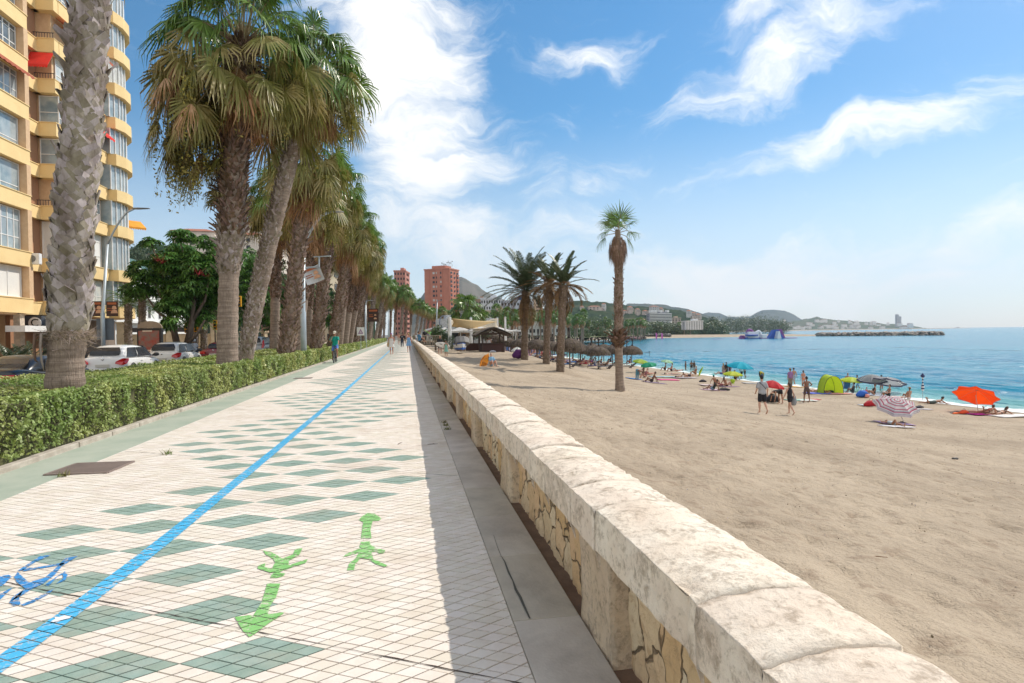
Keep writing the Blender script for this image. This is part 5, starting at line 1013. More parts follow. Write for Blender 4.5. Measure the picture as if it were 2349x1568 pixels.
car((-11.4, 70, -.13), 'dark car glimpsed between the trunks behind the thick lamp post', carpaint('dark', (.04, .045, .05)), 4.3, 1.8, 1.5)
# white colonial building and hillside villas at left
WWL = mat('white_wall', (.72, .72, .70), (.66, .66, .64), rough=.9); GRF = flat('green_roof', (.07, .15, .13), .7)
p0, p1 = D(278, 790, 88), D(406, 790, 112); t = empty('white_building', (p0.x, p0.y, -.1), 'white hotel with green roof and balconies behind the umbrella tree', 'building'); d = Vector((p1.x-p0.x, p1.y-p0.y, 0)); L = d.length; u = d.normalized(); n = Vector((u.y, -u.x, 0)); Ht = (768-603)/FPX*88+1.6
b = MB(); b.lbox((0, 0, 0), u, n, (-4, L+6), (-12, 0), (0, Ht)); b.build('wall', WWL, t)
for z in (4, 7.5, Ht-.01): b = MB(); b.lbox((0, 0, 0), u, n, (-4, L+6.3), (.003, 1.0), (z, z+.35)); b.build('cornice', WWL, t)
for z in (4.9, 8.4):
    for k in range(6):
        f = MB(); a = 1+k*L/5.2; f.lbox((0, 0, 0), u, n, (a, a+1.2), (.003, .06), (z, z+2.0)); q = f.build('window', PWHITE, t); f = MB(); f.lbox((0, 0, 0), u, n, (a+.1, a+.55), (.064, .08), (z+.1, z+1.9)); f.lbox((0, 0, 0), u, n, (a+.65, a+1.1), (.064, .08), (z+.1, z+1.9)); f.build('pane', DGL, q)
b = MB(); P = lambda a, dd, z: (u.x*a+n.x*dd, u.y*a+n.y*dd, z); b.add([P(-4, 1, Ht+.35), P(L+6, 1, Ht+.35), P(L+6, -5, Ht+3.4), P(-4, -5, Ht+3.4), P(-4, -11, Ht+.35), P(L+6, -11, Ht+.35)], [(0, 1, 2, 3), (3, 2, 5, 4), (0, 3, 4), (1, 5, 2)]); b.build('roof', GRF, t)
def villa(px, py, dep, w_, h_, label, wc=(.68, .60, .52), rc=(.38, .15, .09), rz=0, name='villa', cat='house', grp=None):
    p = D(px, py, dep); t = empty(name, p, label, cat, grp, rz); m1_ = flat('villa_wall_%02d' % int(wc[0]*100), wc, .9); m2_ = flat('villa_roof', rc, .9); dp = w_*.7
    b = MB(); b.box((0, 0, h_/2-2), (w_, dp, h_+4)); b.box((w_*.35, -dp*.35, h_*.35-1), (w_*.55, dp*.6, h_*.7+2)); b.build('wall', m1_, t); b = MB(); e = w_*.56; f = dp*.58; b.add([(-e, -f, h_), (e, -f, h_), (e, f, h_), (-e, f, h_), (-e*.4, 0, h_*1.28), (e*.4, 0, h_*1.28)], [(0, 1, 5, 4), (1, 2, 5), (2, 3, 4, 5), (3, 0, 4), (3, 2, 1, 0)]); b.build('roof', m2_, t)
    for i in range(3):
        for z in (h_*.25, h_*.68): b = MB(); b.box((-w_*.33+i*w_*.3, -dp/2-.03 if i < 2 else -dp*.66, z), (w_*.12, .12, h_*.2)); b.build('window', DGL, t)
    return t
# ------------------------------------------------------------------ people
SKN = {k: mat('skin_'+k, c, tuple(v*.88 for v in c), rough=.55, scale=3, spec=.4) for k, c in {'tan': (.40, .20, .125), 'pale': (.58, .34, .25), 'dark': (.24, .115, .07), 'red': (.50, .24, .17)}.items()}
def cloth(n, c): return flat('cloth_'+n, c, .9)
HAIRM = {'black': (.015, .012, .01), 'brown': (.06, .03, .018), 'blond': (.42, .27, .11), 'grey': (.35, .33, .31)}
def remesh(mb, name, m, par, vox, post=None):
    me = bpy.data.meshes.new(name); me.from_pydata([tuple(v) for v in mb.v], [], mb.f); o = bpy.data.objects.new(name, me); COL.objects.link(o)
    bm = bmesh.new(); bm.from_mesh(me); bmesh.ops.recalc_face_normals(bm, faces=bm.faces); bm.to_mesh(me); bm.free()
    md = o.modifiers.new('r', 'REMESH'); md.mode = 'VOXEL'; md.voxel_size = vox; md.use_smooth_shade = True; s = o.modifiers.new('s', 'SMOOTH'); s.iterations = 2; s.factor = .5
    dg = bpy.context.evaluated_depsgraph_get(); me2 = bpy.data.meshes.new_from_object(o.evaluated_get(dg)); bpy.data.objects.remove(o)
    if post and post.v:
        bm = bmesh.new(); bm.from_mesh(me2); base = [bm.verts.new(v) for v in post.v]; 
        for f in post.f:
            try: bm.faces.new([base[i] for i in f]).smooth = True
            except ValueError: pass
        bm.to_mesh(me2); bm.free()
    q = finish(bpy.data.objects.new(name, me2), par, m); return q
def nv(v): return Vector(v).normalized()
POSES = {
 'stand': dict(sp=(0, .02, 1), aL=((-.22, 0, -1), (-.08, .12, -1)), aR=((.22, 0, -1), (.08, .12, -1)), lL=((-.06, .02, -1), (-.02, -.02, -1)), lR=((.06, .02, -1), (.02, -.02, -1))),
 'hips': dict(sp=(0, .0, 1), aL=((-.7, -.15, -.75), (.75, .25, -.45)), aR=((.7, -.15, -.75), (-.75, .25, -.45)), lL=((-.2, .02, -1), (-.08, -.02, -1)), lR=((.2, .02, -1), (.08, -.02, -1))),
 'walk': dict(sp=(0, .06, 1), aL=((-.2, .3, -1), (-.05, .5, -1)), aR=((.2, -.35, -1), (.08, -.1, -1)), lL=((-.05, -.3, -1), (-.02, -.55, -.85)), lR=((.05, .32, -1), (.02, .02, -1))),
 'walk2': dict(sp=(0, .04, 1), aL=((-.3, -.1, -1), (.1, .6, -.6)), aR=((.25, -.25, -1), (.1, .3, -1)), lL=((-.05, .1, -1), (-.02, -.05, -1)), lR=((.05, -.12, -1), (.02, -.5, -.85))),
 'bend': dict(sp=(0, .95, -.12), aL=((-.1, .15, -1), (.0, .2, -1)), aR=((.1, .1, -1), (0, .25, -1)), lL=((-.1, -.12, -1), (-.02, -.1, -1)), lR=((.12, .02, -1), (.02, -.12, -1)), hd=(0, .75, -.5)),
 'crouch': dict(sp=(0, .55, .8), aL=((-.1, .5, -.8), (.1, .6, -.7)), aR=((.1, .5, -.8), (-.1, .6, -.7)), lL=((-.3, .85, .1), (0, -.35, -.95)), lR=((.3, .85, .1), (0, -.35, -.95))),
 'sit': dict(sp=(0, -.16, 1), aL=((-.25, .45, -.85), (.15, .8, -.25)), aR=((.25, .45, -.85), (-.15, .8, -.25)), lL=((-.15, .75, .65), (0, .5, -.85)), lR=((.15, .75, .65), (0, .5, -.85)), seat=1),
 'sitback': dict(sp=(0, -.45, .9), aL=((-.25, -.55, -.8), (-.05, -.3, -1)), aR=((.25, -.55, -.8), (.05, -.3, -1)), lL=((-.12, .95, .3), (0, .9, -.4)), lR=((.12, .75, .68), (0, .45, -.88)), seat=1),
 'chair': dict(sp=(0, -.25, 1), aL=((-.2, .4, -.85), (0, .9, 0)), aR=((.2, .4, -.85), (0, .9, 0)), lL=((-.12, 1, .05), (0, .2, -1)), lR=((.12, 1, .05), (0, .2, -1)), seat=1),
 'supine': dict(sp=(0, -1, .05), aL=((-.5, .7, -.05), (-.2, .8, 0)), aR=((.7, -.5, 0), (-.4, -.8, .2)), lL=((-.1, 1, 0), (0, 1, 0)), lR=((.12, .8, .7), (0, .55, -.9)), seat=1),
 'prone': dict(sp=(0, 1, .22), aL=((-.45, .6, -.55), (.3, .8, -.1)), aR=((.45, .6, -.55), (-.3, .8, -.1)), lL=((-.1, -1, -.02), (-.02, -1, .0)), lR=((.1, -1, -.02), (.02, -.4, .9)), seat=1, hd=(0, .6, .8)),
 'flat': dict(sp=(0, 1, .03), aL=((-.8, .6, -.1), (.5, .8, 0)), aR=((.8, .6, -.1), (-.5, .8, 0)), lL=((-.12, -1, 0), (-.02, -1, 0)), lR=((.12, -1, 0), (.02, -1, 0)), seat=1, hd=(0, 1, .1)),
 'lounge': dict(sp=(0, -.75, .65), aL=((-.3, .6, -.6), (0, .9, -.1)), aR=((.3, .6, -.6), (0, .9, -.1)), lL=((-.1, 1, .1), (0, 1, -.08)), lR=((.1, .85, .5), (0, .7, -.7)), seat=1),
 'cycle': dict(sp=(0, .35, 1), aL=((-.18, .75, -.75), (-.1, .85, -.6)), aR=((.3, .35, -.75), (-.5, .35, .85)), lL=((-.1, .85, -.5), (-.03, -.2, -1)), lR=((.1, .45, -.9), (.03, -.25, -1)), seat=2),
 'carry': dict(sp=(0, -.03, 1), aL=((-.3, .2, -1), (.5, .8, -.25)), aR=((.3, .2, -1), (-.5, .8, -.25)), lL=((-.06, .02, -1), (-.02, -.02, -1)), lR=((.1, .12, -1), (.02, -.02, -1))),
}
NP = [0]
def person(at, label, pose='stand', yaw=0, h=1.72, skin='tan', wear=(), hair=('black', 'short'), group=None, near=False, z=0., sitz=0., fat=1., cat='person'):
    """wear: list of (piece, colour name, rgb)"""
    P = POSES[pose]; k = h/1.75; t = empty('person', at, label, cat, group, math.radians(yaw)); t.location.z += z
    sp = nv(P['sp']); up = Vector((0, 0, 1)); side = Vector((1, 0, 0)); front = side.cross(sp)*-1 if False else sp.cross(side)*-1
    pel = Vector((0, 0, .93)); chest = pel+sp*.34; neck = pel+sp*.53; hd = nv(P.get('hd', tuple(sp*.8+Vector((0, .08, .3))))); head = neck+hd*.19
    if P.get('seat') and pose in ('supine',): hd = nv((0, -1, .12)); head = neck+hd*.19
    b = MB(); J = {}
    def bd(pts, rs, side_=side, **q): b.tube([Vector(p) for p in pts], rs, 10, side=side_, rnd=True, **q)
    f = fat
    TOR = ([pel-sp*.05, pel+sp*.03, pel+sp*.16, pel+sp*.32, pel+sp*.44, pel+sp*.5], [(.135*f, .09*f), (.165*f, .115*f), (.132*f, .09*f), (.155*f, .10*f), (.165, .085), (.08, .06)]); bd(*TOR)
    bd([neck-sp*.03, neck+hd*.08], [.055, .05]); fw = Vector((0, 1, 0)); fw = (fw-hd*fw.dot(hd)); fw = fw.normalized() if fw.length > .3 else Vector((0, 0, 1)) if sp.y < 0 else Vector((0, 0, -1))
    hs = hd.cross(fw); bd([head-hd*.07, head, head+hd*.06], [(.055, .065), (.074, .09), (.062, .078)], hs)
    b.tube([head+fw*.085-hd*.01, head+fw*.105-hd*.03], [.012, .014], 6, rnd=True)
    for s in (-1, 1): b.tube([head+hs*s*.07+hd*.02, head+hs*s*.08-hd*.02], [.018, .012], 6, rnd=True)
    H = MB()
    for s, A in ((-1, P['aL']), (1, P['aR'])):
        sh = neck-sp*.05+side*s*.175; a1, a2 = nv(A[0]), nv(A[1]); elb = sh+a1*.29; wr = elb+a2*.25; J['sh%d' % s], J['el%d' % s], J['wr%d' % s] = sh, elb, wr
        bd([sh+side*-s*.05, sh, sh+a1*.12, elb], [.05, .052, .046*f, .037]); bd([elb, elb+a2*.08, wr], [.037, .038, .026]); palm = wr+a2*.075; sd2 = a2.cross(up); sd2 = sd2.normalized() if sd2.length > .3 else Vector((0, 1, 0))
        bd([wr, palm], [(.024, .018), (.036, .015)], sd2)
        for q, (o_, l) in enumerate(((-.028, .060), (-.010, .075), (.010, .070), (.028, .055))):
            p0 = palm+sd2*o_; H.tube([p0, p0+a2*l*.5, p0+(a2*.85+a2.cross(sd2)*.4*s)*l], [.0085, .008, .006], 5)
        H.tube([wr+a2*.03+sd2*.028, wr+a2*.06+sd2*.055, wr+a2*.09+sd2*.06], [.010, .009, .007], 5)
    for s, A in ((-1, P['lL']), (1, P['lR'])):
        hp = pel+side*s*.088-sp*.02; t1, t2 = nv(A[0]), nv(A[1]); kn = hp+t1*.42; an = kn+t2*.40; J['hp%d' % s], J['kn%d' % s], J['an%d' % s] = hp, kn, an
        bd([hp, hp+t1*.15, kn], [.088*f, .078*f, .054]); bd([kn, kn+t2*.12, kn+t2*.3, an], [.052, .055*f, .036, .034])
        ft = Vector((0, 1, -.12)) if abs(t2.z) > .5 else (Vector((0, .25, 1)) if t2.y > 0 else Vector((0, -.8, -.3)));
        if pose in ('walk', 'walk2') and t2.y < -.4: ft = Vector((0, .7, -.75))
        ft = ft.normalized(); J['ft%d' % s] = ft; bd([an-ft*.03+Vector((0, 0, -.02)), an+ft*.10+Vector((0, 0, -.045 if abs(t2.z) > .5 else 0)), an+ft*.17+Vector((0, 0, -.05 if abs(t2.z) > .5 else 0))], [(.035, .035), (.042, .026), (.036, .016)])
    zmin = min(v[2] for v in b.v) if not sitz else pel.z-.10-sitz
    sh_ = Vector((0, 0, -zmin)); S_ = lambda mb: setattr(mb, 'v', [tuple((Vector(v)+sh_)*k) for v in mb.v])
    vox = (.014 if near else .026)*k
    S_(b); S_(H); body = remesh(b, 'body', SKN[skin], t, vox, H if near else None)
    IN = .017
    def c_torso(c, a, z_, arms=0., ex=IN): 
        pts, rs = TOR; L = [(p, r) for p, r in zip(pts, rs)]; sel = [(p, (r[0]+ex, r[1]+ex)) for i, (p, r) in enumerate(L) if a <= i <= z_]; c.tube([p for p, r in sel], [r for p, r in sel], 12, side=side, rnd=True)
        if arms:
            for s in (-1, 1): sh, el = J['sh%d' % s], J['el%d' % s]; c.tube([sh-side*s*.06, sh, sh+(el-sh)*arms], [.058+ex*.5, .058+ex*.6, .052+ex], 10, rnd=True)
    for w_ in wear:
        c = MB(); n_, cn, rgb = w_[:3]
        if n_ == 'shirt': c_torso(c, 0, 5, .7, .022)
        elif n_ == 'vest': c_torso(c, 0, 4, 0, .018)
        elif n_ == 'shorts' or n_ == 'pants' or n_ == 'trunks' or n_ == 'bikini_bottom':
            ll = {'shorts': .75, 'pants': 1., 'trunks': .4, 'bikini_bottom': .0}[n_]; c.tube([pel-sp*.06, pel+sp*(.07 if n_ != 'bikini_bottom' else .01)], [(.145*f+.015, .10*f+.012), (.158*f+.016, .105*f+.014)], 12, side=side, rnd=True)
            if ll:
                for s in (-1, 1): hp, kn, an = J['hp%d' % s], J['kn%d' % s], J['an%d' % s]; c.tube([hp, hp+(kn-hp)*ll], [.10*f, .088*f if ll > .5 else .095*f], 10, rnd=True)
                if n_ == 'pants':
                    for s in (-1, 1): c.tube([J['kn%d' % s], J['an%d' % s]], [.075, .06], 10, rnd=True)
            else:
                for s in (-1, 1): hp, kn = J['hp%d' % s], J['kn%d' % s]; c.tube([hp-(kn-hp)*.06, hp+(kn-hp)*.06], [.098*f, .09*f], 10, rnd=True)
            n_ = 'swim_trunks' if n_ == 'trunks' else n_
        elif n_ == 'bikini_top': c.tube([pel+sp*.31, pel+sp*.38], [(.165*f, .115*f), (.17, .112)], 12, side=side)
        elif n_ == 'swimsuit': c_torso(c, 0, 4, 0, .012)
        elif n_ == 'dress':
            ln = w_[3] if len(w_) > 3 else .36; c.tube([pel-Vector((0, 0, ln)), pel-Vector((0, 0, ln*.5)), pel, pel+sp*.16, pel+sp*.32, pel+sp*.42], [(.26*f, .2*f), (.22*f, .17*f), (.185*f, .13*f), (.15*f, .11*f), (.172*f, .12*f), (.15, .09)], 14, side=side)
        elif n_ == 'long_hair' : continue
        if c.v: S_(c); remesh(c, n_, cloth(cn, rgb), t, vox*1.05)
        if n_ in ('hat', 'cap', 'helmet'):
            c = MB(); br = {'hat': .155, 'cap': .082, 'helmet': .12}[n_]; tp_ = head+hd*.055; q = hd.to_track_quat('Z', 'Y').to_matrix().to_4x4(); v0 = len(c.v)
            c.lathe([(br*.97, -.006), (br, 0), (.092, .006), (.09, .05), (.075, .085), (.04, .1), (0, .102)] if n_ != 'helmet' else [(.11, -.09), (.13, -.02), (.125, .06), (.08, .12), (0, .135)], 16)
            c.v = [tuple((tp_+(q @ Vector(v))+sh_)*k) for v in c.v]
            if n_ == 'cap': fc = head+hd*.06+fw*.1; c.add([tuple((p+sh_)*k) for p in (fc-hs*.06, fc+hs*.06, fc+hs*.045+fw*.08, fc-hs*.045+fw*.08)], [(0, 1, 2, 3)])
            c.build(n_, cloth(cn, rgb), t, smooth=True)
    hc = MB(); back = -fw
    hc.tube([head-hd*.0+back*.022, head+hd*.045+back*.016, head+hd*.085+back*.008], [(.080, .084), (.083, .088), (.058, .064)], 12, side=hs, rnd=True)
    if hair[1] in ('long',): hc.tube([head+hd*.03+back*.05, head-hd*.08+back*.07, head-hd*.24+back*.08], [(.075, .05), (.08, .045), (.05, .02)], 10, side=hs, rnd=True)
    if hair[1] == 'pony': hc.tube([head+hd*.03+back*.09, head-hd*.06+back*.13, head-hd*.2+back*.12], [.03, .032, .012], 8, rnd=True)
    if hair[1] != 'bald': S_(hc); remesh(hc, 'hair', flat('hair_'+hair[0], HAIRM[hair[0]], .7), t, vox*.9)
    t['_k'] = k; J = {a: (v+sh_)*k if a[:2] != 'ft' else v for a, v in J.items()}; J['sp'] = sp; J['neck'] = (neck+sh_)*k; J['head'] = (head+sh_)*k; J['pel'] = (pel+sh_)*k; del t['_k']; return t, J
def bag(par, J, s, name, m, sz, drop=.45, strap=True, side_=1):
    sh = J['sh%d' % s]; c = sh+Vector((s*.1, .0, -drop)); b = MB(); b.tube([c+Vector((0, 0, sz*.45)), c+Vector((0, 0, 0)), c+Vector((0, 0, -sz*.4))], [(.04, sz*.38), (.09, sz*.52), (.06, sz*.42)], 12, rnd=True); o = b.build(name, m, None, smooth=True); o.parent = None
    st = MB(); st.tube([sh+Vector((-s*.03, 0, .05)), c+Vector((s*.02, sz*.4, sz*.35))], [.012, .012], 6); st.tube([sh+Vector((-s*.03, 0, .05)), c+Vector((s*.02, -sz*.4, sz*.35))], [.012, .012], 6); q = st.build('strap', m, o)
    o.matrix_world = par.matrix_world.copy() if False else Matrix.Translation(par.location) @ Matrix.Rotation(par.rotation_euler.z, 4, 'Z'); return o
GR_ = 'people on the beach and promenade'
def pp(xy, label, pose, yaw, h=1.72, **k): return person(SP(*xy), label, pose, yaw, h, group=GR_, **k)
def pw(xy, label, pose, yaw, h=1.72, **k): p = G(xy[0], xy[1]); return person(p, label, pose, yaw, h, group='people on the promenade', **k)
# --- promenade walkers
t, J = pw(cp(1730, 848), 'woman walking towards us in a strapless white top, pale skirt and purple visor, straw bag', 'walk2', 175, 1.66, skin='red', wear=[('dress', 'pale', (.68, .66, .64), .34), ('cap', 'purple', (.30, .16, .36))], hair=('brown', 'short'), near=True, fat=1.1)
o = bag(t, J, -1 if False else 1, 'straw_bag', flat('straw', (.42, .27, .13)), .4, .55); tag(o, 'big round straw bag on the shoulder of the woman in white', 'bag')
pw(cp(2035, 803), 'woman in a blue and teal tiered sundress walking away near the wall', 'walk', 3, 1.70, skin='red', wear=[('dress', 'sky', (.22, .42, .72), .36)], hair=('blond', 'short'), near=True)
b = MB()
t, J = pw(cp(1918, 722), 'man in black shirt and dark trousers walking away in the middle of the promenade', 'walk2', 0, 1.74, wear=[('shirt', 'black', (.015, .017, .022)), ('pants', 'navy', (.03, .04, .07))])
b = MB(); c = J['neck']-Vector((0, .155, .16)); b.box(tuple(c), (.2, .008, .045)); b.build('shirt_lettering', flat('print_white', (.7, .7, .7)), t)
pw(cp(1863, 680), 'shirtless man in pale shorts walking in the distance left of the man in black', 'walk', 180, 1.8, skin='red', wear=[('shorts', 'khaki', (.42, .38, .33))], hair=('brown', 'bald'))
pw(cp(1965, 676), 'distant walker in a dark vest between the man in black and the blue dress', 'walk', 0, 1.7, skin='pale', wear=[('vest', 'black', (.02, .02, .02)), ('shorts', 'tan', (.36, .28, .2))], hair=('blond', 'short'))
pw(cp(2125, 672), 'distant walker in patterned olive clothes close to the wall', 'walk2', 0, 1.68, wear=[('shirt', 'olive', (.2, .18, .12)), ('pants', 'olive', (.2, .18, .12))], hair=('grey', 'short'))
pw(cp(2172, 640), 'far walker in white top near the end of the promenade', 'walk', 0, 1.7, wear=[('shirt', 'white', (.7, .72, .75)), ('shorts', 'blueg', (.15, .25, .4))])
t, J = person(Vector((1.1, 55, .88)), 'man in a blue shirt sitting on the far part of the sea wall', 'sit', -60, 1.75, skin='tan', group='people on the promenade', wear=[('shirt', 'denim', (.08, .22, .38)), ('shorts', 'dk', (.05, .05, .06))], near=True)
# --- cyclist and bicycle
gp = G(*cp(712, 1000)); BY = Vector((gp.x, gp.y+.6, 0)); t = empty('bicycle', BY, 'dark mountain bicycle ridden towards us on the green strip', 'bicycle', rz=PI)
for yy in (-.53, .55):
    b = MB(); b.lathe([(.315, -.02), (.345, -.024), (.352, 0), (.345, .024), (.315, .02)], 36); q = b.build('wheel', TYRE, t, smooth=True); q.rotation_euler = (0, PI/2, 0); q.location = (0, yy, .352)
    b = MB(); b.lathe([(.30, -.012), (.318, -.012), (.318, .012), (.30, .012)], 30)
    for k in range(14): a = 2*PI*k/14; b.tube([(0, 0, .02*(-1)**k), (cos(a)*.305, sin(a)*.305, 0)], [.0025, .0025], 4)
    b.build('rim', RIM, q)
b = MB()
for a, c in (((0, -.53, .352), (0, -.1, .3)), ((0, -.53, .352), (0, -.25, .78)), ((0, -.1, .3), (0, -.27, .88)), ((0, -.1, .3), (0, .38, .72)), ((0, -.25, .78), (0, .36, .80)), ((0, .38, .70), (0, .36, .95))): b.tube([a, c], [.018, .018], 8)
b.build('frame', TRIM, t); b = MB()
for s in (-1, 1): b.tube([(s*.06, .55, .352), (s*.05, .4, .68)], [.016, .02], 8)
b.tube([(-.06, .4, .70), (.06, .4, .70)], [.02, .02], 8); b.build('fork', TRIM, t); b = MB(); b.tube([(-.33, .30, 1.02), (-.1, .37, .98), (.1, .37, .98), (.33, .30, 1.02)], [.014]*4, 8); b.tube([(0, .36, .9), (0, .37, .98)], [.018, .018], 8); b.build('handlebar', TRIM, t)
b = MB(); b.tube([(0, -.42, .92), (0, -.2, .93)], [(.08, .03), (.03, .02)], 10, rnd=True); b.build('saddle', BLK, t); b = MB(); b.tube([(-.08, -.1, .3), (-.08, -.04, .14)], [.01, .01], 6); b.tube([(.08, -.1, .3), (.08, -.16, .46)], [.01, .01], 6); b.box((-.13, -.04, .14), (.09, .08, .02)); b.box((.13, -.16, .46), (.09, .08, .02)); b.tube([(-.09, -.1, .3), (.09, -.1, .3)], [.05, .05], 12); b.build('crank', BLK, t)
t, J = person(BY+Vector((0, .27, 0)), 'cyclist in a teal t-shirt, blue shorts and pale cap riding towards us', 'cycle', 180, 1.76, skin='tan', group='people on the promenade', wear=[('shirt', 'teal', (.005, .30, .24)), ('shorts', 'cobalt', (.10, .20, .60)), ('cap', 'cream', (.7, .66, .56))], near=True, sitz=.0)
t.location.z = 0; zz_ = J['pel'].z; t.location.z = .93-(zz_-.10)
# scooter rider on the road
p = D(447, 800, 47); t = empty('scooter', (p.x, p.y, -.13), 'scooter standing in the road between the white and the red car', 'scooter'); b = MB(); b.tube([(0, -.7, .5), (0, -.3, .6), (0, .1, .35), (0, .5, .45), (0, .62, .9)], [.16, .17, .12, .12, .05], 10, rnd=True); b.build('body', flat('scooter_grey', (.12, .12, .13), .3), t, smooth=True)
for yy in (-.6, .62): b = MB(); b.lathe([(.12, -.05), (.23, -.05), (.25, 0), (.23, .05), (.12, .05)], 20); q = b.build('wheel', TYRE, t); q.rotation_euler = (0, PI/2, 0); q.location = (0, yy, .25)
b = MB(); b.tube([(-.3, .5, .98), (0, .6, 1.0), (.3, .5, .98)], [.02]*3, 6); b.build('handlebar', BLK, t)
person(Vector((p.x, p.y-.1, -.13)), 'scooter rider in a pale shirt with a white helmet among the cars', 'chair', 10, 1.75, wear=[('shirt', 'paleblue', (.55, .6, .68)), ('pants', 'jean', (.08, .12, .22)), ('helmet', 'white', (.8, .8, .8))], z=.28, group='people on the road')
p = D(452, 800, 50); 
# --- people on sand
t, J = pp(c4(1640, 1040), 'man in grey t-shirt, black shorts and cap walking away with a diagonal bag strap', 'walk2', -4, 1.80, skin='pale', wear=[('shirt', 'grey', (.36, .37, .40)), ('shorts', 'black2', (.012, .013, .02)), ('cap', 'navy', (.04, .05, .09))], near=True, fat=1.08)
b = MB(); b.tube([J['sh-1']+Vector((.02, -.06, .06)), J['neck']+Vector((0, -.14, -.18)), J['sh1']+Vector((-.02, -.11, -.30))], [.016]*3, 6, side=(0, 1, 0)); b.build('bag_strap', BLK, t)
t, J = pp(c4(1945, 1050), 'woman in black top and shorts walking with a big grey shoulder bag', 'walk', 20, 1.62, skin='pale', wear=[('vest', 'black3', (.015, .014, .02)), ('trunks', 'black3', (.015, .014, .02))], hair=('brown', 'long'), near=True)
o = bag(t, J, 1, 'shoulder_bag', flat('bag_grey', (.30, .33, .36)), .46, .62); tag(o, 'big grey-blue cloth shoulder bag of the woman in black walking on the sand', 'bag')
pp(c4(1835, 925), 'person in black bending over a black bag beside the red parasol', 'bend', 95, 1.66, skin='tan', wear=[('vest', 'black4', (.014, .014, .016)), ('trunks', 'black4', (.014, .014, .016))], hair=('black', 'pony'), near=True)
pp(c4(2130, 912), 'shirtless man in brown shorts standing hands on hips', 'hips', 0, 1.78, skin='dark', wear=[('shorts', 'brown', (.10, .065, .06))], near=True)
pp(c4(1950, 752), 'person in a purple shirt and straw hat standing at the water edge', 'stand', 0, 1.72, skin='tan', wear=[('shirt', 'purple', (.13, .05, .30)), ('pants', 'khaki2', (.24, .19, .15)), ('hat', 'strawhat', (.36, .26, .16))], near=True, fat=1.15)
pp(c4(1990, 728), 'shirtless man in grey swim shorts by the water, right of the purple shirt', 'walk', 0, 1.8, skin='tan', wear=[('shorts', 'greyblue', (.33, .35, .42))], near=True)
pp(c4(2092, 745), 'slim woman in an orange bikini standing at the water edge', 'stand', 0, 1.66, skin='red', wear=[('bikini_bottom', 'orange', (.60, .20, .10)), ('bikini_top', 'orange', (.60, .20, .10))], hair=('black', 'pony'), near=True)
pp(c4(1620, 655), 'man in a yellow and navy top stooping at the water beyond the grey shirt man', 'bend', 170, 1.7, wear=[('shirt', 'mustard', (.45, .36, .03)), ('shorts', 'navy2', (.02, .03, .07))])
pp(c4(1245, 632), 'tall man in a black shirt standing left of the turquoise parasol', 'stand', 10, 1.85, wear=[('shirt', 'black5', (.012, .014, .016)), ('pants', 'black5', (.012, .014, .016))], hair=('brown', 'short'), fat=1.1)
pp(c4(1213, 630), 'blond woman standing just left of the tall man in black', 'stand', 20, 1.7, skin='pale', wear=[('dress', 'sand', (.4, .32, .28), .3)], hair=('blond', 'long'))
pp(c4(1282, 628), 'dark haired girl standing between the man in black and the turquoise parasol', 'stand', 160, 1.62, skin='tan', wear=[('swimsuit', 'wine', (.12, .03, .05))], hair=('brown', 'long'))
pp(c4(1412, 650), 'person in white standing under the turquoise parasol', 'walk', 180, 1.7, wear=[('shirt', 'white2', (.7, .7, .7)), ('shorts', 'black6', (.02, .02, .02))])
pp(c4(1447, 650), 'person in a grey vest standing under the right side of the turquoise parasol', 'walk2', 90, 1.7, wear=[('vest', 'grey2', (.4, .4, .42)), ('shorts', 'brown2', (.1, .05, .04))])
pp(c4(1195, 635), 'man reclining left of the yellow-green parasol, only head and shoulders clear', 'lounge', 60, 1.75, skin='red', wear=[('trunks', 'blue2', (.04, .08, .2))], z=.3)
pp(c4(1342, 660), 'dark haired person on a low seat under the yellow-green parasol', 'sit', 180, 1.7, skin='dark', wear=[('vest', 'black7', (.02, .02, .02)), ('trunks', 'black7', (.02, .02, .02))], near=False)
pp(c4(1100, 782), 'woman in grey shorts and cap leaning back on her hands on a pink towel', 'sitback', 60, 1.68, skin='dark', wear=[('trunks', 'bluegrey', (.14, .2, .28)), ('vest', 'black8', (.02, .03, .03))], near=True)
pp(c4(1125, 720), 'person in a turquoise cap lying behind the woman leaning on her hands', 'sitback', -60, 1.7, skin='tan', wear=[('trunks', 'black8', (.02, .02, .02)), ('cap', 'aqua', (.06, .4, .38))])
pp(c4(1185, 735), 'sunbather with raised knees in the group of four on the sand', 'supine', 95, 1.7, skin='tan', wear=[('trunks', 'wine2', (.2, .03, .05))]); pp(c4(1245, 740), 'dark haired sunbather resting on elbows at the right of the group of four', 'sitback', -70, 1.68, skin='tan', wear=[('bikini_bottom', 'black8', (.02, .02, .02))], hair=('black', 'long'))
pp(c4(797, 572), 'slim girl standing at the water left of the huddled pair', 'stand', 90, 1.5, skin='dark', wear=[('bikini_bottom', 'dark', (.03, .02, .03)), ('bikini_top', 'dark', (.03, .02, .03))], hair=('black', 'long'))
pp(c4(860, 578), 'person with long hair standing at the water, left of a huddled pair', 'stand', 0, 1.66, skin='dark', wear=[('trunks', 'dark2', (.04, .025, .02))], hair=('brown', 'long')); pp(c4(890, 575), 'person standing at the water, right of a huddled pair', 'stand', 10, 1.62, skin='dark', wear=[('swimsuit', 'brown3', (.1, .05, .03))], hair=('brown', 'long'))
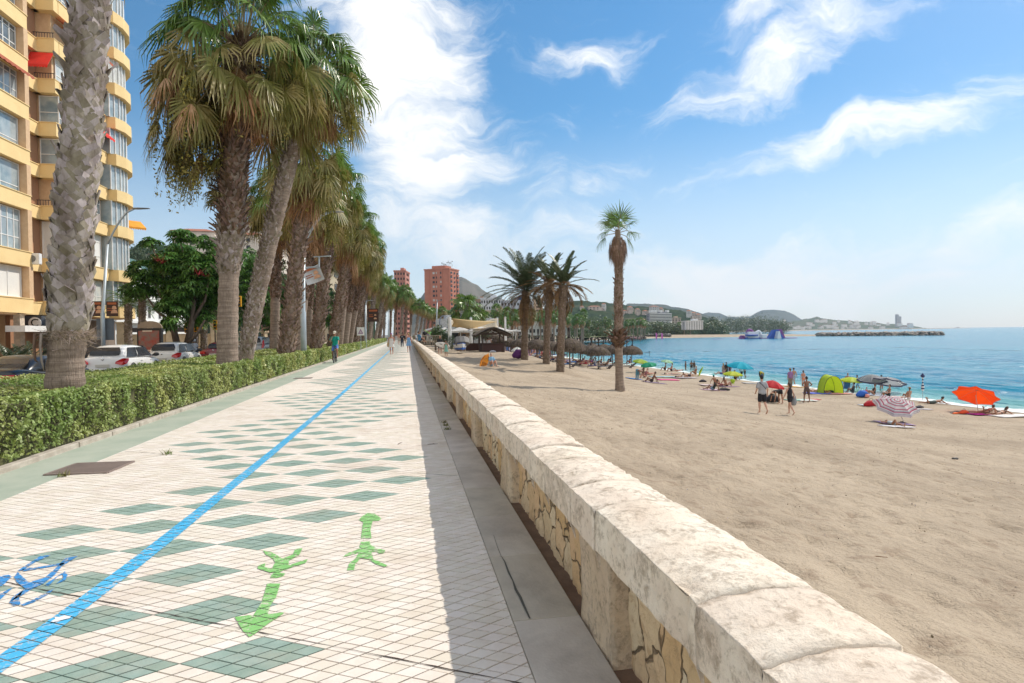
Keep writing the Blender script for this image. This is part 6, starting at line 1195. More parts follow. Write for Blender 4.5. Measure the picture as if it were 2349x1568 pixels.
pp(c4(570, 562), 'person with dark hair sitting upright by the water under the pale green parasol', 'sit', 70, 1.7, skin='dark', wear=[('trunks', 'dark', (.03, .02, .03))]); pp(c4(640, 570), 'person sitting by the water, right one of the two seated by the pale green parasol', 'sit', 80, 1.7, skin='red', wear=[('trunks', 'dark', (.03, .02, .03))]); pp(c4(700, 572), 'person lying with bent knees behind the seated pair', 'supine', 80, 1.65, skin='red', wear=[('bikini_bottom', 'dark', (.03, .02, .03))])
pp(c4(640, 606), 'sunbather stretched flat on a towel below the seated pair', 'flat', 80, 1.66, skin='pale', wear=[('bikini_bottom', 'floral', (.4, .3, .3))]); pp(c4(820, 628), 'broad sunbather propped on elbows in the middle group', 'prone', 110, 1.78, skin='tan', wear=[('trunks', 'dark', (.03, .02, .03))], fat=1.25); pp(c4(760, 642), 'sunbather lying on the near edge of the middle group', 'flat', 92, 1.68, skin='dark', wear=[('bikini_bottom', 'white3', (.6, .6, .6))]); pp(c4(905, 606), 'person in a pale cap sitting beside the tilted lime parasol', 'sit', 100, 1.68, skin='tan', wear=[('trunks', 'tan2', (.4, .2, .1)), ('cap', 'cream', (.7, .66, .56))])
pp(c4(268, 662), 'person in loose blue trousers bending over by the green parasols', 'bend', 200, 1.7, skin='dark', wear=[('pants', 'aquablue', (.10, .26, .34))], near=True); pp(c4(330, 595), 'person sitting in the shade of the two green parasols, left one', 'sit', 90, 1.7, skin='dark', wear=[('trunks', 'black9', (.02, .02, .02))]); pp(c4(350, 640), 'sunbather with dark hair next to the person bending over', 'sitback', 110, 1.7, skin='red', wear=[('swimsuit', 'multi', (.3, .12, .12))]); pp(c4(390, 610), 'sunbather lying on a pink towel below the green parasols', 'supine', 90, 1.65, skin='red', wear=[('bikini_bottom', 'pinkc', (.5, .1, .2))])
pp(c4(425, 693), 'dark tanned man reclining on elbows on a patterned towel near the lone palm', 'sitback', 80, 1.75, skin='dark', wear=[('trunks', 'dark2', (.04, .025, .02))], near=True)
pp(c5(190, 480), 'sunbather lying on side left of the lime tent', 'flat', 75, 1.7, skin='red', wear=[('bikini_bottom', 'blackb', (.02, .02, .02))], near=True); pp(c5(320, 488), 'man in dark shorts lying face down in front of the lime tent', 'flat', 100, 1.78, skin='tan', wear=[('shorts', 'slate', (.03, .045, .06))], near=True)
pp(c5(495, 455), 'man sitting on the blue folding chair beside the lime tent', 'chair', 120, 1.78, skin='tan', wear=[('shorts', 'slate', (.03, .045, .06))], hair=('grey', 'short'), z=.32); pp(c5(555, 490), 'dark haired person sitting low in the shade by the blue chair', 'sit', 30, 1.65, skin='dark', wear=[('trunks', 'slate', (.03, .045, .06)), ('vest', 'slate', (.03, .045, .06))])
pp(c5(605, 470), 'boy in light blue shorts standing between the lime and striped parasols', 'walk', 40, 1.5, skin='tan', wear=[('shorts', 'sky2', (.20, .36, .58))], near=True)
pp(c5(775, 515), 'woman in black swimsuit and sun hat sitting under the grey striped parasol', 'sit', 70, 1.68, skin='tan', wear=[('swimsuit', 'blackb', (.02, .02, .02)), ('hat', 'brownhat', (.16, .1, .08))], near=True); pp(c5(855, 490), 'woman in bikini standing with her head hidden by the striped parasols', 'stand', 0, 1.66, skin='red', wear=[('bikini_bottom', 'blackb', (.02, .02, .02)), ('bikini_top', 'blackb', (.02, .02, .02))], near=True); pp(c5(930, 530), 'tanned man sitting with one hand raised under the right striped parasol', 'sit', 75, 1.76, skin='tan', wear=[('trunks', 'blackb', (.02, .02, .02))], near=True)
pp(c5(1005, 545), 'sunbather lying on a towel behind the sitting man', 'flat', 85, 1.6, skin='pale', wear=[('bikini_bottom', 'white3', (.6, .6, .6))]); pp(c5(1140, 556), 'woman in sun hat sitting with her back to us at the water edge', 'sit', 0, 1.68, skin='tan', wear=[('bikini_bottom', 'pale2', (.6, .45, .4)), ('hat', 'strawhat', (.36, .26, .16))], near=True)
pp(c5(865, 625), 'woman in a white hat sitting sideways behind the patterned pink parasol', 'sit', 80, 1.68, skin='tan', wear=[('bikini_bottom', 'blackb', (.02, .02, .02)), ('hat', 'whitehat', (.75, .75, .72))], near=True); pp(c5(1400, 606), 'man lying face down propped on elbows right of the closed parasol', 'prone', -100, 1.78, skin='tan', wear=[('shorts', 'slate2', (.06, .08, .07))], near=True)
pp(c5(1960, 700), 'sunbather with dark hair lying under the orange parasol, left one', 'prone', -80, 1.68, skin='tan', wear=[('bikini_bottom', 'blackb', (.02, .02, .02))], near=True); pp(c5(2090, 722), 'sunbather lying face down with feet raised at the right of the orange parasol', 'prone', -85, 1.7, skin='tan', wear=[('bikini_bottom', 'blackb', (.02, .02, .02)), ('bikini_top', 'blackb', (.02, .02, .02))], hair=('brown', 'long'), near=True)
pp(c5(985, 835), 'child lying on a towel in the shade of the patterned pink parasol', 'supine', 170, 1.35, skin='tan', wear=[('swimsuit', 'paleblue2', (.5, .55, .6))], near=True)
pp(c5(697, 500), 'small child in a pink sun hat near the blue beach bag', 'sit', 120, 1.0, skin='pale', wear=[('swimsuit', 'pink2', (.7, .2, .3)), ('hat', 'pinkhat', (.7, .18, .25))])
t, J = pp(ck(530, 865), 'man in a black t-shirt carrying a white surfboard on the sand', 'carry', 180, 1.75, skin='red', wear=[('shirt', 'black6', (.02, .02, .02)), ('shorts', 'dk3', (.08, .08, .1))], hair=('blond', 'short'), near=True)
b = MB(); st_ = []; n = 14
for i in range(n+1): q = i/n; w_ = .27*sin(PI*(q*.96+.02))**.55; st_.append(((-.75+1.5*q), w_))
b.tube([(x, 0, .05*(x/.75)**2) for x, w_ in st_], [(max(.005, w_), max(.004, .035*w_/.27)) for x, w_ in st_], 14, side=(0, 1, 0)); o = b.build('surfboard', flat('board_white', (.78, .78, .76), .3), None, smooth=True); tag(o, 'white surfboard held in front of the man in black by the wall', 'surfboard'); o.location = t.location+Vector((.25, -.30, .86)); o.rotation_euler = (PI/2+.15, .22, .1)
b = MB(); b.box((-.2, .06, .052), (.28, .05, .008)); b.build('board_mark', BLK, o)
t, J = pp(ck(665, 930), 'girl in a turquoise sundress standing by the surfboard', 'stand', 150, 1.42, skin='tan', wear=[('dress', 'mint', (.22, .48, .42), .40)], hair=('brown', 'pony'), near=True)
t, J = pp(ck(1670, 1143), 'person in a blue top sitting on the sand behind the orange parasol by the wall', 'sit', 200, 1.7, skin='pale', wear=[('shirt', 'softblue', (.20, .38, .56))], hair=('grey', 'short'), near=True)
# --- parasols
def parasol(base, label, cx_off, H, R, cols, tilt=(0, 0), n=8, sag=.30, pole=True, closed=False, group='beach parasols on the sand', stripes=None, val=.12):
    t = empty('parasol', base, label, 'parasol', group); top = Vector((cx_off[0], cx_off[1], H)); mid = Vector((0, 0, H*.45))
    b = MB(); ax = (Matrix.Rotation(tilt[0], 3, 'X') @ Matrix.Rotation(tilt[1], 3, 'Y')) @ Vector((0, 0, 1))
    if H > .9 and pole: b.tube([(0, 0, -.1), top-ax*R*sag*.98], [.018, .016], 8); b.build('pole', flat('pole_white', (.55, .55, .55), .4), t)
    Mx = Matrix.Translation(top) @ (Matrix.Rotation(tilt[0], 4, 'X') @ Matrix.Rotation(tilt[1], 4, 'Y')); c = MB(); rows = 18 if stripes else 5
    for k in range(n):
        a0, a1 = 2*PI*k/n, 2*PI*(k+1)/n; m_ = 5
        for r in range(rows):
            for q in range(m_):
                pts = []
                for (rr, qq) in ((r, q), (r+1, q), (r+1, q+1), (r, q+1)):
                    s = rr/rows; u_ = qq/m_; a = a0+(a1-a0)*u_; edge = 1-.09*sin(PI*u_)*s; ra = R*s*edge*cos(PI/n)/max(cos(PI/n), cos((a-(a0+a1)/2))); pts.append(Mx @ Vector((ra*cos(a), ra*sin(a), -R*sag*(s**1.7)-R*.03*sin(PI*u_)*s)))
                c.cur = (stripes[r % len(stripes)] if stripes else k % len(cols)) ; c.add(pts, [(0, 1, 2, 3)])
        e0 = [Mx @ Vector((R*cos(a), R*sin(a), -R*sag)) for a in (a0, a1)]; 
        c.cur = (k % len(cols)) if not stripes else stripes[-1] % len(cols)
        dz_ = (Matrix.Rotation(tilt[0], 3, 'X') @ Matrix.Rotation(tilt[1], 3, 'Y')) @ Vector((0, 0, -val)); mid_ = (e0[0]+e0[1])/2*0+Mx @ Vector((R*.91*cos((a0+a1)/2)*cos(PI/n)/1., R*.91*sin((a0+a1)/2)*cos(PI/n), -R*sag-.03*R)); c.add([e0[0], e0[0]+dz_, mid_+dz_*.8, mid_], [(0, 1, 2, 3)]); c.add([mid_, mid_+dz_*.8, e0[1]+dz_, e0[1]], [(0, 1, 2, 3)])
    ms = [mat('fabric_%d' % (int(x[0]*999)*1000+int(x[1]*99)*31+int(x[2]*99)), x, tuple(v*.9 for v in x), rough=.8, trans=.45) for x in cols]; o = c.build('canopy', ms, t, smooth=False)
    ri = MB()
    for k in range(n): a = 2*PI*k/n; ri.tube([Mx @ Vector((0, 0, -.04)), Mx @ Vector((R*.55*cos(a), R*.55*sin(a), -R*sag*.36-.03)), Mx @ Vector((R*.98*cos(a), R*.98*sin(a), -R*sag-.02))], [.007, .006, .005], 5)
    ri.tube([Mx @ Vector((0, 0, -.02)), Mx @ Vector((0, 0, .1))], [.02, .012], 6); ri.build('ribs', flat('rib', (.45, .45, .45), .4), t); return t
def par_at(cxy, bxy, Rpx, label, cols, tilt=(0, 0), **k):       # canopy centre column/row, base column/row on the sand
    b0 = SP(*bxy); dep = (b0-CAM).dot(Fw); c = D(cxy[0], cxy[1], dep)-b0; R = Rpx/FPX*dep; return parasol(b0, label, (c.x, c.y), c.z, R, cols, tilt, **k)
Q4 = lambda r: r/2.936/1.6347
Q5 = lambda r: r/2.796/1.6347
par_at(c4(305, 435), c4(310, 580), Q4(92), 'lime green and yellow parasol nearest the last thatched umbrella', [(.30, .50, .05), (.48, .60, .10)], (.12, .1)); par_at(c4(385, 470), c4(385, 600), Q4(90), 'emerald green parasol beside the lime and yellow one', [(.03, .42, .24), (.02, .34, .2)], (.1, -.15))
par_at(c4(595, 440), c4(600, 545), Q4(70), 'pale mint parasol above two seated bathers at the water', [(.42, .62, .36), (.55, .72, .5)], (.12, .12)); par_at(c4(948, 565), c4(950, 618), Q4(62), 'tilted lime parasol lying with its canopy towards the sea', [(.42, .58, .02), (.35, .5, .02)], (-.9, -.9), sag=.25, val=.03)
par_at(c4(1403, 462), c4(1400, 655), Q4(143), 'large turquoise parasol, biggest of those at the water edge', [(.01, .42, .58), (.02, .5, .66)], (.1, .08), sag=.38); par_at(c4(1318, 568), c4(1318, 665), Q4(108), 'low yellow-green parasol in front of the turquoise one', [(.55, .66, .03), (.66, .74, .1)], (.05, .04), sag=.28)
par_at(c4(1760, 668), c4(1740, 880), Q4(125), 'red parasol over the bending person', [(.68, .05, .06), (.62, .04, .05)], (.05, .15), sag=.5); par_at(c5(545, 322), c5(560, 480), Q5(118), 'lemon yellow parasol beside the lime tent', [(.62, .70, .03), (.68, .75, .12)], (.05, .05), sag=.3)
NV, WHT = (.13, .12, .17), (.72, .70, .68); par_at(c5(755, 295), c5(760, 500), Q5(142), 'grey and white striped parasol, left of the overlapping pair', [WHT, NV], (.12, -.06), stripes=[0, 1], sag=.42); par_at(c5(925, 325), c5(935, 515), Q5(172), 'grey and white striped parasol, right of the overlapping pair', [WHT, NV], (-.15, .28), stripes=[0, 1], sag=.28)
par_at(c5(1855, 455), c5(1870, 690), Q5(205), 'bright orange-red parasol tilted at the right edge of the beach', [(.95, .09, .01), (.85, .07, .01)], (-.28, .52), sag=.32, val=.05); par_at(c5(1020, 560), c5(1105, 812), Q5(215), 'white parasol with pink and red zigzag rows, tilted towards the wall', [(.74, .70, .72), (.50, .10, .18), (.5, .5, .55)], (.42, -.12), stripes=[0, 0, 1, 0, 2, 1, 0, 2, 1, 0], sag=.30)
par_at(ck(1430, 1020), ck(1560, 1140), 205/5.8725/1.6347*1.05, 'orange parasol lying tilted on the sand near the wall', [(.80, .33, .05), (.72, .27, .04)], (-.9, -.95), sag=.42, val=.03); par_at(ck(2225, 722), ck(2225, 900), 135/5.8725/1.6347, 'white parasol behind the first date palm', [(.8, .82, .8)], (0, 0), sag=.5)
# closed parasol
b0 = SP(*c5(1287, 572)); dep = (b0-CAM).dot(Fw); Hc = (D(*c5(1287, 280), dep)-b0).z; t = empty('closed_parasol', b0, 'closed navy and white striped parasol standing upright at the water edge', 'parasol'); b = MB(); b.tube([(0, 0, -.2), (0, 0, Hc-.1)], [.02, .02], 8); b.build('pole', LMP, t)
c = MB(); m_ = 12; z0 = Hc*.37
for k in range(m_):
    q0, q1 = k/m_, (k+1)/m_; f = lambda q: .11*(1-q)**.35*(.75+.35*sin(q*9)) if q < .82 else .19*(1-q)/.18+.0
    c.cur = 1 if (k % 2 == 0 and k < 9) else 0; c.lathe([(max(.01, f(q0)), z0+(Hc-z0)*q0), (max(.01, f(q1)), z0+(Hc-z0)*q1)], 10)
c.build('folded_canopy', [flat('navy_fab', (.015, .02, .10)), flat('white_fab', (.75, .75, .75))], t)
# tent
b0 = SP(*c5(345, 500)); dep = (b0-CAM).dot(Fw); s_ = dep/FPX/2.796/1.6347; t = empty('beach_tent', b0, 'lime green pop-up beach tent with dark trim', 'tent'); w_ = 115*s_; h_ = 205*s_; b = MB(); n = 12; V = []
for i in range(n+1):
    a = PI*i/n; V.append([(-w_*cos(a)*1.0+0, -.1, h_*.92*sin(a)**.8 if 0 < i < n else 0) , (-w_*.9*cos(a)-.15*w_, w_*.7, h_*.98*sin(a)**.9 if 0 < i < n else 0), (-w_*.4*cos(a)-.1, w_*1.5, h_*.35*sin(a) if 0 < i < n else 0), (-.1*cos(a), w_*1.9, 0)])
o = grid('canopy', np.array(V), mat('tent_lime', (.50, .66, .03), (.44, .6, .03), trans=.3, rough=.6), t); b = MB(); b.tube([V[i][0] for i in range(n+1)], [.02]*(n+1), 6); b.tube([V[i][1] for i in range(n+1)], [.015]*(n+1), 6); b.build('hoops', BLK, t)
# towels, bags, small things
def towel(xy, w_, l, ang, rgb, label, rgb2=None):
    p = SP(*xy); b = MB(); n, m_ = 10, 6; cs, sn = cos(ang), sin(ang)
    P = np.zeros((n+1, m_+1, 3))
    for i in range(n+1):
        for j in range(m_+1): x, y = (i/n-.5)*l, (j/m_-.5)*w_; X_, Y_ = p.x+x*cs-y*sn, p.y+x*sn+y*cs; P[i, j] = (X_-p.x, Y_-p.y, zsf(X_, Y_)-p.z+.035+.02*mn.noise((X_*3, Y_*3, 0)))
    o = grid('towel', P, mat('towel_%d' % (int(rgb[0]*99)*10000+int(rgb[1]*99)*100+int(rgb[2]*99)), rgb, rgb2 or tuple(v*.8 for v in rgb), rough=.95, scale=5), None); o.location = p; md = o.modifiers.new('s', 'SOLIDIFY'); md.thickness = .03; md.offset = 1; tag(o, label, 'towel', 'towels laid on the sand')
for a in [(c4(600, 668), .9, 2.1, .1, (.75, .06, .25), 'bright pink towel beside the reclining dark tanned man'), (c4(450, 698), 1., 2., .1, (.2, .14, .25), 'dark patterned towel under the reclining dark tanned man'), (c4(225, 655), .8, 1.3, .2, (.03, .22, .6), 'bright blue towel at the feet of the person bending by the green parasols'), (c4(500, 632), .9, 2., 0, (.35, .5, .55), 'pale blue towel behind the pink towel'),
          (c4(640, 636), .9, 2.4, 0, (.25, .5, .55), 'turquoise towel left of the middle group of sunbathers'), (c4(640, 605), .9, 2.1, .1, (.6, .5, .45), 'cream towel under the flat sunbather below the seated pair'), (c4(790, 645), 1., 2.4, .1, (.45, .4, .42), 'grey towel under the middle group of sunbathers'), (c4(1090, 780), .9, 2., .1, (.6, .42, .5), 'pale pink towel under the woman leaning on her hands'), (c4(1070, 725), .9, 2., .1, (.62, .5, .48), 'pale towel at the far side of the group of four'), (c4(1270, 742), .8, 1.8, .1, (.3, .2, .25), 'dark towel at the right of the group of four'),
          (c4(2040, 745), 1., 2.6, .05, (.8, .42, .03), 'orange towel at the feet of the woman in the orange bikini'), (c4(2050, 890), .9, 2.2, .1, (.35, .6, .5), 'mint towel left of the shirtless man with hands on hips'), (c4(2140, 895), .8, 1.2, .1, (.7, .65, .6), 'crumpled white towel behind the shirtless man with hands on hips'), (c4(2200, 888), .5, 1., .1, (.6, .1, .12), 'small red cloth right of the shirtless man with hands on hips'), (c5(215, 497), 1., 2.6, .05, (.12, .16, .6), 'royal blue towel left of the lime tent'), (c5(400, 500), .9, 2., .05, (.7, .3, .25), 'coral towel in front of the lime tent'),
          (c5(800, 520), 1., 2.4, 0, (.5, .52, .6), 'pale towel under the woman sitting below the striped parasols'), (c5(1000, 552), .9, 1.8, .1, (.65, .62, .6), 'white towel by the sitting man with raised hand'), (c5(985, 818), 1.05, 1.55, -.25, (.42, .30, .48), 'lilac and white towel under the patterned pink parasol'), (c5(1010, 850), .4, 1.6, -.2, (.75, .73, .78), 'white towel strip at the near edge of the lilac towel'), (c5(2230, 735), .9, 2.6, .05, (.75, .72, .7), 'white towel at the right edge under the orange parasol bathers'), (c5(1870, 722), .7, 1.1, 0, (.5, .02, .25), 'magenta towel below the orange parasol'),
          (c5(690, 625), .5, .9, 0, (.6, .65, .7), 'small pale cloth left of the red bag'), (c5(1280, 670), .5, 1.2, 0, (.55, .52, .52), 'crumpled grey cloth right of the patterned pink parasol'), (c5(70, 575), .6, 1.3, 0, (.68, .64, .6), 'white cloth by the feet of the shirtless man at the water'), (c4(1500, 705), .7, 1.3, 0, (.5, .5, .5), 'pale cloth left of the man in the grey t-shirt')]: towel(*a[:5], a[5])
def blobthing(xy, name, label, cat, rgb, dims, n2=None, pile=False, rgb2=None):
    p = SP(*xy); t = empty(name, p, label, cat); b = MB(); w_, d_, h_ = dims; b.tube([(-w_/2, 0, h_*.35), (-w_*.2, 0, h_*.5), (w_*.2, .02, h_*.5), (w_/2, 0, h_*.32)], [(d_*.3, h_*.28), (d_*.5, h_*.5), (d_*.5, h_*.48), (d_*.3, h_*.3)], 12, side=(0, 1, 0), rnd=True); b.build('bag_body' if 'bag' in name else 'body', flat('thing_'+name+str(int(rgb[0]*99)+int(rgb[2]*999)), rgb, .8), t, smooth=True)
    h = MB(); h.tube([(-w_*.2, 0, h_*.95), (-w_*.1, 0, h_*1.25), (w_*.1, 0, h_*1.25), (w_*.2, 0, h_*.95)], [.012]*4, 6); h.build('handle', flat('thing_h', tuple(v*.6 for v in (rgb2 or rgb)), .8), t)
blobthing(c4(1755, 915), 'backpack', 'black backpack and grey pouch at the hands of the bending person', 'bag', (.015, .015, .02), (.75, .5, .55)); blobthing(c4(1672, 905), 'backpack', 'dark maroon backpack behind the legs of the man in the grey t-shirt', 'bag', (.05, .01, .02), (.5, .4, .4))
blobthing(c5(745, 632), 'beach_bag', 'round red bag with black rim in front of the white hat woman', 'bag', (.42, .01, .02), (.85, .4, .42)); blobthing(c5(655, 535), 'beach_bag', 'bright blue beach bag near the child in the pink hat', 'bag', (.02, .12, .5), (.8, .5, .55)); blobthing(c5(1255, 645), 'cloth_pile', 'dark clothes heap right of the patterned pink parasol', 'clothes', (.03, .03, .05), (.5, .3, .15)); blobthing(c5(1720, 712), 'beach_bag', 'small orange-red bag on the sand left of the orange parasol', 'bag', (.8, .08, .02), (.5, .3, .25)); blobthing(c4(985, 690), 'beach_bag', 'dark bag at the left of the group of four', 'bag', (.02, .02, .03), (.6, .35, .25)); blobthing(c4(1215, 785), 'beach_bag', 'black flat bag at the right of the woman leaning on her hands', 'bag', (.015, .015, .018), (.95, .35, .25))
blobthing(ck(2270, 985), 'backpack', 'purple backpack at the foot of the first date palm', 'bag', (.10, .02, .14), (.9, .7, .9)); blobthing(ck(1690, 835), 'clear_bag', 'crumpled pale plastic bag in front of the beach hut counter', 'bag', (.5, .52, .6), (.6, .3, .22)); blobthing(c5(705, 540), 'ball', 'small coral and white ball by the blue beach bag', 'ball', (.75, .3, .25), (.25, .25, .3)); blobthing(c5(1650, 708), 'flippers', 'orange swim toy lying left of the orange parasol', 'toy', (.9, .15, .02), (.6, .2, .1)); blobthing(c4(1315, 715), 'rolled_mat', 'upright lime rolled mat right of the group of four', 'mat', (.35, .5, .02), (.15, .15, .6)); blobthing(c5(1065, 815), 'cloth_pile', 'small dark heap at the pole of the patterned pink parasol', 'clothes', (.03, .03, .04), (.5, .3, .1))
# folding chair
b0 = SP(*c5(480, 480)); t = empty('folding_chair', b0, 'blue folding beach chair beside the lime tent', 'chair', rz=math.radians(120)); BF = flat('chair_blue', (.02, .12, .30)); b = MB(); b.box((0, 0, .32), (.5, .45, .02)); b.build('seat', BF, t); b = MB(); b.box((0, 0, 0), (.5, .03, .62)); q = b.build('backrest', BF, t); q.location = (0, -.3, .6); q.rotation_euler = (.3, 0, 0)
for s in (-1, 1):
    b = MB(); b.tube([(s*.27, .25, 0), (s*.27, -.2, .5), (s*.27, -.38, .92)], [.014]*3, 6); b.build('leg', LMP, t); b = MB(); b.tube([(s*.27, -.35, 0), (s*.27, .2, .5)], [.014]*2, 6); b.build('leg', LMP, t)
# small stones / litter on the sand
for (xy, lb) in [((2192, 1055), 'small dark stone alone on the sand at the right'), ((2242, 1002), 'dark lump on the sand right of the small dark stone')]: 
    pass
b0 = SP(2191, 1056); b = MB(); b.tube([(-.06, 0, .03), (.06, .01, .03)], [(.05, .04), (.06, .035)], 8, rnd=True); o = b.build('stone', flat('stone_dark', (.05, .045, .04)), None, smooth=True); o.location = b0; tag(o, 'small dark stone alone on the empty sand at the right', 'stone')
b0 = SP(2011, 1300); b = MB(); b.tube([(-.09, .02, .012), (0, 0, .018), (.1, -.03, .01)], [.004, .005, .003], 6); o = b.build('twig', flat('twig_tan', (.22, .11, .04)), None); o.location = b0; tag(o, 'tan twig lying on the sand right of the near wall', 'twig')
# ------------------------------------------------------------------ beach palms
def date_palm(px, py, top, label, dep_r=.26, R=3.6, g=34, dry=16, dead=14, lean=None, seed=1, dryf=0.):
    random.seed(seed); b0 = SP(px, py); dep = (b0-CAM).dot(Fw); tp = D(*top, dep)-b0; t = empty('date_palm', b0, label, 'palm tree', 'date palms on the beach'); r = dep_r
    pth = [(0, 0, -.3, r*1.25), (tp.x*.12, tp.y*.12, tp.z*.2, r), (tp.x*.45, tp.y*.45, tp.z*.55, r*.95), (tp.x, tp.y, tp.z, r*1.25)]; palm_trunk(t, pth, 14, .25, mat('date_trunk', (.20, .15, .11), (.12, .085, .06), rough=.95, scale=9, bump=1., bscale=14)); boots(t, pth, .3, tp.z-.2, .17, 7, .16, .07, mat('date_boot', (.24, .18, .13), (.13, .09, .065), rough=.95, scale=4, island=.4), .035, ragged=.1, seed=seed)
    T_ = (tp.x, tp.y, tp.z); Q, Q2 = [], []
    for k in range(g): q = k/g; Q.append(feather(T_, k*2.399+random.gauss(0, .15), math.radians(80-88*q), R*random.uniform(.85, 1.08), 54, .52*R/3.6, .75+.3*q, sag=.5, lw=.036))
    for k in range(dry): Q2.append(feather(T_, random.uniform(0, 6.28), math.radians(random.uniform(-20, 25)), R*random.uniform(.7, .95), 40, .4, 1.2, sag=.75, lw=.02))
    for k in range(dead): Q2.append(feather((T_[0], T_[1], T_[2]-.2), random.uniform(0, 6.28), math.radians(random.uniform(-70, -15)), R*random.uniform(.6, .95), 36, .3, 1.2, sag=.75, lw=.03))
    if dryf: n = int(len(Q)*dryf); Q2 += Q[-n:]; Q = Q[:-n]
    bulk('green_fronds', np.concatenate(Q), DATE, t); bulk('dry_fronds', np.concatenate(Q2), DATEB, t)
date_palm(1203, 826, (1206, 668), 'tallest and fullest date palm on the sand, left one of the three', .30, 4.3, 46, 10, 24, seed=5)
date_palm(1253, 836, (1262, 655), 'middle date palm of the three, browner and half hidden', .27, 3.2, 22, 14, 18, seed=6, dryf=.5)
date_palm(1285, 854, (1293, 655), 'right date palm of the three, thin crown with one long bare frond to the right', .27, 2.7, 20, 6, 10, seed=9, dryf=.3)
random.seed(21)
b0 = SP(1423, 897); dep = (b0-CAM).dot(Fw); t = empty('fan_palm', b0, 'lone tall fan palm on open sand with a tight brown beard and small green crown', 'palm tree'); f = lambda x, y, r: (*(D(x, y, dep)-b0), r)
pth = [(0, 0, -.2, .27), f(1421, 870, .205), f(1420, 815, .185), f(1419, 760, .185), f(1419, 680, .20), f(1419, 600, .17), f(1417, 528, .13)]; palm_trunk(t, pth, 20, .15); zc = f(1420, 795, 0)[2]; z1 = f(1419, 612, 0)[2]
boots(t, pth, zc, z1, .09, 7, .20, .05, mat('boot_mid', (.27, .20, .15), (.15, .10, .07), rough=.95, scale=4, island=.45), .035, ragged=.3, seed=3); boots(t, pth, zc-.05, zc+.65, .08, 9, .3, .07, BOOTD, .13, name='ragged_collar', ragged=.6, seed=4)
top = np.array(f(1417, 535, 0)[:3]); Q, PT = [], MB()
for (x, y, ddep, R_, dx, dz, dr, sp_) in [(1400, 495, .2, .62, -.3, 1, .2, 1.7), (1424, 492, -.4, .68, .1, 1, .1, 1.9), (1434, 500, .4, .55, .4, .9, .2, 1.6), (1391, 508, 0, .6, -.9, .45, .35, 1.8), (1388, 530, -.3, .52, -1, -.1, .6, 1.3), (1378, 548, .2, .55, -.9, -.7, .7, 1.1), (1447, 512, 0, .62, .9, .75, .3, 1.3), (1450, 532, -.2, .6, 1, .1, .5, 1.3), (1446, 552, .2, .5, .7, -.8, .7, 1.0), (1408, 515, .6, .6, -.4, .7, .3, 1.9), (1418, 512, -.6, .6, 0, .8, .4, 1.8)]:
    c = np.array(D(x, y, dep+ddep)-b0); Q.append(fan(c*.75+top*.25, np.array([dx, -ddep*.6, dz]), R_*1.3, nseg=24, droop=dr, spread=sp_)); PT.tube([top, top*.4+c*.6+np.array([0, 0, .08]), c], [.022, .016, .01], 5)
bulk('green_crown', np.concatenate(Q), FAN, t); PT.build('leaf_stalks', PET, t); Q = []
for k in range(170):
    q = random.random()**.8; a = random.uniform(0, 6.28); zt = top[2]-.12-1.05*q; rr_ = .12+.30*sin(PI*min(1, q*.9+.12)); st_ = np.array([top[0]+cos(a)*rr_, top[1]+sin(a)*rr_, zt]); Q.append(fan(st_, (cos(a)*.16*(1-q), sin(a)*.16*(1-q), -1), random.uniform(.45, .75), up=(cos(a), sin(a), .1), nseg=9, spread=.3, droop=.1, jag=.4))
bulk('dead_leaf_skirt', np.concatenate(Q), mat('beard_leaf', (.19, .115, .075), (.28, .19, .13), rough=.8, island=.5, trans=.05), t)
# ------------------------------------------------------------------ thatched umbrellas
TH = mat('thatch', (.15, .115, .08), (.085, .062, .045), rough=.95, scale=5, island=.5); THC = mat('thatch_core', (.08, .06, .045), rough=1, scale=10)
t = empty('thatched_umbrella', (0, 0, 0), 'x', 'beach umbrella', 'thatched umbrellas in rows on the beach'); b = MB(); b.tube([(0, 0, -.3), (0, 0, 2.25)], [.055, .045], 8); b.build('pole', BARK, t)
R_ = 1.28; prof = [(0.02, 2.36), (.25, 2.33), (.6, 2.2), (.95, 1.98), (1.18, 1.7), (1.26, 1.42)]; b = MB(); b.lathe(prof, 20); b.build('thatch_core', THC, t, smooth=True); Q = []
for k in range(1500):
    a = random.uniform(0, 6.28); s0 = random.random()**.7*4.2; s1 = min(5, s0+random.uniform(.8, 1.6)); L_i = lambda s: (np.interp(s, range(6), [p[0] for p in prof])+.02+random.uniform(0, .035), np.interp(s, range(6), [p[1] for p in prof])+.015)
    (r0, z0), (r1, z1) = L_i(s0), L_i(s1); a2 = a+random.gauss(0, .03); z1 -= random.uniform(0, .12) if s1 == 5 else 0; w_ = random.uniform(.012, .035); tx = np.array([-sin(a), cos(a), 0])*w_
    p0 = np.array([cos(a)*r0, sin(a)*r0, z0]); p1 = np.array([cos(a2)*r1, sin(a2)*r1, z1]); Q.append([p0-tx*.6, p0+tx*.6, p1+tx, p1-tx])
bulk('thatch', np.array(Q), TH, t); b = MB(); b.tube([(0, 0, 2.3), (.01, 0, 2.5), (0, .01, 2.78), (.04, 0, 3.12), (.03, 0, 3.2)], [.18, .07, .045, .11, .08], 8); b.build('topknot', mat('knot', (.05, .04, .035), rough=1, scale=8), t, smooth=True); proto_done(t); UMP = t
ordn2 = ['first', 'second', 'third']+ordn; PQ = {}
places = []
for (x, y) in [(2222, 1150), (1745, 1190), (1945, 1120), (2060, 1140), (1625, 1150), (1480, 1140), (1320, 1180)]: p = SP(*c3(x, y)); places.append((p.x, p.y))
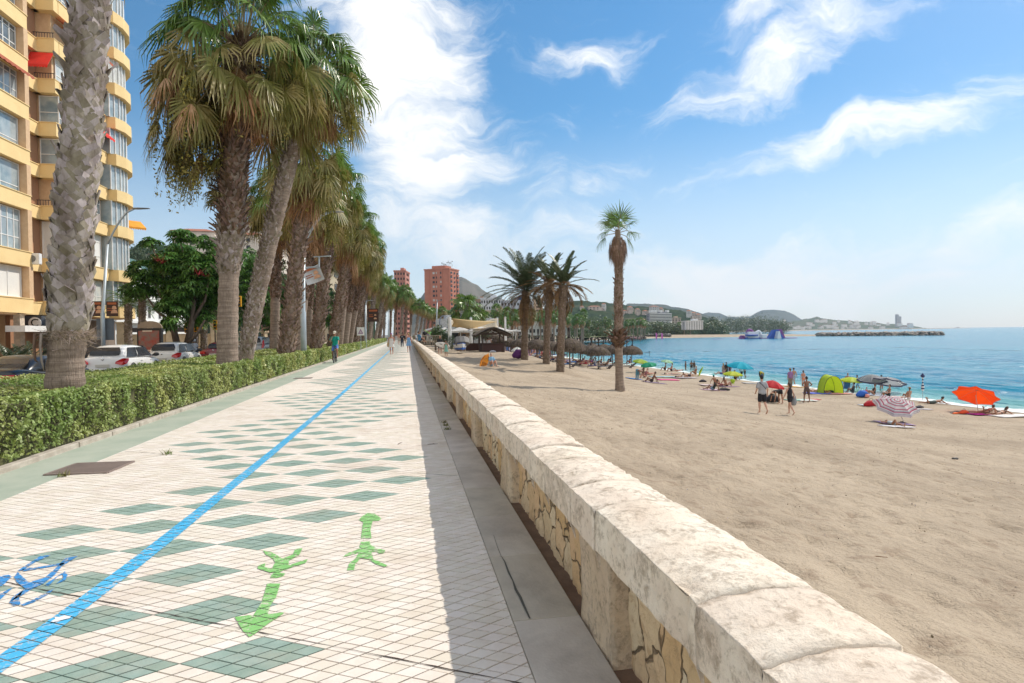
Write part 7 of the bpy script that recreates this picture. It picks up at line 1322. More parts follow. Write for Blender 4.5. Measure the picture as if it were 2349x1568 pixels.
for px_, dp_ in [(1268, 81), (1232, 84), (1196, 87), (1330, 84), (1385, 88), (1412, 84), (1290, 90), (1250, 93), (1214, 96), (1360, 94), (1438, 93)]: p = D(px_, 800, dp_); places.append((p.x, p.y))
front = list(places); nrow = 0
for r in range(1, 13):
    for q in range(7):
        X_ = 31.5-q*3.7-(r % 2)*1.6+random.gauss(0, .25); Y_ = 80.5+r*4.3+q*.55+random.gauss(0, .25)
        if X_ > 9 and all(math.hypot(X_-a, Y_-c_) > 3. for a, c_ in places): PQ[len(places)] = (r, q); places.append((X_, Y_))
names10 = ['rightmost thatched umbrella nearest the lone palm, apart from the rest', 'front thatched umbrella over the violet-clothed bather', 'front thatched umbrella second from the right, partly behind the lone palm', 'thatched umbrella tucked right behind the lone palm trunk', 'front thatched umbrella left of the one over the violet-clothed bather', 'front thatched umbrella midway between right date palm and lone palm', 'front thatched umbrella just right of the right date palm', 'front thatched umbrella between the middle and right date palms', 'front thatched umbrella just left of the middle date palm trunk', 'leftmost front thatched umbrella beside the first date palm']
for i, (X_, Y_) in enumerate(places):
    lb = names10[i] if i < 10 else 'thatched umbrella filling the front row, %s behind the date palms' % ordn2[i-10] if i not in PQ else 'thatched beach umbrella, %s inland from the sea in the %s row behind the front' % (ordn2[PQ[i][1]], ordn2[PQ[i][0]-1])
    clone(UMP, (X_, Y_, zsf(X_, Y_)), (random.gauss(0, .03), random.gauss(0, .03), random.uniform(0, 6)), 1.2+random.gauss(0, .03), lb)
for x in [q for q in list(COL.objects) if q.parent == UMP]: bpy.data.objects.remove(x)
bpy.data.objects.remove(UMP)
# loungers
t = empty('sun_lounger', (0, 0, 0), 'x', 'sun lounger', 'sun loungers under the thatched umbrellas'); WD = flat('lounger_frame', (.09, .06, .045), .7); b = MB(); b.box((0, .3, .32), (.62, 1.25, .04)); b.build('seat', WD, t); b = MB(); b.box((0, 0, .35), (.62, .04, .75)); q = b.build('backrest', WD, t); q.location = (0, -.45, .05); q.rotation_euler = (.9, 0, 0)
for s in (-1, 1):
    for y in (-.3, .85): b = MB(); b.tube([(s*.27, y, .32), (s*.29, y+(.12 if y > 0 else -.12), 0)], [.02, .02], 6); b.build('leg', WD, t)
proto_done(t); LG = t; CL2 = [(.03, .2, .55), (.6, .08, .1), (.5, .5, .55), (.32, .25, .5), (.6, .3, .25), (.1, .12, .3), (.7, .68, .6), (.5, .05, .1), (.03, .04, .06)]
lt = ['blue', 'red', 'pale grey', 'violet', 'coral', 'navy', 'white', 'crimson', 'black']; who = 0
LS = [c3(x, y) for x, y in [(1295, 1170), (1560, 1155), (1840, 1195), (1690, 1185), (1420, 1130), (1080, 1150), (2160, 1180), (1920, 1120), (880, 1050), (730, 1020), (1500, 1120), (2200, 1150), (1230, 1130), (980, 1100), (1640, 1130), (1780, 1150)]]
P_ = ['lounge', 'lounge', 'lounge', 'sit', 'supine', 'lounge', 'lounge', 'chair']
for i, xy in enumerate(LS):
    p = SP(*xy)
    if xy[0] < 1290: p = D(xy[0], 800, 79+i*.3); p.z = zsf(p.x, p.y)
    p = p; an = random.uniform(-.5, .5)+(1.3 if i % 2 else 1.7); c = clone(LG, p, (0, 0, an), 1, 'sun lounger with a %s towel, number %s from the lone palm along the shaded front rows' % (lt[i % 9], ['one', 'two', 'three', 'four', 'five', 'six', 'seven', 'eight', 'nine', 'ten', 'eleven', 'twelve', 'thirteen', 'fourteen', 'fifteen', 'sixteen'][i]))
    places_l = [('at the front below the right date palm', 0)]
    c['label'] = 'sun lounger with a %s towel %s' % (lt[i % 9], ['right of the right date palm trunk', 'in front of the bright blue towel bather', 'nearest to us in front of the thatched row', 'below the violet-clothed bather', 'between the front umbrellas beside a red cloth', 'between the middle and right date palms', 'left of the lone palm trunk base', 'just right of the violet-clothed bather', 'left of the middle date palm', 'right of the first date palm', 'second row, behind the bright blue towel', 'right of the lone palm trunk', 'second row behind the right date palm', 'left of the middle date palm trunk, second row', 'second row near the middle of the umbrellas', 'second row behind the violet-clothed bather'][i])
    tw = MB(); tw.box((0, .3, .37), (.6, 1.2, .05)); tw.box((0, -.52, .55), (.58, .5, .06), 0, None); o = tw.build('towel', flat('ltowel%d' % (i % 9), CL2[i % 9], .9), None, bevel=.02); o.location = p; o.rotation_euler = (0, 0, an); tag(o, '%s towel spread on the lounger %s' % (lt[i % 9], c['label'].split('towel ')[1]), 'towel', 'towels on the loungers')
    if i not in (6, 13):
        person(Vector((p.x, p.y, p.z+.34)), 'sunbather resting on the lounger %s' % c['label'].split('towel ')[1], P_[i % 8] if P_[i % 8] != 'chair' else 'sit', math.degrees(an), 1.7, skin=['tan', 'red', 'dark', 'tan'][i % 4], group='bathers on the loungers', wear=[('trunks', 'l%d' % (i % 5), [(.03, .04, .1), (.4, .05, .05), (.02, .02, .02), (.1, .2, .4), (.3, .1, .3)][i % 5])]+([('shirt', 'white4', (.65, .63, .7))] if i in (0, 3) else []))
for x in [q for q in list(COL.objects) if q.parent == LG]: bpy.data.objects.remove(x)
bpy.data.objects.remove(LG)
# thin shower post at the water
b0 = SP(*c4(398, 470)); t = empty('shower_post', b0, 'thin dark post standing in the shallows right of the thatched umbrellas', 'post'); b = MB(); b.tube([(0, 0, -.5), (0, 0, 2.4)], [.04, .04], 8); b.build('post', BLK, t); b = MB(); b.box((0, 0, 2.45), (.25, .12, .15)); b.build('cap', BLK, t)
# ------------------------------------------------------------------ beach restaurant
KD = 66.; SCK = 5.8725*1.6347
def K(x, y, dep=KD): return D(*ck(x, y), dep)
km = KD/FPX/SCK*1.0
def kb(b, x0, x1, y0, y1, dep, th): # upright box seen between columns x0..x1, rows y0..y1
    p = K((x0+x1)/2, y1, dep); q = K((x0+x1)/2, y0, dep); w_ = (K(x1, y1, dep)-K(x0, y1, dep)).length; b.box((p.x, p.y+th/2, (p.z+q.z)/2), (w_, th, q.z-p.z), rz=-YAW*0); return b
WOOD = mat('dark_wood', (.085, .055, .045), (.05, .032, .028), rough=.85, scale=8, strx=(8, 8, .6)); WOOD2 = mat('counter_wood', (.075, .035, .032), (.05, .022, .02), rough=.8, scale=12, strx=(10, 10, .5))
gz = zsf(K(1700, 830).x, KD-6); gz = (K(1700, 845).z)
t = empty('beach_hut', K(1700, 845), 'open wooden beach bar hut with a thatched gable roof and dark slatted counter', 'hut'); O = t.location.copy()
def loc(v): return v-O
W_ = (K(1965, 840)-K(1450, 840)).length; z_c = (K(1700, 645)-K(1700, 845)).z; b = MB(); b.box((0, 0, z_c/2-.1), (W_, .12, z_c+.2)); b.box((-W_/2+.06, 1.4, z_c/2-.1), (.1, 2.8, z_c+.2)); b.box((W_/2-.06, 1.4, z_c/2-.1), (.1, 2.8, z_c+.2)); b.build('counter_front', WOOD2, t)
b = MB(); b.box((0, 0, z_c+.03), (W_+.2, .4, .06)); b.build('counter_top', WOOD, t, bevel=.01); zb = (K(1700, 440)-K(1700, 845)).z; zr = (K(1700, 285)-K(1700, 845)).z
for x in (-W_/2+.12, W_/2-.12):
    for y in (-.08, 2.8): b = MB(); b.box((x, y, zb/2), (.13, .13, zb)); b.build('post', WOOD, t)
for y in (-.08, 2.8): b = MB(); b.box((0, y, zb+.06), (W_+.5, .14, .2)); b.build('beam', WOOD, t); b = MB()
for s in (-1, 1): b.tube([(s*.06, -.08, zr-.25), (s*W_*.30, -.08, zb+.12)], [.05, .05], 6); b.tube([(0, -.08, zb+.15), (s*W_*.16, -.08, zb+.52)], [.04, .04], 6); b.tube([(s*(W_/2-.12), -.08, zb-.5), (s*(W_/2-.6), -.08, zb)], [.045, .045], 6)
b.tube([(0, -.08, zb+.1), (0, -.08, zr-.2)], [.06, .06], 6); b.build('truss', WOOD, t); RW = (K(2040, 440)-K(1270, 440)).length/2; b = MB()
for s in (-1, 1): b.add([(0, -.7, zr), (s*RW, -.7, zb-.05), (s*RW, 3.5, zb-.05), (0, 3.5, zr), (0, -.7, zr-.16), (s*RW, -.7, zb-.22), (s*RW, 3.5, zb-.22), (0, 3.5, zr-.16)], [(0, 1, 2, 3), (7, 6, 5, 4), (0, 4, 5, 1), (3, 2, 6, 7), (1, 5, 6, 2)])
b.build('roof_deck', THC, t); Q = []
for k in range(3600):
    s = random.choice((-1, 1)); q = random.random(); y = random.uniform(-.8, 3.55); q2 = min(1.05, q+random.uniform(.1, .22)); F_ = lambda q: np.array([s*RW*q, y, zr+(zb-.05-zr)*q+.03+random.uniform(0, .07)+.07*sin(PI*q)]); p0, p1 = F_(q), F_(q2); Q.append([p0+[0, -.03, 0], p0+[0, .03, 0], p1+[0, .035, -.03], p1+[0, -.035, -.03]])
bulk('thatch', np.array(Q), mat('hut_thatch', (.26, .21, .16), (.16, .125, .095), rough=.95, scale=4, island=.45), t)
t = empty('bar_counter', K(1180, 800, 70), 'low dark wooden counter running left of the beach hut', 'counter'); b = MB(); W2 = (K(1440, 800, 70)-K(1100, 800, 70)).length; z2 = (K(1200, 645, 70)-K(1200, 800, 70)).z; b.box((W2*.25, 0, z2/2), (W2, .1, z2)); b.build('panel', WOOD2, t); b = MB(); b.box((W2*.25, 0, z2+.03), (W2+.1, .3, .05)); b.build('top', WOOD, t)
for s in (-.2, .25, .6): b = MB(); b.box((W2*s, .05, z2), (.09, .09, z2*1.9)); b.build('post', WOOD, t)
# boat
bp = K(985, 800, 61); t = empty('rowing_boat', bp, 'small wooden boat with blue and white stripes standing bow-on before the restaurant', 'boat', rz=PI+.02); hw = (K(1118, 700, 61)-K(820, 700, 61)).length/2; h_ = (K(985, 645, 61)-K(985, 770, 61)).z; zb = (K(985, 770, 61)-bp).z; L = 3.2
BB, BW, BG = flat('boat_blue', (.01, .10, .42), .4), flat('boat_white', (.75, .75, .76), .4), flat('boat_greyblue', (.12, .17, .34), .5); b = MB(); ns = 12; ring = lambda q, s: (0, 0, 0)
for (lo, hi, ci) in ((0, .32, 0), (.32, .86, 1), (.86, 1., 0)):
    for s in (-1, 1):
        for i in range(ns):
            vs = []
            for (ii, vv) in ((i, lo), (i+1, lo), (i+1, hi), (i, hi)):
                q = ii/ns; wy = hw*min(1, (q*1.9)**.75)*(.72+.28*vv) if q < .53 else hw*(1-.25*(q-.53))*(.72+.28*vv); vs.append((s*wy*(1 if q > 0 else .02), L/2-q*L+.12*vv*(1-q), zb+h_*(vv)*(1+.22*(1-q)**3)+.05*(q-.5)**2))
            b.cur = ci; b.add(vs, [(0, 1, 2, 3)])
o = b.build('hull', [BB, BW], t, smooth=False); md = o.modifiers.new('s', 'SOLIDIFY'); md.thickness = .04; b = MB(); b.box((0, L/2+.0, zb+h_*.55), (.07, .1, h_*1.25)); b.build('stem', BB, t); b = MB(); b.box((0, 0, zb/2), (hw*1.1, 1.4, zb)); b.build('stand', mat('stand_brown', (.22, .14, .09), rough=.9), t)
b = MB(); b.box((0, -.2, zb+h_*.7), (hw*1.5, L*.6, .05)); b.build('thwart', WOOD, t); b = MB(); b.tube([(-.1, -.6, zb+h_), (-.1, .2, zb+h_+.5), (-.1, .8, zb+h_)], [(.75, .3)]*3, 10, side=(1, 0, 0)); b.build('cover', flat('boat_cover', (.16, .15, .14)), t)
# square white umbrellas
CAN = mat('white_canvas', (.78, .77, .75), trans=.3, rough=.8)
def sq_umb(xc, ytop, x0, x1, yrim, dep, label, ybase=660):
    p = K(xc, ybase, dep); hw = (K(x1, yrim, dep)-K(x0, yrim, dep)).length/2; zt = (K(xc, ytop, dep)-p).z; zr = (K(xc, yrim, dep)-p).z; t = empty('cafe_umbrella', p, label, 'umbrella', 'white square umbrellas of the beach restaurant', rz=.25 if xc < 800 else .1); b = MB(); n = 6; cs = [(-hw, -hw), (hw, -hw), (hw, hw), (-hw, hw)]
    for k in range(4):
        a, c = cs[k], cs[(k+1) % 4]; b.add([(0, 0, zt), (a[0], a[1], zr+.08), ((a[0]+c[0])/2, (a[1]+c[1])/2, zr+.16), (c[0], c[1], zr+.08), (a[0], a[1], zr-.12), ((a[0]+c[0])/2, (a[1]+c[1])/2, zr-.04), (c[0], c[1], zr-.12)], [(0, 1, 2), (0, 2, 3), (1, 4, 5, 2), (2, 5, 6, 3)])
    b.build('canopy', CAN, t); b = MB(); b.tube([(0, 0, -.2), (0, 0, zt)], [.04, .04], 8); b.build('pole', PWHITE, t)
sq_umb(985, 270, 765, 1230, 385, 70, 'white square umbrella directly above the striped boat'); sq_umb(640, 280, 430, 820, 385, 74, 'white square umbrella left of the tall white mast'); sq_umb(1420, 270, 1200, 1640, 360, 76, 'wide white square umbrella just left of the hut roof'); sq_umb(1840, 280, 1640, 2120, 380, 80, 'white square umbrella behind the right slope of the hut roof'); sq_umb(1230, 100, 1110, 1400, 150, 84, 'small white umbrella peak behind the sails'); sq_umb(2190, 335, 2050, 2310, 370, 100, 'far white umbrella right of the hut under the date palm')
# masts and sails
def mast(x, y0, y1, dep, label, w_=.17):
    p = K(x, y1, dep); t = tag((lambda b: b)(None) or empty('sail_mast', p, label, 'mast', 'white masts holding the shade sails')); h = (K(x, y0, dep)-p).z; b = MB(); b.tube([(0, 0, -.3), (0, 0, h)], [w_, w_*.85], 10); b.build('post', PWHITE, t); b = MB(); b.tube([(0, 0, h), (0, 0, h+.12)], [.05, .03], 8); b.build('cap', LMP, t)
mast(748, 55, 640, 64, 'tall white mast nearest us left of the boat', .20); mast(1215, 70, 600, 72, 'white mast in the middle behind the boat'); mast(1790, 75, 400, 78, 'white mast behind the right end of the cream sail'); mast(1968, 60, 520, 72, 'white mast just right of the hut roof, under the date palm', .15)
SAIL = mat('cream_sail', (.72, .54, .28), (.66, .50, .27), rough=.8, trans=.35); SAIL2 = mat('pale_sail', (.74, .64, .48), rough=.8, trans=.35)
def sail(pts, label, m, sag=.12):
    C4 = [K(*q) for q in pts]; n = 14; P = np.zeros((n+1, n+1, 3))
    for i in range(n+1):
        for j in range(n+1):
            u_, v_ = i/n, j/n; pi = .10*sin(PI*u_); pj = .10*sin(PI*v_); uu = u_+(.5-u_)*pj*1.0; vv = v_+(.5-v_)*pi*1.0; p = (C4[0]*(1-uu)+C4[1]*uu)*(1-vv)+(C4[3]*(1-uu)+C4[2]*uu)*vv; P[i, j] = p-C4[0]-Vector((0, 0, sag*4*sin(PI*u_)*sin(PI*v_)))
    o = grid('shade_sail', P, m); o.location = C4[0]; md = o.modifiers.new('s', 'SOLIDIFY'); md.thickness = .02; tag(o, label, 'shade sail', 'shade sails over the terrace')
sail([(775, 85, 64), (1795, 160, 76), (1330, 300, 70), (780, 270, 66)], 'golden cream shade sail stretched from the tall left mast across the terrace', SAIL); sail([(1790, 78, 78), (1810, 290, 74), (1230, 330, 72), (1240, 205, 80)], 'paler shade sail at the right end of the terrace', SAIL2); sail([(690, 90, 72), (1200, 230, 82), (1100, 270, 78), (690, 230, 72)], 'small shade sail behind the golden one', SAIL2)
# white restaurant building
t = empty('restaurant_building', K(700, 640, 92), 'low white beach restaurant building with a round swirl logo', 'building'); O = t.location.copy(); b = MB()
def kbl(b, x0, x1, y0, y1, dep, th): p = K(x0, y1, dep)-O; q = K(x1, y0, dep)-O; b.box(((p.x+q.x)/2, p.y+th/2, (p.z+q.z)/2), (abs(q.x-p.x), th, abs(q.z-p.z)))
kbl(b, 480, 870, 90, 640, 92, 6); kbl(b, 655, 865, 12, 92, 93, 5); kbl(b, 870, 1740, 75, 640, 98, 5); b.build('wall', mat('restaurant_wall', (.62, .64, .66), rough=.9), t); b = MB(); kbl(b, 645, 875, 2, 11, 93, 5.2); b.build('parapet', flat('parapet_brown', (.25, .17, .12)), t)
b = MB()
for k in range(3): kbl(b, 790+k*170, 950+k*170, 405, 560, 91.6, .1)
b.build('dark_opening', DGL, t); b = MB(); kbl(b, 600, 740, 420, 540, 91.7, .08); b.build('door_glass', mat('teal_glass', (.10, .22, .22), rough=.1), t); b = MB(); pts = []
for k in range(40): a = 1.0+k/39*4.9; r = 1.0+.1*k/39; pts.append(K(625, 165, 91.8)-O+Vector((cos(a)*r*.72, 0, sin(a)*r*.95)))
b.tube(pts, [(.04+.08*sin(PI*k/39)) for k in range(40)], 6); pts2 = [K(680, 190-q*90, 91.8)-O+Vector((.25*sin(q*3), 0, 0)) for q in (0, .3, .6, 1)]; b.tube(pts2, [.03, .07, .08, .02], 6); b.build('logo_swirl', flat('logo_grey', (.22, .24, .30)), t)
# terrace: tables, chairs, guests as single small things
WCH = flat('white_chair', (.6, .58, .55))
random.seed(5)
for i, (x, y, dp) in enumerate([(245, 640, 66), (330, 640, 66), (1140, 640, 74), (1200, 620, 76), (870, 640, 76)]):
    p = K(x, y, dp); t = empty('terrace_chair', (p.x, p.y, p.z-.1), 'white terrace chair %s' % ['at the low rail by the end of the sea wall', 'next to the plants left of the surfboard man', 'behind the low counter left of the hut', 'beside the middle mast behind the boat', 'left behind the striped boat'][i], 'chair', 'white chairs on the terrace', random.uniform(0, 6)); b = MB(); b.box((0, 0, .45), (.45, .45, .04)); b.build('seat', WCH, t); b = MB(); b.box((0, .21, .72), (.45, .04, .5)); b.build('backrest', WCH, t)
    for sx in (-1, 1):
        for sy in (-1, 1): b = MB(); b.box((sx*.2, sy*.2, .22), (.04, .04, .44)); b.build('leg', WCH, t)
t = empty('terrace_fence', K(300, 690, 65), 'pale low terrace railing by the end of the sea wall', 'fence'); b = MB()
for k in range(14): b.box((-1.3+k*.2, 0, .55), (.05, .04, 1.1))
b.box((0, 0, 1.1), (2.8, .06, .06)); b.box((0, 0, .5), (2.8, .05, .05)); b.build('rails', flat('rail_beige', (.45, .38, .3)), t)
person(K(195, 640, 68)-Vector((0, 0, .1)), 'person in black standing at the terrace entrance behind the man on the wall', 'stand', 40, 1.75, wear=[('shirt', 'black6', (.02, .02, .02)), ('pants', 'black6', (.02, .02, .02))], group='people on the promenade')
for i, (x, y, dp) in enumerate([(265, 560, 80), (320, 555, 82), (1060, 560, 80), (1540, 590, 90), (1590, 585, 90)]): person(K(x, y+60, dp), 'guest seated on the terrace, %s' % ['left of the banana plant', 'just behind the banana plant', 'under the umbrella right of the boat', 'seen through the hut, left one', 'seen through the hut, right one'][i], 'chair', random.uniform(0, 360), 1.7, wear=[('shirt', 'g%d' % i, [(.3, .3, .4), (.6, .6, .65), (.02, .02, .02), (.05, .05, .06), (.06, .04, .04)][i])], z=.2, group='guests on the terrace')
# side awning roof, banana plant, shrubs
t = empty('side_shelter', K(260, 640, 76), 'lean-to shelter with sloping grey roof left of the banana plant', 'shelter'); O = t.location; b = MB(); v = [K(150, 385, 76)-O, K(360, 315, 76)-O, K(360, 290, 80)-O, K(200, 330, 84)-O]; b.add(v+[q-Vector((0, 0, .1)) for q in v], [(0, 1, 2, 3), (7, 6, 5, 4), (0, 4, 5, 1), (1, 5, 6, 2), (2, 6, 7, 3), (3, 7, 4, 0)]); b.build('roof', flat('shelter_grey', (.36, .33, .3)), t); b = MB(); b.tube([v[0], (v[0].x, v[0].y, 0)], [.05, .05], 6); b.tube([v[1], (v[1].x, v[1].y, 0)], [.05, .05], 6); b.build('post', WOOD, t)
t = empty('banana_plant', K(430, 560, 67), 'banana plant with big upright bright leaves at the terrace corner', 'plant'); Q = []
for k in range(13):
    a = random.uniform(0, 6.28); L = random.uniform(1.4, 2.6); el_ = random.uniform(.75, 1.4); k_ = 7; p = [np.array([cos(a)*cos(el_)*L*q+0, sin(a)*cos(el_)*L*q, sin(el_)*L*q-.5*q*q]) for q in np.linspace(0, 1, k_)]; sd = np.array([-sin(a), cos(a), 0]); w_ = [.03, .05, .24, .3, .28, .2, .03]
    for q in range(k_-1): Q.append([p[q]-sd*w_[q], p[q], p[q+1], p[q+1]-sd*w_[q+1]]); Q.append([p[q], p[q]+sd*w_[q], p[q+1]+sd*w_[q+1], p[q+1]])
bulk('leaves', np.array(Q), mat('banana_leaf', (.10, .28, .05), (.22, .42, .12), trans=.35, rough=.4, island=.3), t); b = MB(); b.tube([(0, 0, -1.2), (0, 0, .3)], [.12, .08], 8); b.build('stem', BARK, t)
def shrub(p, w_, h_, label, m, n=500, leaf=.07, name='shrub', cat='shrub'):
    t = empty(name, p, label, cat); d = unit(rng.normal(0, 1, (n, 3))); r_ = rng.uniform(.55, 1.05, (n, 1)); lump = np.array([1+.35*mn.noise((x*2.5+p[0], y*2.5, z*2.5)) for x, y, z in d])[:, None]; c = d*r_*lump*np.array([w_, w_, h_])+np.array([0, 0, h_*.85]); nn = unit(d+rng.normal(0, .6, c.shape)); u = unit(np.cross(nn, rng.normal(0, 1, c.shape))); v = np.cross(nn, u); s = leaf*rng.uniform(.6, 1.4, (n, 1)); bulk('foliage', np.stack([c-u*s, c-v*s*.5, c+u*s, c+v*s*.5], 1), m, t); b = MB(); b.tube([(0, 0, -.1), (0, 0, h_*.8)], [.06*h_, .03*h_], 6); b.build('stem', BARK, t); return t
shrub(K(480, 640, 66), .8, 1.1, 'dark hedge shrub below the banana plant', TREEG, 1600, .09); shrub(K(620, 620, 66), .6, .7, 'dark bush behind the surfboard man and the girl', PINE, 900, .08); shrub(K(790, 760, 63), .45, .8, 'small dark bush just left of the striped boat', PINE, 800, .06); shrub(K(1960, 300, 95), 1.0, 1.6, 'bright green shrub behind the mast right of the hut', UMB, 900, .12); shrub(K(1420, 560, 78), 1.5, .9, 'dark planting inside the terrace behind the hut counter', PINE, 900, .1)
# fan palm over the restaurant
p = D(1071, 800, 84); t = empty('fan_palm', (p.x, p.y, p.z), 'broad bright fan palm with an orange-brown skirt rising behind the restaurant roof', 'palm tree'); H = (D(1071, 712, 84)-p).z; palm_trunk(t, [(0, 0, -.5, .35), (0, 0, H, .32)], 12, .5); fan_crown(t, (0, 0, H+.4), 1.5, 46, 10, 60, 1.6, 0, nseg=16, segd=9, pet=1.15, cyl=.5)
t = empty('date_palm', D(1135, 800, 110), 'dark shaggy low palm behind the hut right of the masts', 'palm tree'); H = 3.0; palm_trunk(t, [(0, 0, -.5, .3), (0, 0, H, .3)], 10, .5); bulk('crown', np.concatenate([feather((0, 0, H+.8), k*2.4, math.radians(80-110*k/36), 3.1, 22, .5, 1, sag=.7, lw=.05) for k in range(36)]), PINE, t)
# ------------------------------------------------------------------ mid and far distance
# far palms along the bay
def nth(n): return '%d%s' % (n, 'th' if 10 < n % 100 < 14 else {1: 'st', 2: 'nd', 3: 'rd'}.get(n % 10, 'th'))
def small_palm():
    t = empty('fan_palm', (0, 0, 0), 'x', 'palm tree', 'palms along the far promenade of the bay'); palm_trunk(t, [(0, 0, -1, .3), (0, 0, 9, .26)], 8, 1.5); Q = []
    for k in range(34): q = k/34; a = k*2.4; e = math.radians(80-130*q); d = np.array([cos(a)*cos(e), sin(a)*cos(e), sin(e)]); Q.append(fan(np.array([0, 0, 9.2-q])+d*.9, d+[0, 0, -.3], 1.1, nseg=9, droop=.4, spread=1.9))
    bulk('green_crown', np.concatenate(Q), FAN, t); Q = []
    for k in range(26): a = k*2.4; Q.append(fan(np.array([cos(a)*.4, sin(a)*.4, 8.6-k*.09]), (cos(a)*.3, sin(a)*.3, -1), 1.2, up=(cos(a), sin(a), 0), nseg=6, spread=.6, droop=.1))
    bulk('dead_leaf_skirt', np.concatenate(Q), DEAD, t); proto_done(t); return t
SPM = small_palm(); random.seed(31)
for i in range(64):
    if i < 30: px = 1120+i*7.6+random.uniform(-3, 3); dep = random.uniform(185, 260); sc = random.uniform(.9, 1.3)
    else: px = 1345+(i-30)*7.2+random.uniform(-3, 3); dep = random.uniform(330, 400) if px < 1480 else random.uniform(560, 640); sc = random.uniform(.9, 1.35)
    p = D(px, 772, dep); z = max(-2.5, zsf(p.x, p.y)); clone(SPM, (p.x, p.y, z), (0, random.gauss(0, .04), random.uniform(0, 6)), sc, 'small distant fan palm by the bay, %s from the left in the %s stand' % (nth(i+1 if i < 30 else i-29), 'nearer' if i < 30 else 'farther'))
for x in [q for q in list(COL.objects) if q.parent == SPM]: bpy.data.objects.remove(x)
bpy.data.objects.remove(SPM)
random.seed(44)
# green strip and promenade wall of the bay, shrubs belt
LAWN = mat('lawn', (.12, .16, .04), (.18, .19, .07), rough=.9, scale=.3)
V = [D(x, y, d_) for x, y, d_ in ((1300, 773, 250), (1490, 769, 420), (1500, 765, 460), (1290, 768, 290))]; g = MB(); g.add([(v.x, v.y, -.75) for v in V], [(0, 1, 2, 3)]); tag(g.build('lawn', LAWN), kind='structure')
for i, (px, dep, w_, h_) in enumerate([(1150, 290, 10, 6), (1180, 300, 9, 7), (1225, 290, 9, 5), (1270, 300, 11, 6), (1310, 330, 10, 5), (1335, 350, 9, 7), (1360, 360, 12, 7), (1400, 380, 11, 6), (1385, 330, 6, 3), (1440, 400, 12, 6), (1465, 420, 10, 6), (1340, 300, 3, 2), (1418, 330, 3, 2)]):
    p = D(px, 770, dep); shrub((p.x, p.y, max(-2, zsf(p.x, p.y))), w_, h_, 'dark tree clump in the bay park, %s from the left' % ['first', 'second', 'third', 'fourth', 'fifth', 'sixth', 'seventh', 'eighth', 'ninth', 'tenth', 'eleventh', 'twelfth', 'thirteenth'][i], TREEG, 1300, .55, 'tree_clump', 'trees')
# buildings along the bay
def block(px0, px1, ytop, dep, label, wc, rows, cols, th=14, ybase=772, name='apartment_building', frame=None, skew=0., base=None, balc=False):
    p = D((px0+px1)/2, ybase, dep); w_ = (px1-px0)/FPX*dep; h_ = (ybase-ytop)/FPX*dep; t = empty(name, (p.x, p.y, p.z), label, 'building', rz=-YAW+skew); m = flat('blk_%d' % (int(wc[0]*99)*10000+int(wc[1]*99)*100+int(wc[2]*99)), wc, .9); b = MB(); b.box((0, th/2, h_/2), (w_, th, h_)); b.build('wall', m, t)
    b = MB(); b.box((0, th/2, h_+.4), (w_+.6, th+.6, .8)); b.box((w_*.12, th/2, h_+1.6), (w_*.3, th*.5, 1.8)); b.build('roof', m, t)
    for r in range(rows):
        z0 = h_*(r+.35)/rows; hh = h_/rows*.45; b = MB()
        if balc: b.box((0, -.06, z0+hh/2), (w_*.94, .12, hh)); b.build('window_band', frame or DGL, t)
        else:
            for c in range(cols): b = MB(); b.box((-w_/2+w_*(c+.5)/cols, -.06, z0+hh/2), (w_/cols*.5, .12, hh)); b.build('window', frame or DGL, t)
        for s in (-1, 1): b = MB(); b.box((s*(w_/2+.06), th*.5, z0+hh/2), (.12, th*.5, hh)); b.build('window', frame or DGL, t)
    return t, w_, h_
PK = (.42, .15, .11); 
p = D(1033, 790, 400); t = empty('tower_block', p, 'tall red-brick apartment tower with rooftop antennas beyond the palms', 'building', rz=-.55); h_ = 1.0*(790-618)/FPX*400; m = mat('red_tower', (.50, .205, .14), (.44, .175, .12), rough=.9, scale=.3); W1, W2 = 19., 14.; b = MB(); b.box((-W1/2, W2/2, h_/2), (W1, W2, h_)); b.build('wall', m, t)
b = MB(); b.box((-W1/2, W2/2, h_+.4), (W1+.8, W2+.8, .8)); b.box((-W1*.5, W2/2, h_+1.8), (W1*.55, W2*.6, 2.4)); b.build('roof', m, t)
for r in range(15):
    z = h_-2.2-r*3.05; 
    if z < 1: break
    for (x, w_) in ((-W1*.58, 3.2), (-W1*.33, 1.1)): b = MB(); b.box((x, -.08, z), (w_, .2, 1.4)); b.build('window', DGL if (r+int(w_)) % 3 else mat('pale_blind', (.6, .6, .57)), t)
    b = MB(); b.box((.02, W2*.18, z), (.5, 2.6, 1.3)); b.box((.02, W2*.52, z), (.5, 1.6, 1.2)); b.box((.02, W2*.84, z), (.5, 2.0, 1.3)); b.build('window', DGL, t); b = MB(); b.box((.3, W2*.18, z-1.25), (1.0, 3.4, .9)); b.box((.3, W2*.84, z-1.25), (1., 3., .9)); b.build('balcony', mat('tower_balcony', (.55, .22, .16), rough=.9), t)
for x in (-W1*.8, -W1*.55, -W1*.28, .35): b = MB(); b.box((x, -.25, h_/2), (.7, .5, h_)); b.build('pilaster', m, t)
b = MB()
for k in range(9): x = -W1*.45+k*1.; b.tube([(x, W2*.4, h_+2), (x, W2*.4, h_+4+random.random()*3.)], [.09, .05], 5); b.box((x, W2*.4, h_+4+random.random()*2), (.9, .1, .5))
b.build('antennas', flat('antenna', (.2, .2, .2)), t)
block(906, 932, 624, 330, 'pinkish brick apartment block peeping over the palm crowns left of the tower', (.50, .22, .17), 13, 4); block(1092, 1113, 690, 330, 'brown low block between the tower and the white flats', (.36, .24, .18), 5, 3)
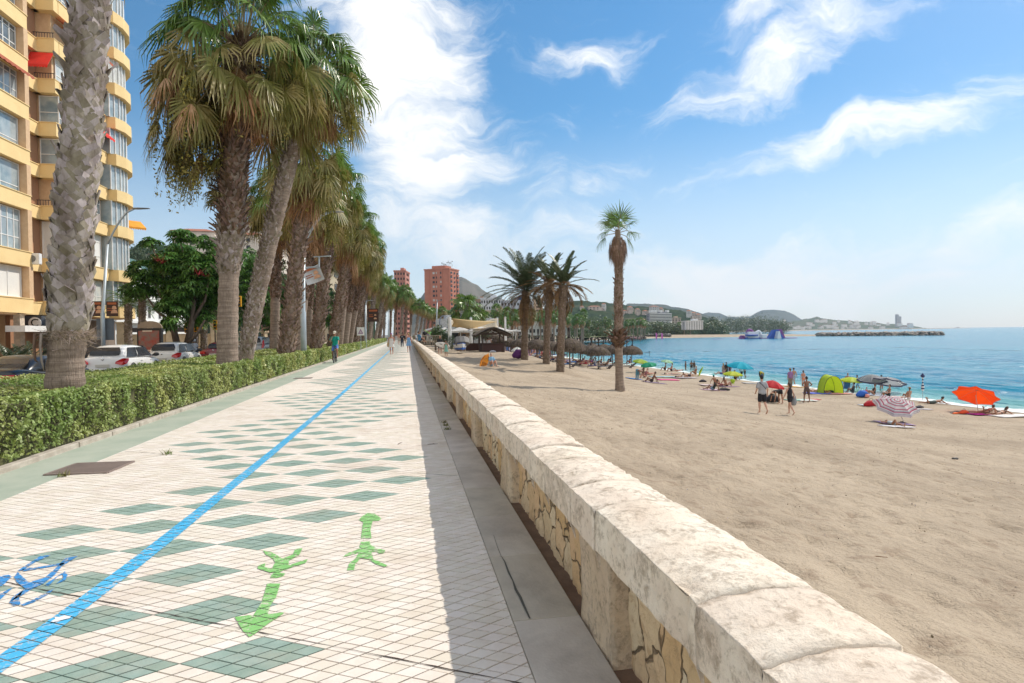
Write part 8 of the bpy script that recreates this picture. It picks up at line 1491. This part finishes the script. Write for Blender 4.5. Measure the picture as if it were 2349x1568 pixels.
block(1104, 1150, 687, 300, 'white apartment block with dark windows behind the restaurant palm', (.62, .63, .66), 6, 8); block(1150, 1200, 693, 310, 'grey-white apartment block left of the first date palm trunk', (.5, .52, .58), 6, 7); block(1190, 1214, 684, 330, 'dark blue-grey glass block behind the date palm crown', (.05, .09, .18), 6, 2, frame=flat('blue_gl', (.04, .08, .16), .2)); block(1113, 1165, 716, 270, 'long low beige building above the bay palms', (.5, .40, .30), 2, 9)
block(1226, 1246, 686, 420, 'narrow beige tower between the first and middle date palm trunks', (.55, .42, .30), 11, 1); block(1205, 1226, 712, 380, 'white stepped building behind the first date palm', (.66, .64, .62), 6, 3); block(1160, 1300, 752, 240, 'long low white beach pavilion under the bay palms', (.66, .64, .60), 1, 16, th=6, ybase=770); block(1385, 1440, 757, 395, 'low white pavilion among the bay park trees', (.6, .58, .56), 1, 8, th=6, ybase=768)
block(690, 760, 585, 150, 'beige apartment block glimpsed between the boulevard palm trunks', (.5, .42, .3), 7, 6, ybase=790); block(600, 640, 730, 140, 'dim low house seen behind the third palm trunk', (.3, .16, .12), 2, 3, ybase=790)
# hillside homes at left (above the trees)
for k, (px, py, dep, w_, h_, lb) in enumerate([(452, 572, 190, 12, 5, 'pinkish villa with a red roof showing above the umbrella tree'), (562, 562, 200, 11, 6, 'pale pink villa right of the second palm trunk'), (572, 582, 185, 10, 5, 'cream villa with arches just below the pale pink one'), (610, 600, 190, 12, 5, 'salmon villa behind the leaning palm'), (495, 578, 210, 10, 5, 'terracotta roofed house left of the second palm trunk')]): villa(px, py, dep, w_, h_, lb, rz=random.uniform(-.4, .4))
b0 = D(316, 560, 200); b0.z = 20; shrub((b0.x, b0.y, 24), 7, 5, 'dark pine on the skyline right of the yellow block', PINE, 1500, .4, 'pine_tree', 'tree'); b0 = D(571, 556, 230); shrub((b0.x, b0.y, b0.z), 4, 3, 'small pine on the skyline between the two palm trunks', PINE, 700, .35, 'pine_tree', 'tree')
# hills: ridges with real depth
def hill(name, prof, dep, base_y, th, m, rgh=.03, lump=10, label=None, n=160, foot=-5, seed=0, bulge=1.):
    xs_ = np.linspace(prof[0][0], prof[-1][0], n); ys_ = np.interp(xs_, [p[0] for p in prof], [p[1] for p in prof]); k = 26; P = np.zeros((n, 2*k+1, 3))
    for i, (x, y) in enumerate(zip(xs_, ys_)):
        c = D(x, y, dep); H_ = c.z-foot; d_ = Vector((ray(x, y).x, ray(x, y).y, 0)).normalized()
        for j in range(2*k+1):
            s = (j-k)/k; f_ = max(0, 1-abs(s)**bulge)**1.0; f_ = .5-.5*cos(PI*f_) if bulge == 1 else f_; q = c+d_*(s*th*(.5+.5*H_/(H_+30))); nn = mn.fractal(Vector((q.x/lump/3, q.y/lump/3, seed)), .9, 2., 4)
            P[i, j] = (q.x, q.y, foot+H_*f_*(1+rgh*nn*(1-f_*.7))+(rgh*lump*2.*mn.noise((q.x/lump*1.6, q.y/lump*1.6, seed+5)) if f_ > .04 else 0))
    o = grid(name, P, m); tag(o, kind='structure'); return o
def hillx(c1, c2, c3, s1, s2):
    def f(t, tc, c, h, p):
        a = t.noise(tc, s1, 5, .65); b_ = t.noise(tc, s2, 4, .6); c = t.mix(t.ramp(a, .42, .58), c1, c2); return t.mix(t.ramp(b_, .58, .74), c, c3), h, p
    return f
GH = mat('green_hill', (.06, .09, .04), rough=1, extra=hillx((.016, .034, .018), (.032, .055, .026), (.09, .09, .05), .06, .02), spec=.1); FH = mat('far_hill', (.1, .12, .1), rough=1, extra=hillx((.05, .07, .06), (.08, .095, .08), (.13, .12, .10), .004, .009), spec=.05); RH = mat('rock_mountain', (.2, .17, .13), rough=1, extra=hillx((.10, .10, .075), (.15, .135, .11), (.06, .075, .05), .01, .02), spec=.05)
hill('hill_left', [(250, 600), (320, 560), (420, 568), (520, 560), (600, 556), (700, 575), (800, 640), (860, 700)], 260, 780, 70, GH, .05, 9, seed=2, foot=-2, n=120)
hill('mountain', [(930, 720), (960, 690), (990, 655), (1030, 645), (1060, 640), (1085, 652), (1105, 668), (1140, 682), (1180, 700), (1240, 725), (1300, 745)], 2600, 770, 800, RH, .08, 60, seed=4)
hill('green_hill', [(1180, 770), (1240, 712), (1290, 696), (1330, 691), (1370, 693), (1430, 702), (1480, 706), (1520, 710), (1560, 714), (1600, 724), (1640, 738), (1672, 752)], 900, 770, 300, GH, .12, 12, seed=6, n=340, bulge=1.6)
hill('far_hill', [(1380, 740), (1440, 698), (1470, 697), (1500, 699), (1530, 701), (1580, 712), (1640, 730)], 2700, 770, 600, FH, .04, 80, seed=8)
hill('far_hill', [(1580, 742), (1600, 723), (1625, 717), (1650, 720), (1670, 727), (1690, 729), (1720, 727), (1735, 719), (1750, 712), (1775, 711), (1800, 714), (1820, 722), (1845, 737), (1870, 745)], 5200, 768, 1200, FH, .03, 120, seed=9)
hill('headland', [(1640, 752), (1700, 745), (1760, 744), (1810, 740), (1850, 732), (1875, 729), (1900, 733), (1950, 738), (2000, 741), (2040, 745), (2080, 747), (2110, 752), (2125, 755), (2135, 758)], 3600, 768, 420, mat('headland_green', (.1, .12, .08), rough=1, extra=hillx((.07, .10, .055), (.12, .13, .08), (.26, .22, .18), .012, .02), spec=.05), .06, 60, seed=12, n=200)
# houses on the hills: each its own thing
random.seed(9)
hg = 'villas scattered over the far green hillside'
for vi, (px, py, w_) in enumerate([(1362, 712, 30), (1375, 716, 22), (1338, 728, 18), (1420, 728, 26), (1432, 722, 18), (1402, 737, 14), (1455, 735, 12), (1372, 736, 16), (1345, 738, 14), (1480, 722, 14), (1390, 760, 22), (1376, 758, 16), (1470, 745, 16), (1500, 712, 20), (1515, 716, 14), (1335, 712, 10), (1445, 713, 12), (1462, 718, 11), (1580, 722, 12), (1590, 726, 12), (1600, 730, 14), (1385, 706, 10)]):
    villa(px, py, 780 if py < 745 else 560, w_*.5, 4.5, 'small villa on the green hillside, %s' % (['straight above the middle of the bay trees', 'right of the date palms near the crest', 'beside the right date palm trunk', 'wide, just left of the lone palm trunk', 'left of the lone palm, above its wide neighbour', 'pink, below the crest left of the lone palm', 'right of the lone palm trunk, low', 'mid slope between the palms', 'low left by the right date palm', 'right of the lone palm near the crest', 'long, at the hill foot among trees', 'at the hill foot left of the long one', 'low above the grove past the lone palm', 'pinkish, on the crest above the dark hotel', 'on the crest right of the pinkish one', 'top left on the crest', 'crest, right behind the lone palm', 'crest, just right of the lone palm', 'upper slope above the white striped block', 'upper slope right of the white striped block', 'reddish, at the right end of the hill', 'highest one on the crest'][vi]), (.62, .52, .46) if random.random() < .6 else (.66, .64, .62), rz=random.uniform(-.6, .6), grp=hg)
hg = 'pale far houses on the hazy headland and coast'
for k in range(90):
    px = random.uniform(1660, 2090); py = 756-random.random()**1.6*np.interp(px, [1660, 1870, 2090], [16, 20, 8]); p = D(px, py, 3080); t = empty('far_house', p, 'tiny pale house in the hazy white town on the far coast', 'house', hg, random.uniform(-.5, .5)); w_ = random.uniform(8, 30); b = MB(); b.box((0, 0, 4), (w_, 12, random.uniform(7, 18))); b.build('wall', WWL, t); b = MB(); b.box((0, 0, 13), (w_*.7, 9, 1.2)); b.build('roof', flat('villa_roof', (.38, .15, .09), .9), t)
# hotel, white block, tower
t, w_, h_ = block(1490, 1541, 721, 640, 'wide dark slab hotel with white balcony lines on the green hill shore', (.34, .34, .37), 9, 1, balc=True, ybase=752, name='hotel_building'); b = MB()
for r in range(10): b.box((0, -.5, h_*r/9+.2), (w_*.97, 1.0, .8))
b.build('balcony_lines', WWL, t); b = MB(); [b.box((x*w_, 5, h_+3), (2.5, 4, 2.5), rz=.4) for x in (-.4, -.2, .05, .35)]; b.build('roof_dishes', WWL, t); block(1541, 1562, 731, 660, 'beige block attached right of the dark hotel', (.55, .43, .34), 6, 3, ybase=752); block(1573, 1613, 738, 560, 'white apartment block with brown vertical stripes left of the bay point', (.7, .69, .68), 7, 7, ybase=757)
p = D(2060, 750, 3400); t = empty('tower_block', p, 'lone pale tower standing on the far headland', 'building'); h_ = (750-722)/FPX*3400; b = MB(); b.box((-6, 0, h_*.5), (12, 14, h_)); b.box((8, 0, h_*.42), (14, 14, h_*.84)); b.build('wall', mat('far_tower', (.40, .42, .45), rough=.9), t); b = MB(); b.tube([(-6, 0, h_), (-6, 0, h_+9)], [1, .6], 6); b.build('mast', WWL, t)
# tree belts on the far shore (each clump its own)
for i, (px, dep, w_, h_) in enumerate([(1450, 600, 16, 9), (1475, 600, 16, 8), (1500, 605, 16, 8), (1525, 610, 17, 8), (1548, 612, 16, 7), (1568, 615, 14, 7), (1618, 640, 13, 8), (1640, 650, 14, 9), (1668, 980, 26, 15), (1690, 990, 28, 16), (1715, 1000, 28, 16), (1740, 1000, 26, 17), (1765, 1010, 26, 15), (1790, 1020, 20, 12), (1635, 700, 8, 12)]):
    p = D(px, 766 if dep < 800 else 761, dep); shrub((p.x, p.y, max(-3, zsf(p.x, p.y))-1), w_, h_, 'dark green grove on the far shore, number %s from the left' % ['one', 'two', 'three', 'four', 'five', 'six', 'seven', 'eight', 'nine', 'ten', 'eleven', 'twelve', 'thirteen', 'fourteen', 'fifteen'][i], TREEG, 2600, .8, 'tree_clump', 'trees')
# far rocky shore + breakwater stones
ROCK = mat('breakwater_rock', (.46, .39, .33), (.22, .18, .15), rough=.95, scale=.5); t = empty('breakwater', D(1800, 769, 425), 'low breakwater of piled grey-brown boulders reaching into the sea', 'breakwater'); O = t.location; b = MB(); ico = [(0, 0, 1), (.89, 0, .45), (.28, .85, .45), (-.72, .53, .45), (-.72, -.53, .45), (.28, -.85, .45), (.72, .53, -.45), (-.28, .85, -.45), (-.89, 0, -.45), (-.28, -.85, -.45), (.72, -.53, -.45), (0, 0, -1)]; fc = [(0, 1, 2), (0, 2, 3), (0, 3, 4), (0, 4, 5), (0, 5, 1), (1, 6, 2), (2, 7, 3), (3, 8, 4), (4, 9, 5), (5, 10, 1), (2, 6, 7), (3, 7, 8), (4, 8, 9), (5, 9, 10), (1, 10, 6), (11, 7, 6), (11, 8, 7), (11, 9, 8), (11, 10, 9), (11, 6, 10)]
for k in range(1300):
    q = random.random(); px = 1880+q*272; dep = 480-q*45; x, y, z = D(px, 768, dep); y += random.gauss(0, 2.6); h = random.uniform(0, 3.4)*(1-.3*abs(random.gauss(0, .5))); s = random.uniform(.7, 1.8); b.add([(x-O.x+vx*s*random.uniform(.7, 1.2), y-O.y+vy*s, SEA+h*.8-O.z+vz*s*.6) for vx, vy, vz in ico], fc)
o = b.build('boulders', ROCK, t); tag(o, kind='stuff')
t = empty('breakwater', D(1500, 766, 470), 'short dark rock groyne on the far sand spit near the maroon stall', 'breakwater'); O = t.location; b = MB()
for k in range(260): q = random.random(); x, y, z = D(1478+q*58, 768, 500); y += random.gauss(0, 2); s = random.uniform(.6, 1.5); b.add([(x-O.x+vx*s, y-O.y+vy*s, zsf(x, y)-O.z+random.uniform(.2, 2)+vz*s*.6) for vx, vy, vz in ico], fc)
o = b.build('boulders', flat('rock_dark', (.10, .085, .075)), t); tag(o, kind='stuff')
# maroon stall and pink banners on the spit
p = D(1424, 780, 380); sp_ = D(1421, 771, 420); sp_.z = zsf(sp_.x, sp_.y); 
p = D(1432, 773, 425); p.z = zsf(p.x, p.y); 
for px, w_, lb in ((1424+22, 8, 'maroon beach stall on the far sand just right of the lone palm'), (1424+44, 8, 'second maroon stall beside the first on the far sand')):
    p = D(px, 773, 430); p.z = zsf(p.x, p.y); t = empty('beach_stall', p, lb, 'stall'); b = MB(); b.box((0, 0, .9), (w_, 3, 1.8)); b.build('body', flat('maroon', (.13, .012, .03)), t); b = MB(); b.add([(-w_*.6, -2, 1.9), (w_*.6, -2, 1.9), (w_*.6, 2, 1.9), (-w_*.6, 2, 1.9), (-w_*.4, 0, 3.2), (w_*.4, 0, 3.2)], [(0, 1, 5, 4), (1, 2, 5), (2, 3, 4, 5), (3, 0, 4), (3, 2, 1, 0)]); b.build('roof', flat('maroon', (.13, .012, .03)), t)
for px, lb in ((1504, 'pink feather banner on the far spit, left one of two'), (1517, 'pink feather banner on the far spit, right one of two')):
    p = D(px, 772, 440); p.z = zsf(p.x, p.y); t = empty('feather_banner', p, lb, 'flag'); b = MB(); b.tube([(0, 0, 0), (0, 0, 6)], [.06, .04], 6); b.build('pole', LMP, t); b = MB(); b.add([(0, 0, 1), (1.1, 0, 1), (1.3, 0, 5), (.6, 0, 6), (0, 0, 6), (0, .05, 1), (1.1, .05, 1), (1.3, .05, 5), (.6, .05, 6), (0, .05, 6)], [(0, 1, 2, 3, 4), (9, 8, 7, 6, 5)]); b.build('flag', flat('pinkflag', (.7, .12, .45)), t)
# inflatable water park
t = empty('inflatable_park', D(1760, 772, 385), 'blue, white and purple inflatable water park floating off the spit', 'water park'); O = t.location; O.z = SEA; t.location.z = SEA; IB, IW, IP = flat('inf_blue', (.02, .09, .42), .4), flat('inf_white', (.72, .74, .78), .4), flat('inf_purple', (.22, .06, .26), .5)
def ib(name, px0, px1, y0, y1, m, kind='box', dep=385):
    a = D(px0, 773, dep)-O; c = D(px1, 773, dep)-O; h = (773-y0)/FPX*dep; l = (773-y1)/FPX*dep; w_ = (c-a).length; mx = (a+c)/2; b = MB()
    if kind == 'box': b.box((mx.x, mx.y, (h+l)/2), (w_, 4, h-l))
    elif kind == 'arch': b.tube([(mx.x-w_/2*cos(q), mx.y, l+(h-l)*sin(q)) for q in np.linspace(0, PI, 12)], [.9]*12, 10)
    else: 
        k = w_/2; b.prism([(-k, l), (k, l), (k*.25, h), (-k*.25, h)], (mx.x, mx.y-1.5, 0), (1, 0), (0, 1), 3)
    b.build(name, m, t, bevel=.25 if kind == 'box' else 0)
ib('slide_tower', 1758, 1798, 753, 773, IB, 'slide'); ib('slide_lane', 1779, 1790, 756, 773, IW, 'slide', 382); ib('slide_edge', 1775, 1800, 752, 773, IP, 'slide', 388); ib('climbing_block', 1711, 1738, 757, 772, IW); ib('block_stripe', 1712, 1737, 763, 766, IB, 'box', 382); ib('base', 1706, 1742, 770, 774, IB); ib('arch', 1713, 1727, 753, 760, IP, 'arch'); ib('tunnel', 1734, 1745, 756, 765, IW, 'arch'); ib('ramp', 1695, 1710, 765, 773, IP, 'slide'); ib('posts', 1744, 1756, 763, 772, IW); ib('float', 1740, 1762, 772, 774, IP); ib('float', 1672, 1706, 772.5, 774, IP); ib('float', 1635, 1660, 772.5, 773.6, IP); ib('float', 1800, 1826, 771.5, 773, IP)
# tiny boats at the horizon
for px, lb in ((2196, 'tiny distant boat on the horizon at the far right'),): p = D(px, 751, 5000); p.z = SEA; t = empty('distant_boat', p, lb, 'boat'); b = MB(); b.box((0, 0, 2), (40, 8, 5)); b.build('hull', flat('far_hull', (.2, .22, .25)), t); b = MB(); b.box((8, 0, 7), (10, 6, 6)); b.build('cabin', flat('far_hull', (.2, .22, .25)), t)
# crowd on the far sands: reads as one mass
random.seed(77); b = MB(); cm = [flat('crowd%d' % i, c, .9) for i, c in enumerate([(.35, .17, .11), (.05, .03, .03), (.5, .1, .1), (.1, .2, .45), (.6, .5, .5), (.3, .15, .3)])]
def figure(x, y, z, lying, col):
    b.cur = col; s = random.uniform(.9, 1.05)
    if lying: b.tube([(x-.8*s, y, z+.15), (x-.1, y, z+.2), (x+.5*s, y, z+.16), (x+.8*s, y, z+.15)], [.07, .17, .15, .1], 5)
    else: b.tube([(x-.1, y, z), (x-.05, y, z+.85*s), (x, y, z+1.1*s), (x, y, z+1.4*s), (x, y, z+1.6*s), (x, y, z+1.72*s)], [.08, .12, .15, .19, .09, .05], 5); b.tube([(x+.12, y, z), (x+.05, y, z+.85*s)], [.07, .1], 5)
for k in range(900):
    r = random.random()
    if r < .55: px = random.uniform(1150, 1345); dep = random.uniform(140, 240)
    elif r < .75: px = random.uniform(1325, 1500); dep = random.uniform(300, 420)
    else: px = random.uniform(1500, 1960); dep = random.uniform(435, 470)
    p = D(px, 775, dep); sdv = float(sdist(np.array([p.x]), np.array([p.y]))[0])
    if sdv < -3 or sdv > 60: continue
    figure(p.x, p.y, max(zsf(p.x, p.y), SEA-.7), random.random() < .35, random.choice([0, 0, 0, 1, 1, 2, 3, 4, 5]))
o = b.build('distant_crowd', cm); tag(o, 'distant crowd of bathers dotted over the far beach and spit', 'crowd', None, 'stuff')
# far parasols
for i in range(26):
    px = random.choice([random.uniform(1160, 1330), random.uniform(1345, 1490), random.uniform(1500, 1880)]); dep = 200 if px < 1335 else 360 if px < 1495 else 450; dep += random.uniform(-25, 25); p = D(px, 775, dep)
    if float(sdist(np.array([p.x]), np.array([p.y]))[0]) < 2: continue
    p.z = zsf(p.x, p.y); t = empty('parasol', p, 'tiny open parasol among the bathers on the far sands', 'parasol', 'tiny parasols on the far beach'); b = MB(); c = random.choice([(.1, .35, .4), (.6, .1, .1), (.7, .7, .7), (.1, .15, .45), (.6, .4, .1)]); b.lathe([(1.25, 1.55), (.7, 1.9), (.02, 2.1)], 8); b.build('canopy', flat('fp%d' % (int(c[0]*99)+int(c[2]*9999)), c), t); b = MB(); b.tube([(0, 0, 0), (0, 0, 2)], [.03, .03], 5); b.build('pole', LMP, t)
for i in range(34):                                               # more thatched shades and loungers rows deeper in the bay (flat tops)
    px = 1150+random.random()*180; dep = random.uniform(150, 215); p = D(px, 775, dep); p.z = zsf(p.x, p.y); t = empty('thatched_umbrella', p, 'tiny brown thatched shade in the deeper rows of the bay', 'beach umbrella', 'far thatched shades'); b = MB(); b.lathe([(1.5, 1.8), (1.2, 2.1), (.05, 2.5)], 8); b.build('thatch', TH, t); b = MB(); b.tube([(0, 0, 0), (0, 0, 2.9)], [.05, .05], 5); b.build('pole', BARK, t)
# ------------------------------------------------------------------ haze
b = MB(); b.box((2000, 4200, 640), (15500, 11500, 1310)); hm = bpy.data.materials.new('haze'); hm.use_nodes = True; t = NT(hm.node_tree); v = t.n('ShaderNodeVolumePrincipled'); v.inputs['Color'].default_value = (.70, .84, 1., 1); v.inputs['Density'].default_value = .00009; v.inputs['Anisotropy'].default_value = .3; t.nt.links.new(v.outputs[0], t.n('ShaderNodeOutputMaterial').inputs['Volume'])
h = b.build('haze', hm); tag(h, kind='stuff')
SC.cycles.volume_max_steps = 64; SC.cycles.max_bounces = 6; SC.cycles.transparent_max_bounces = 8
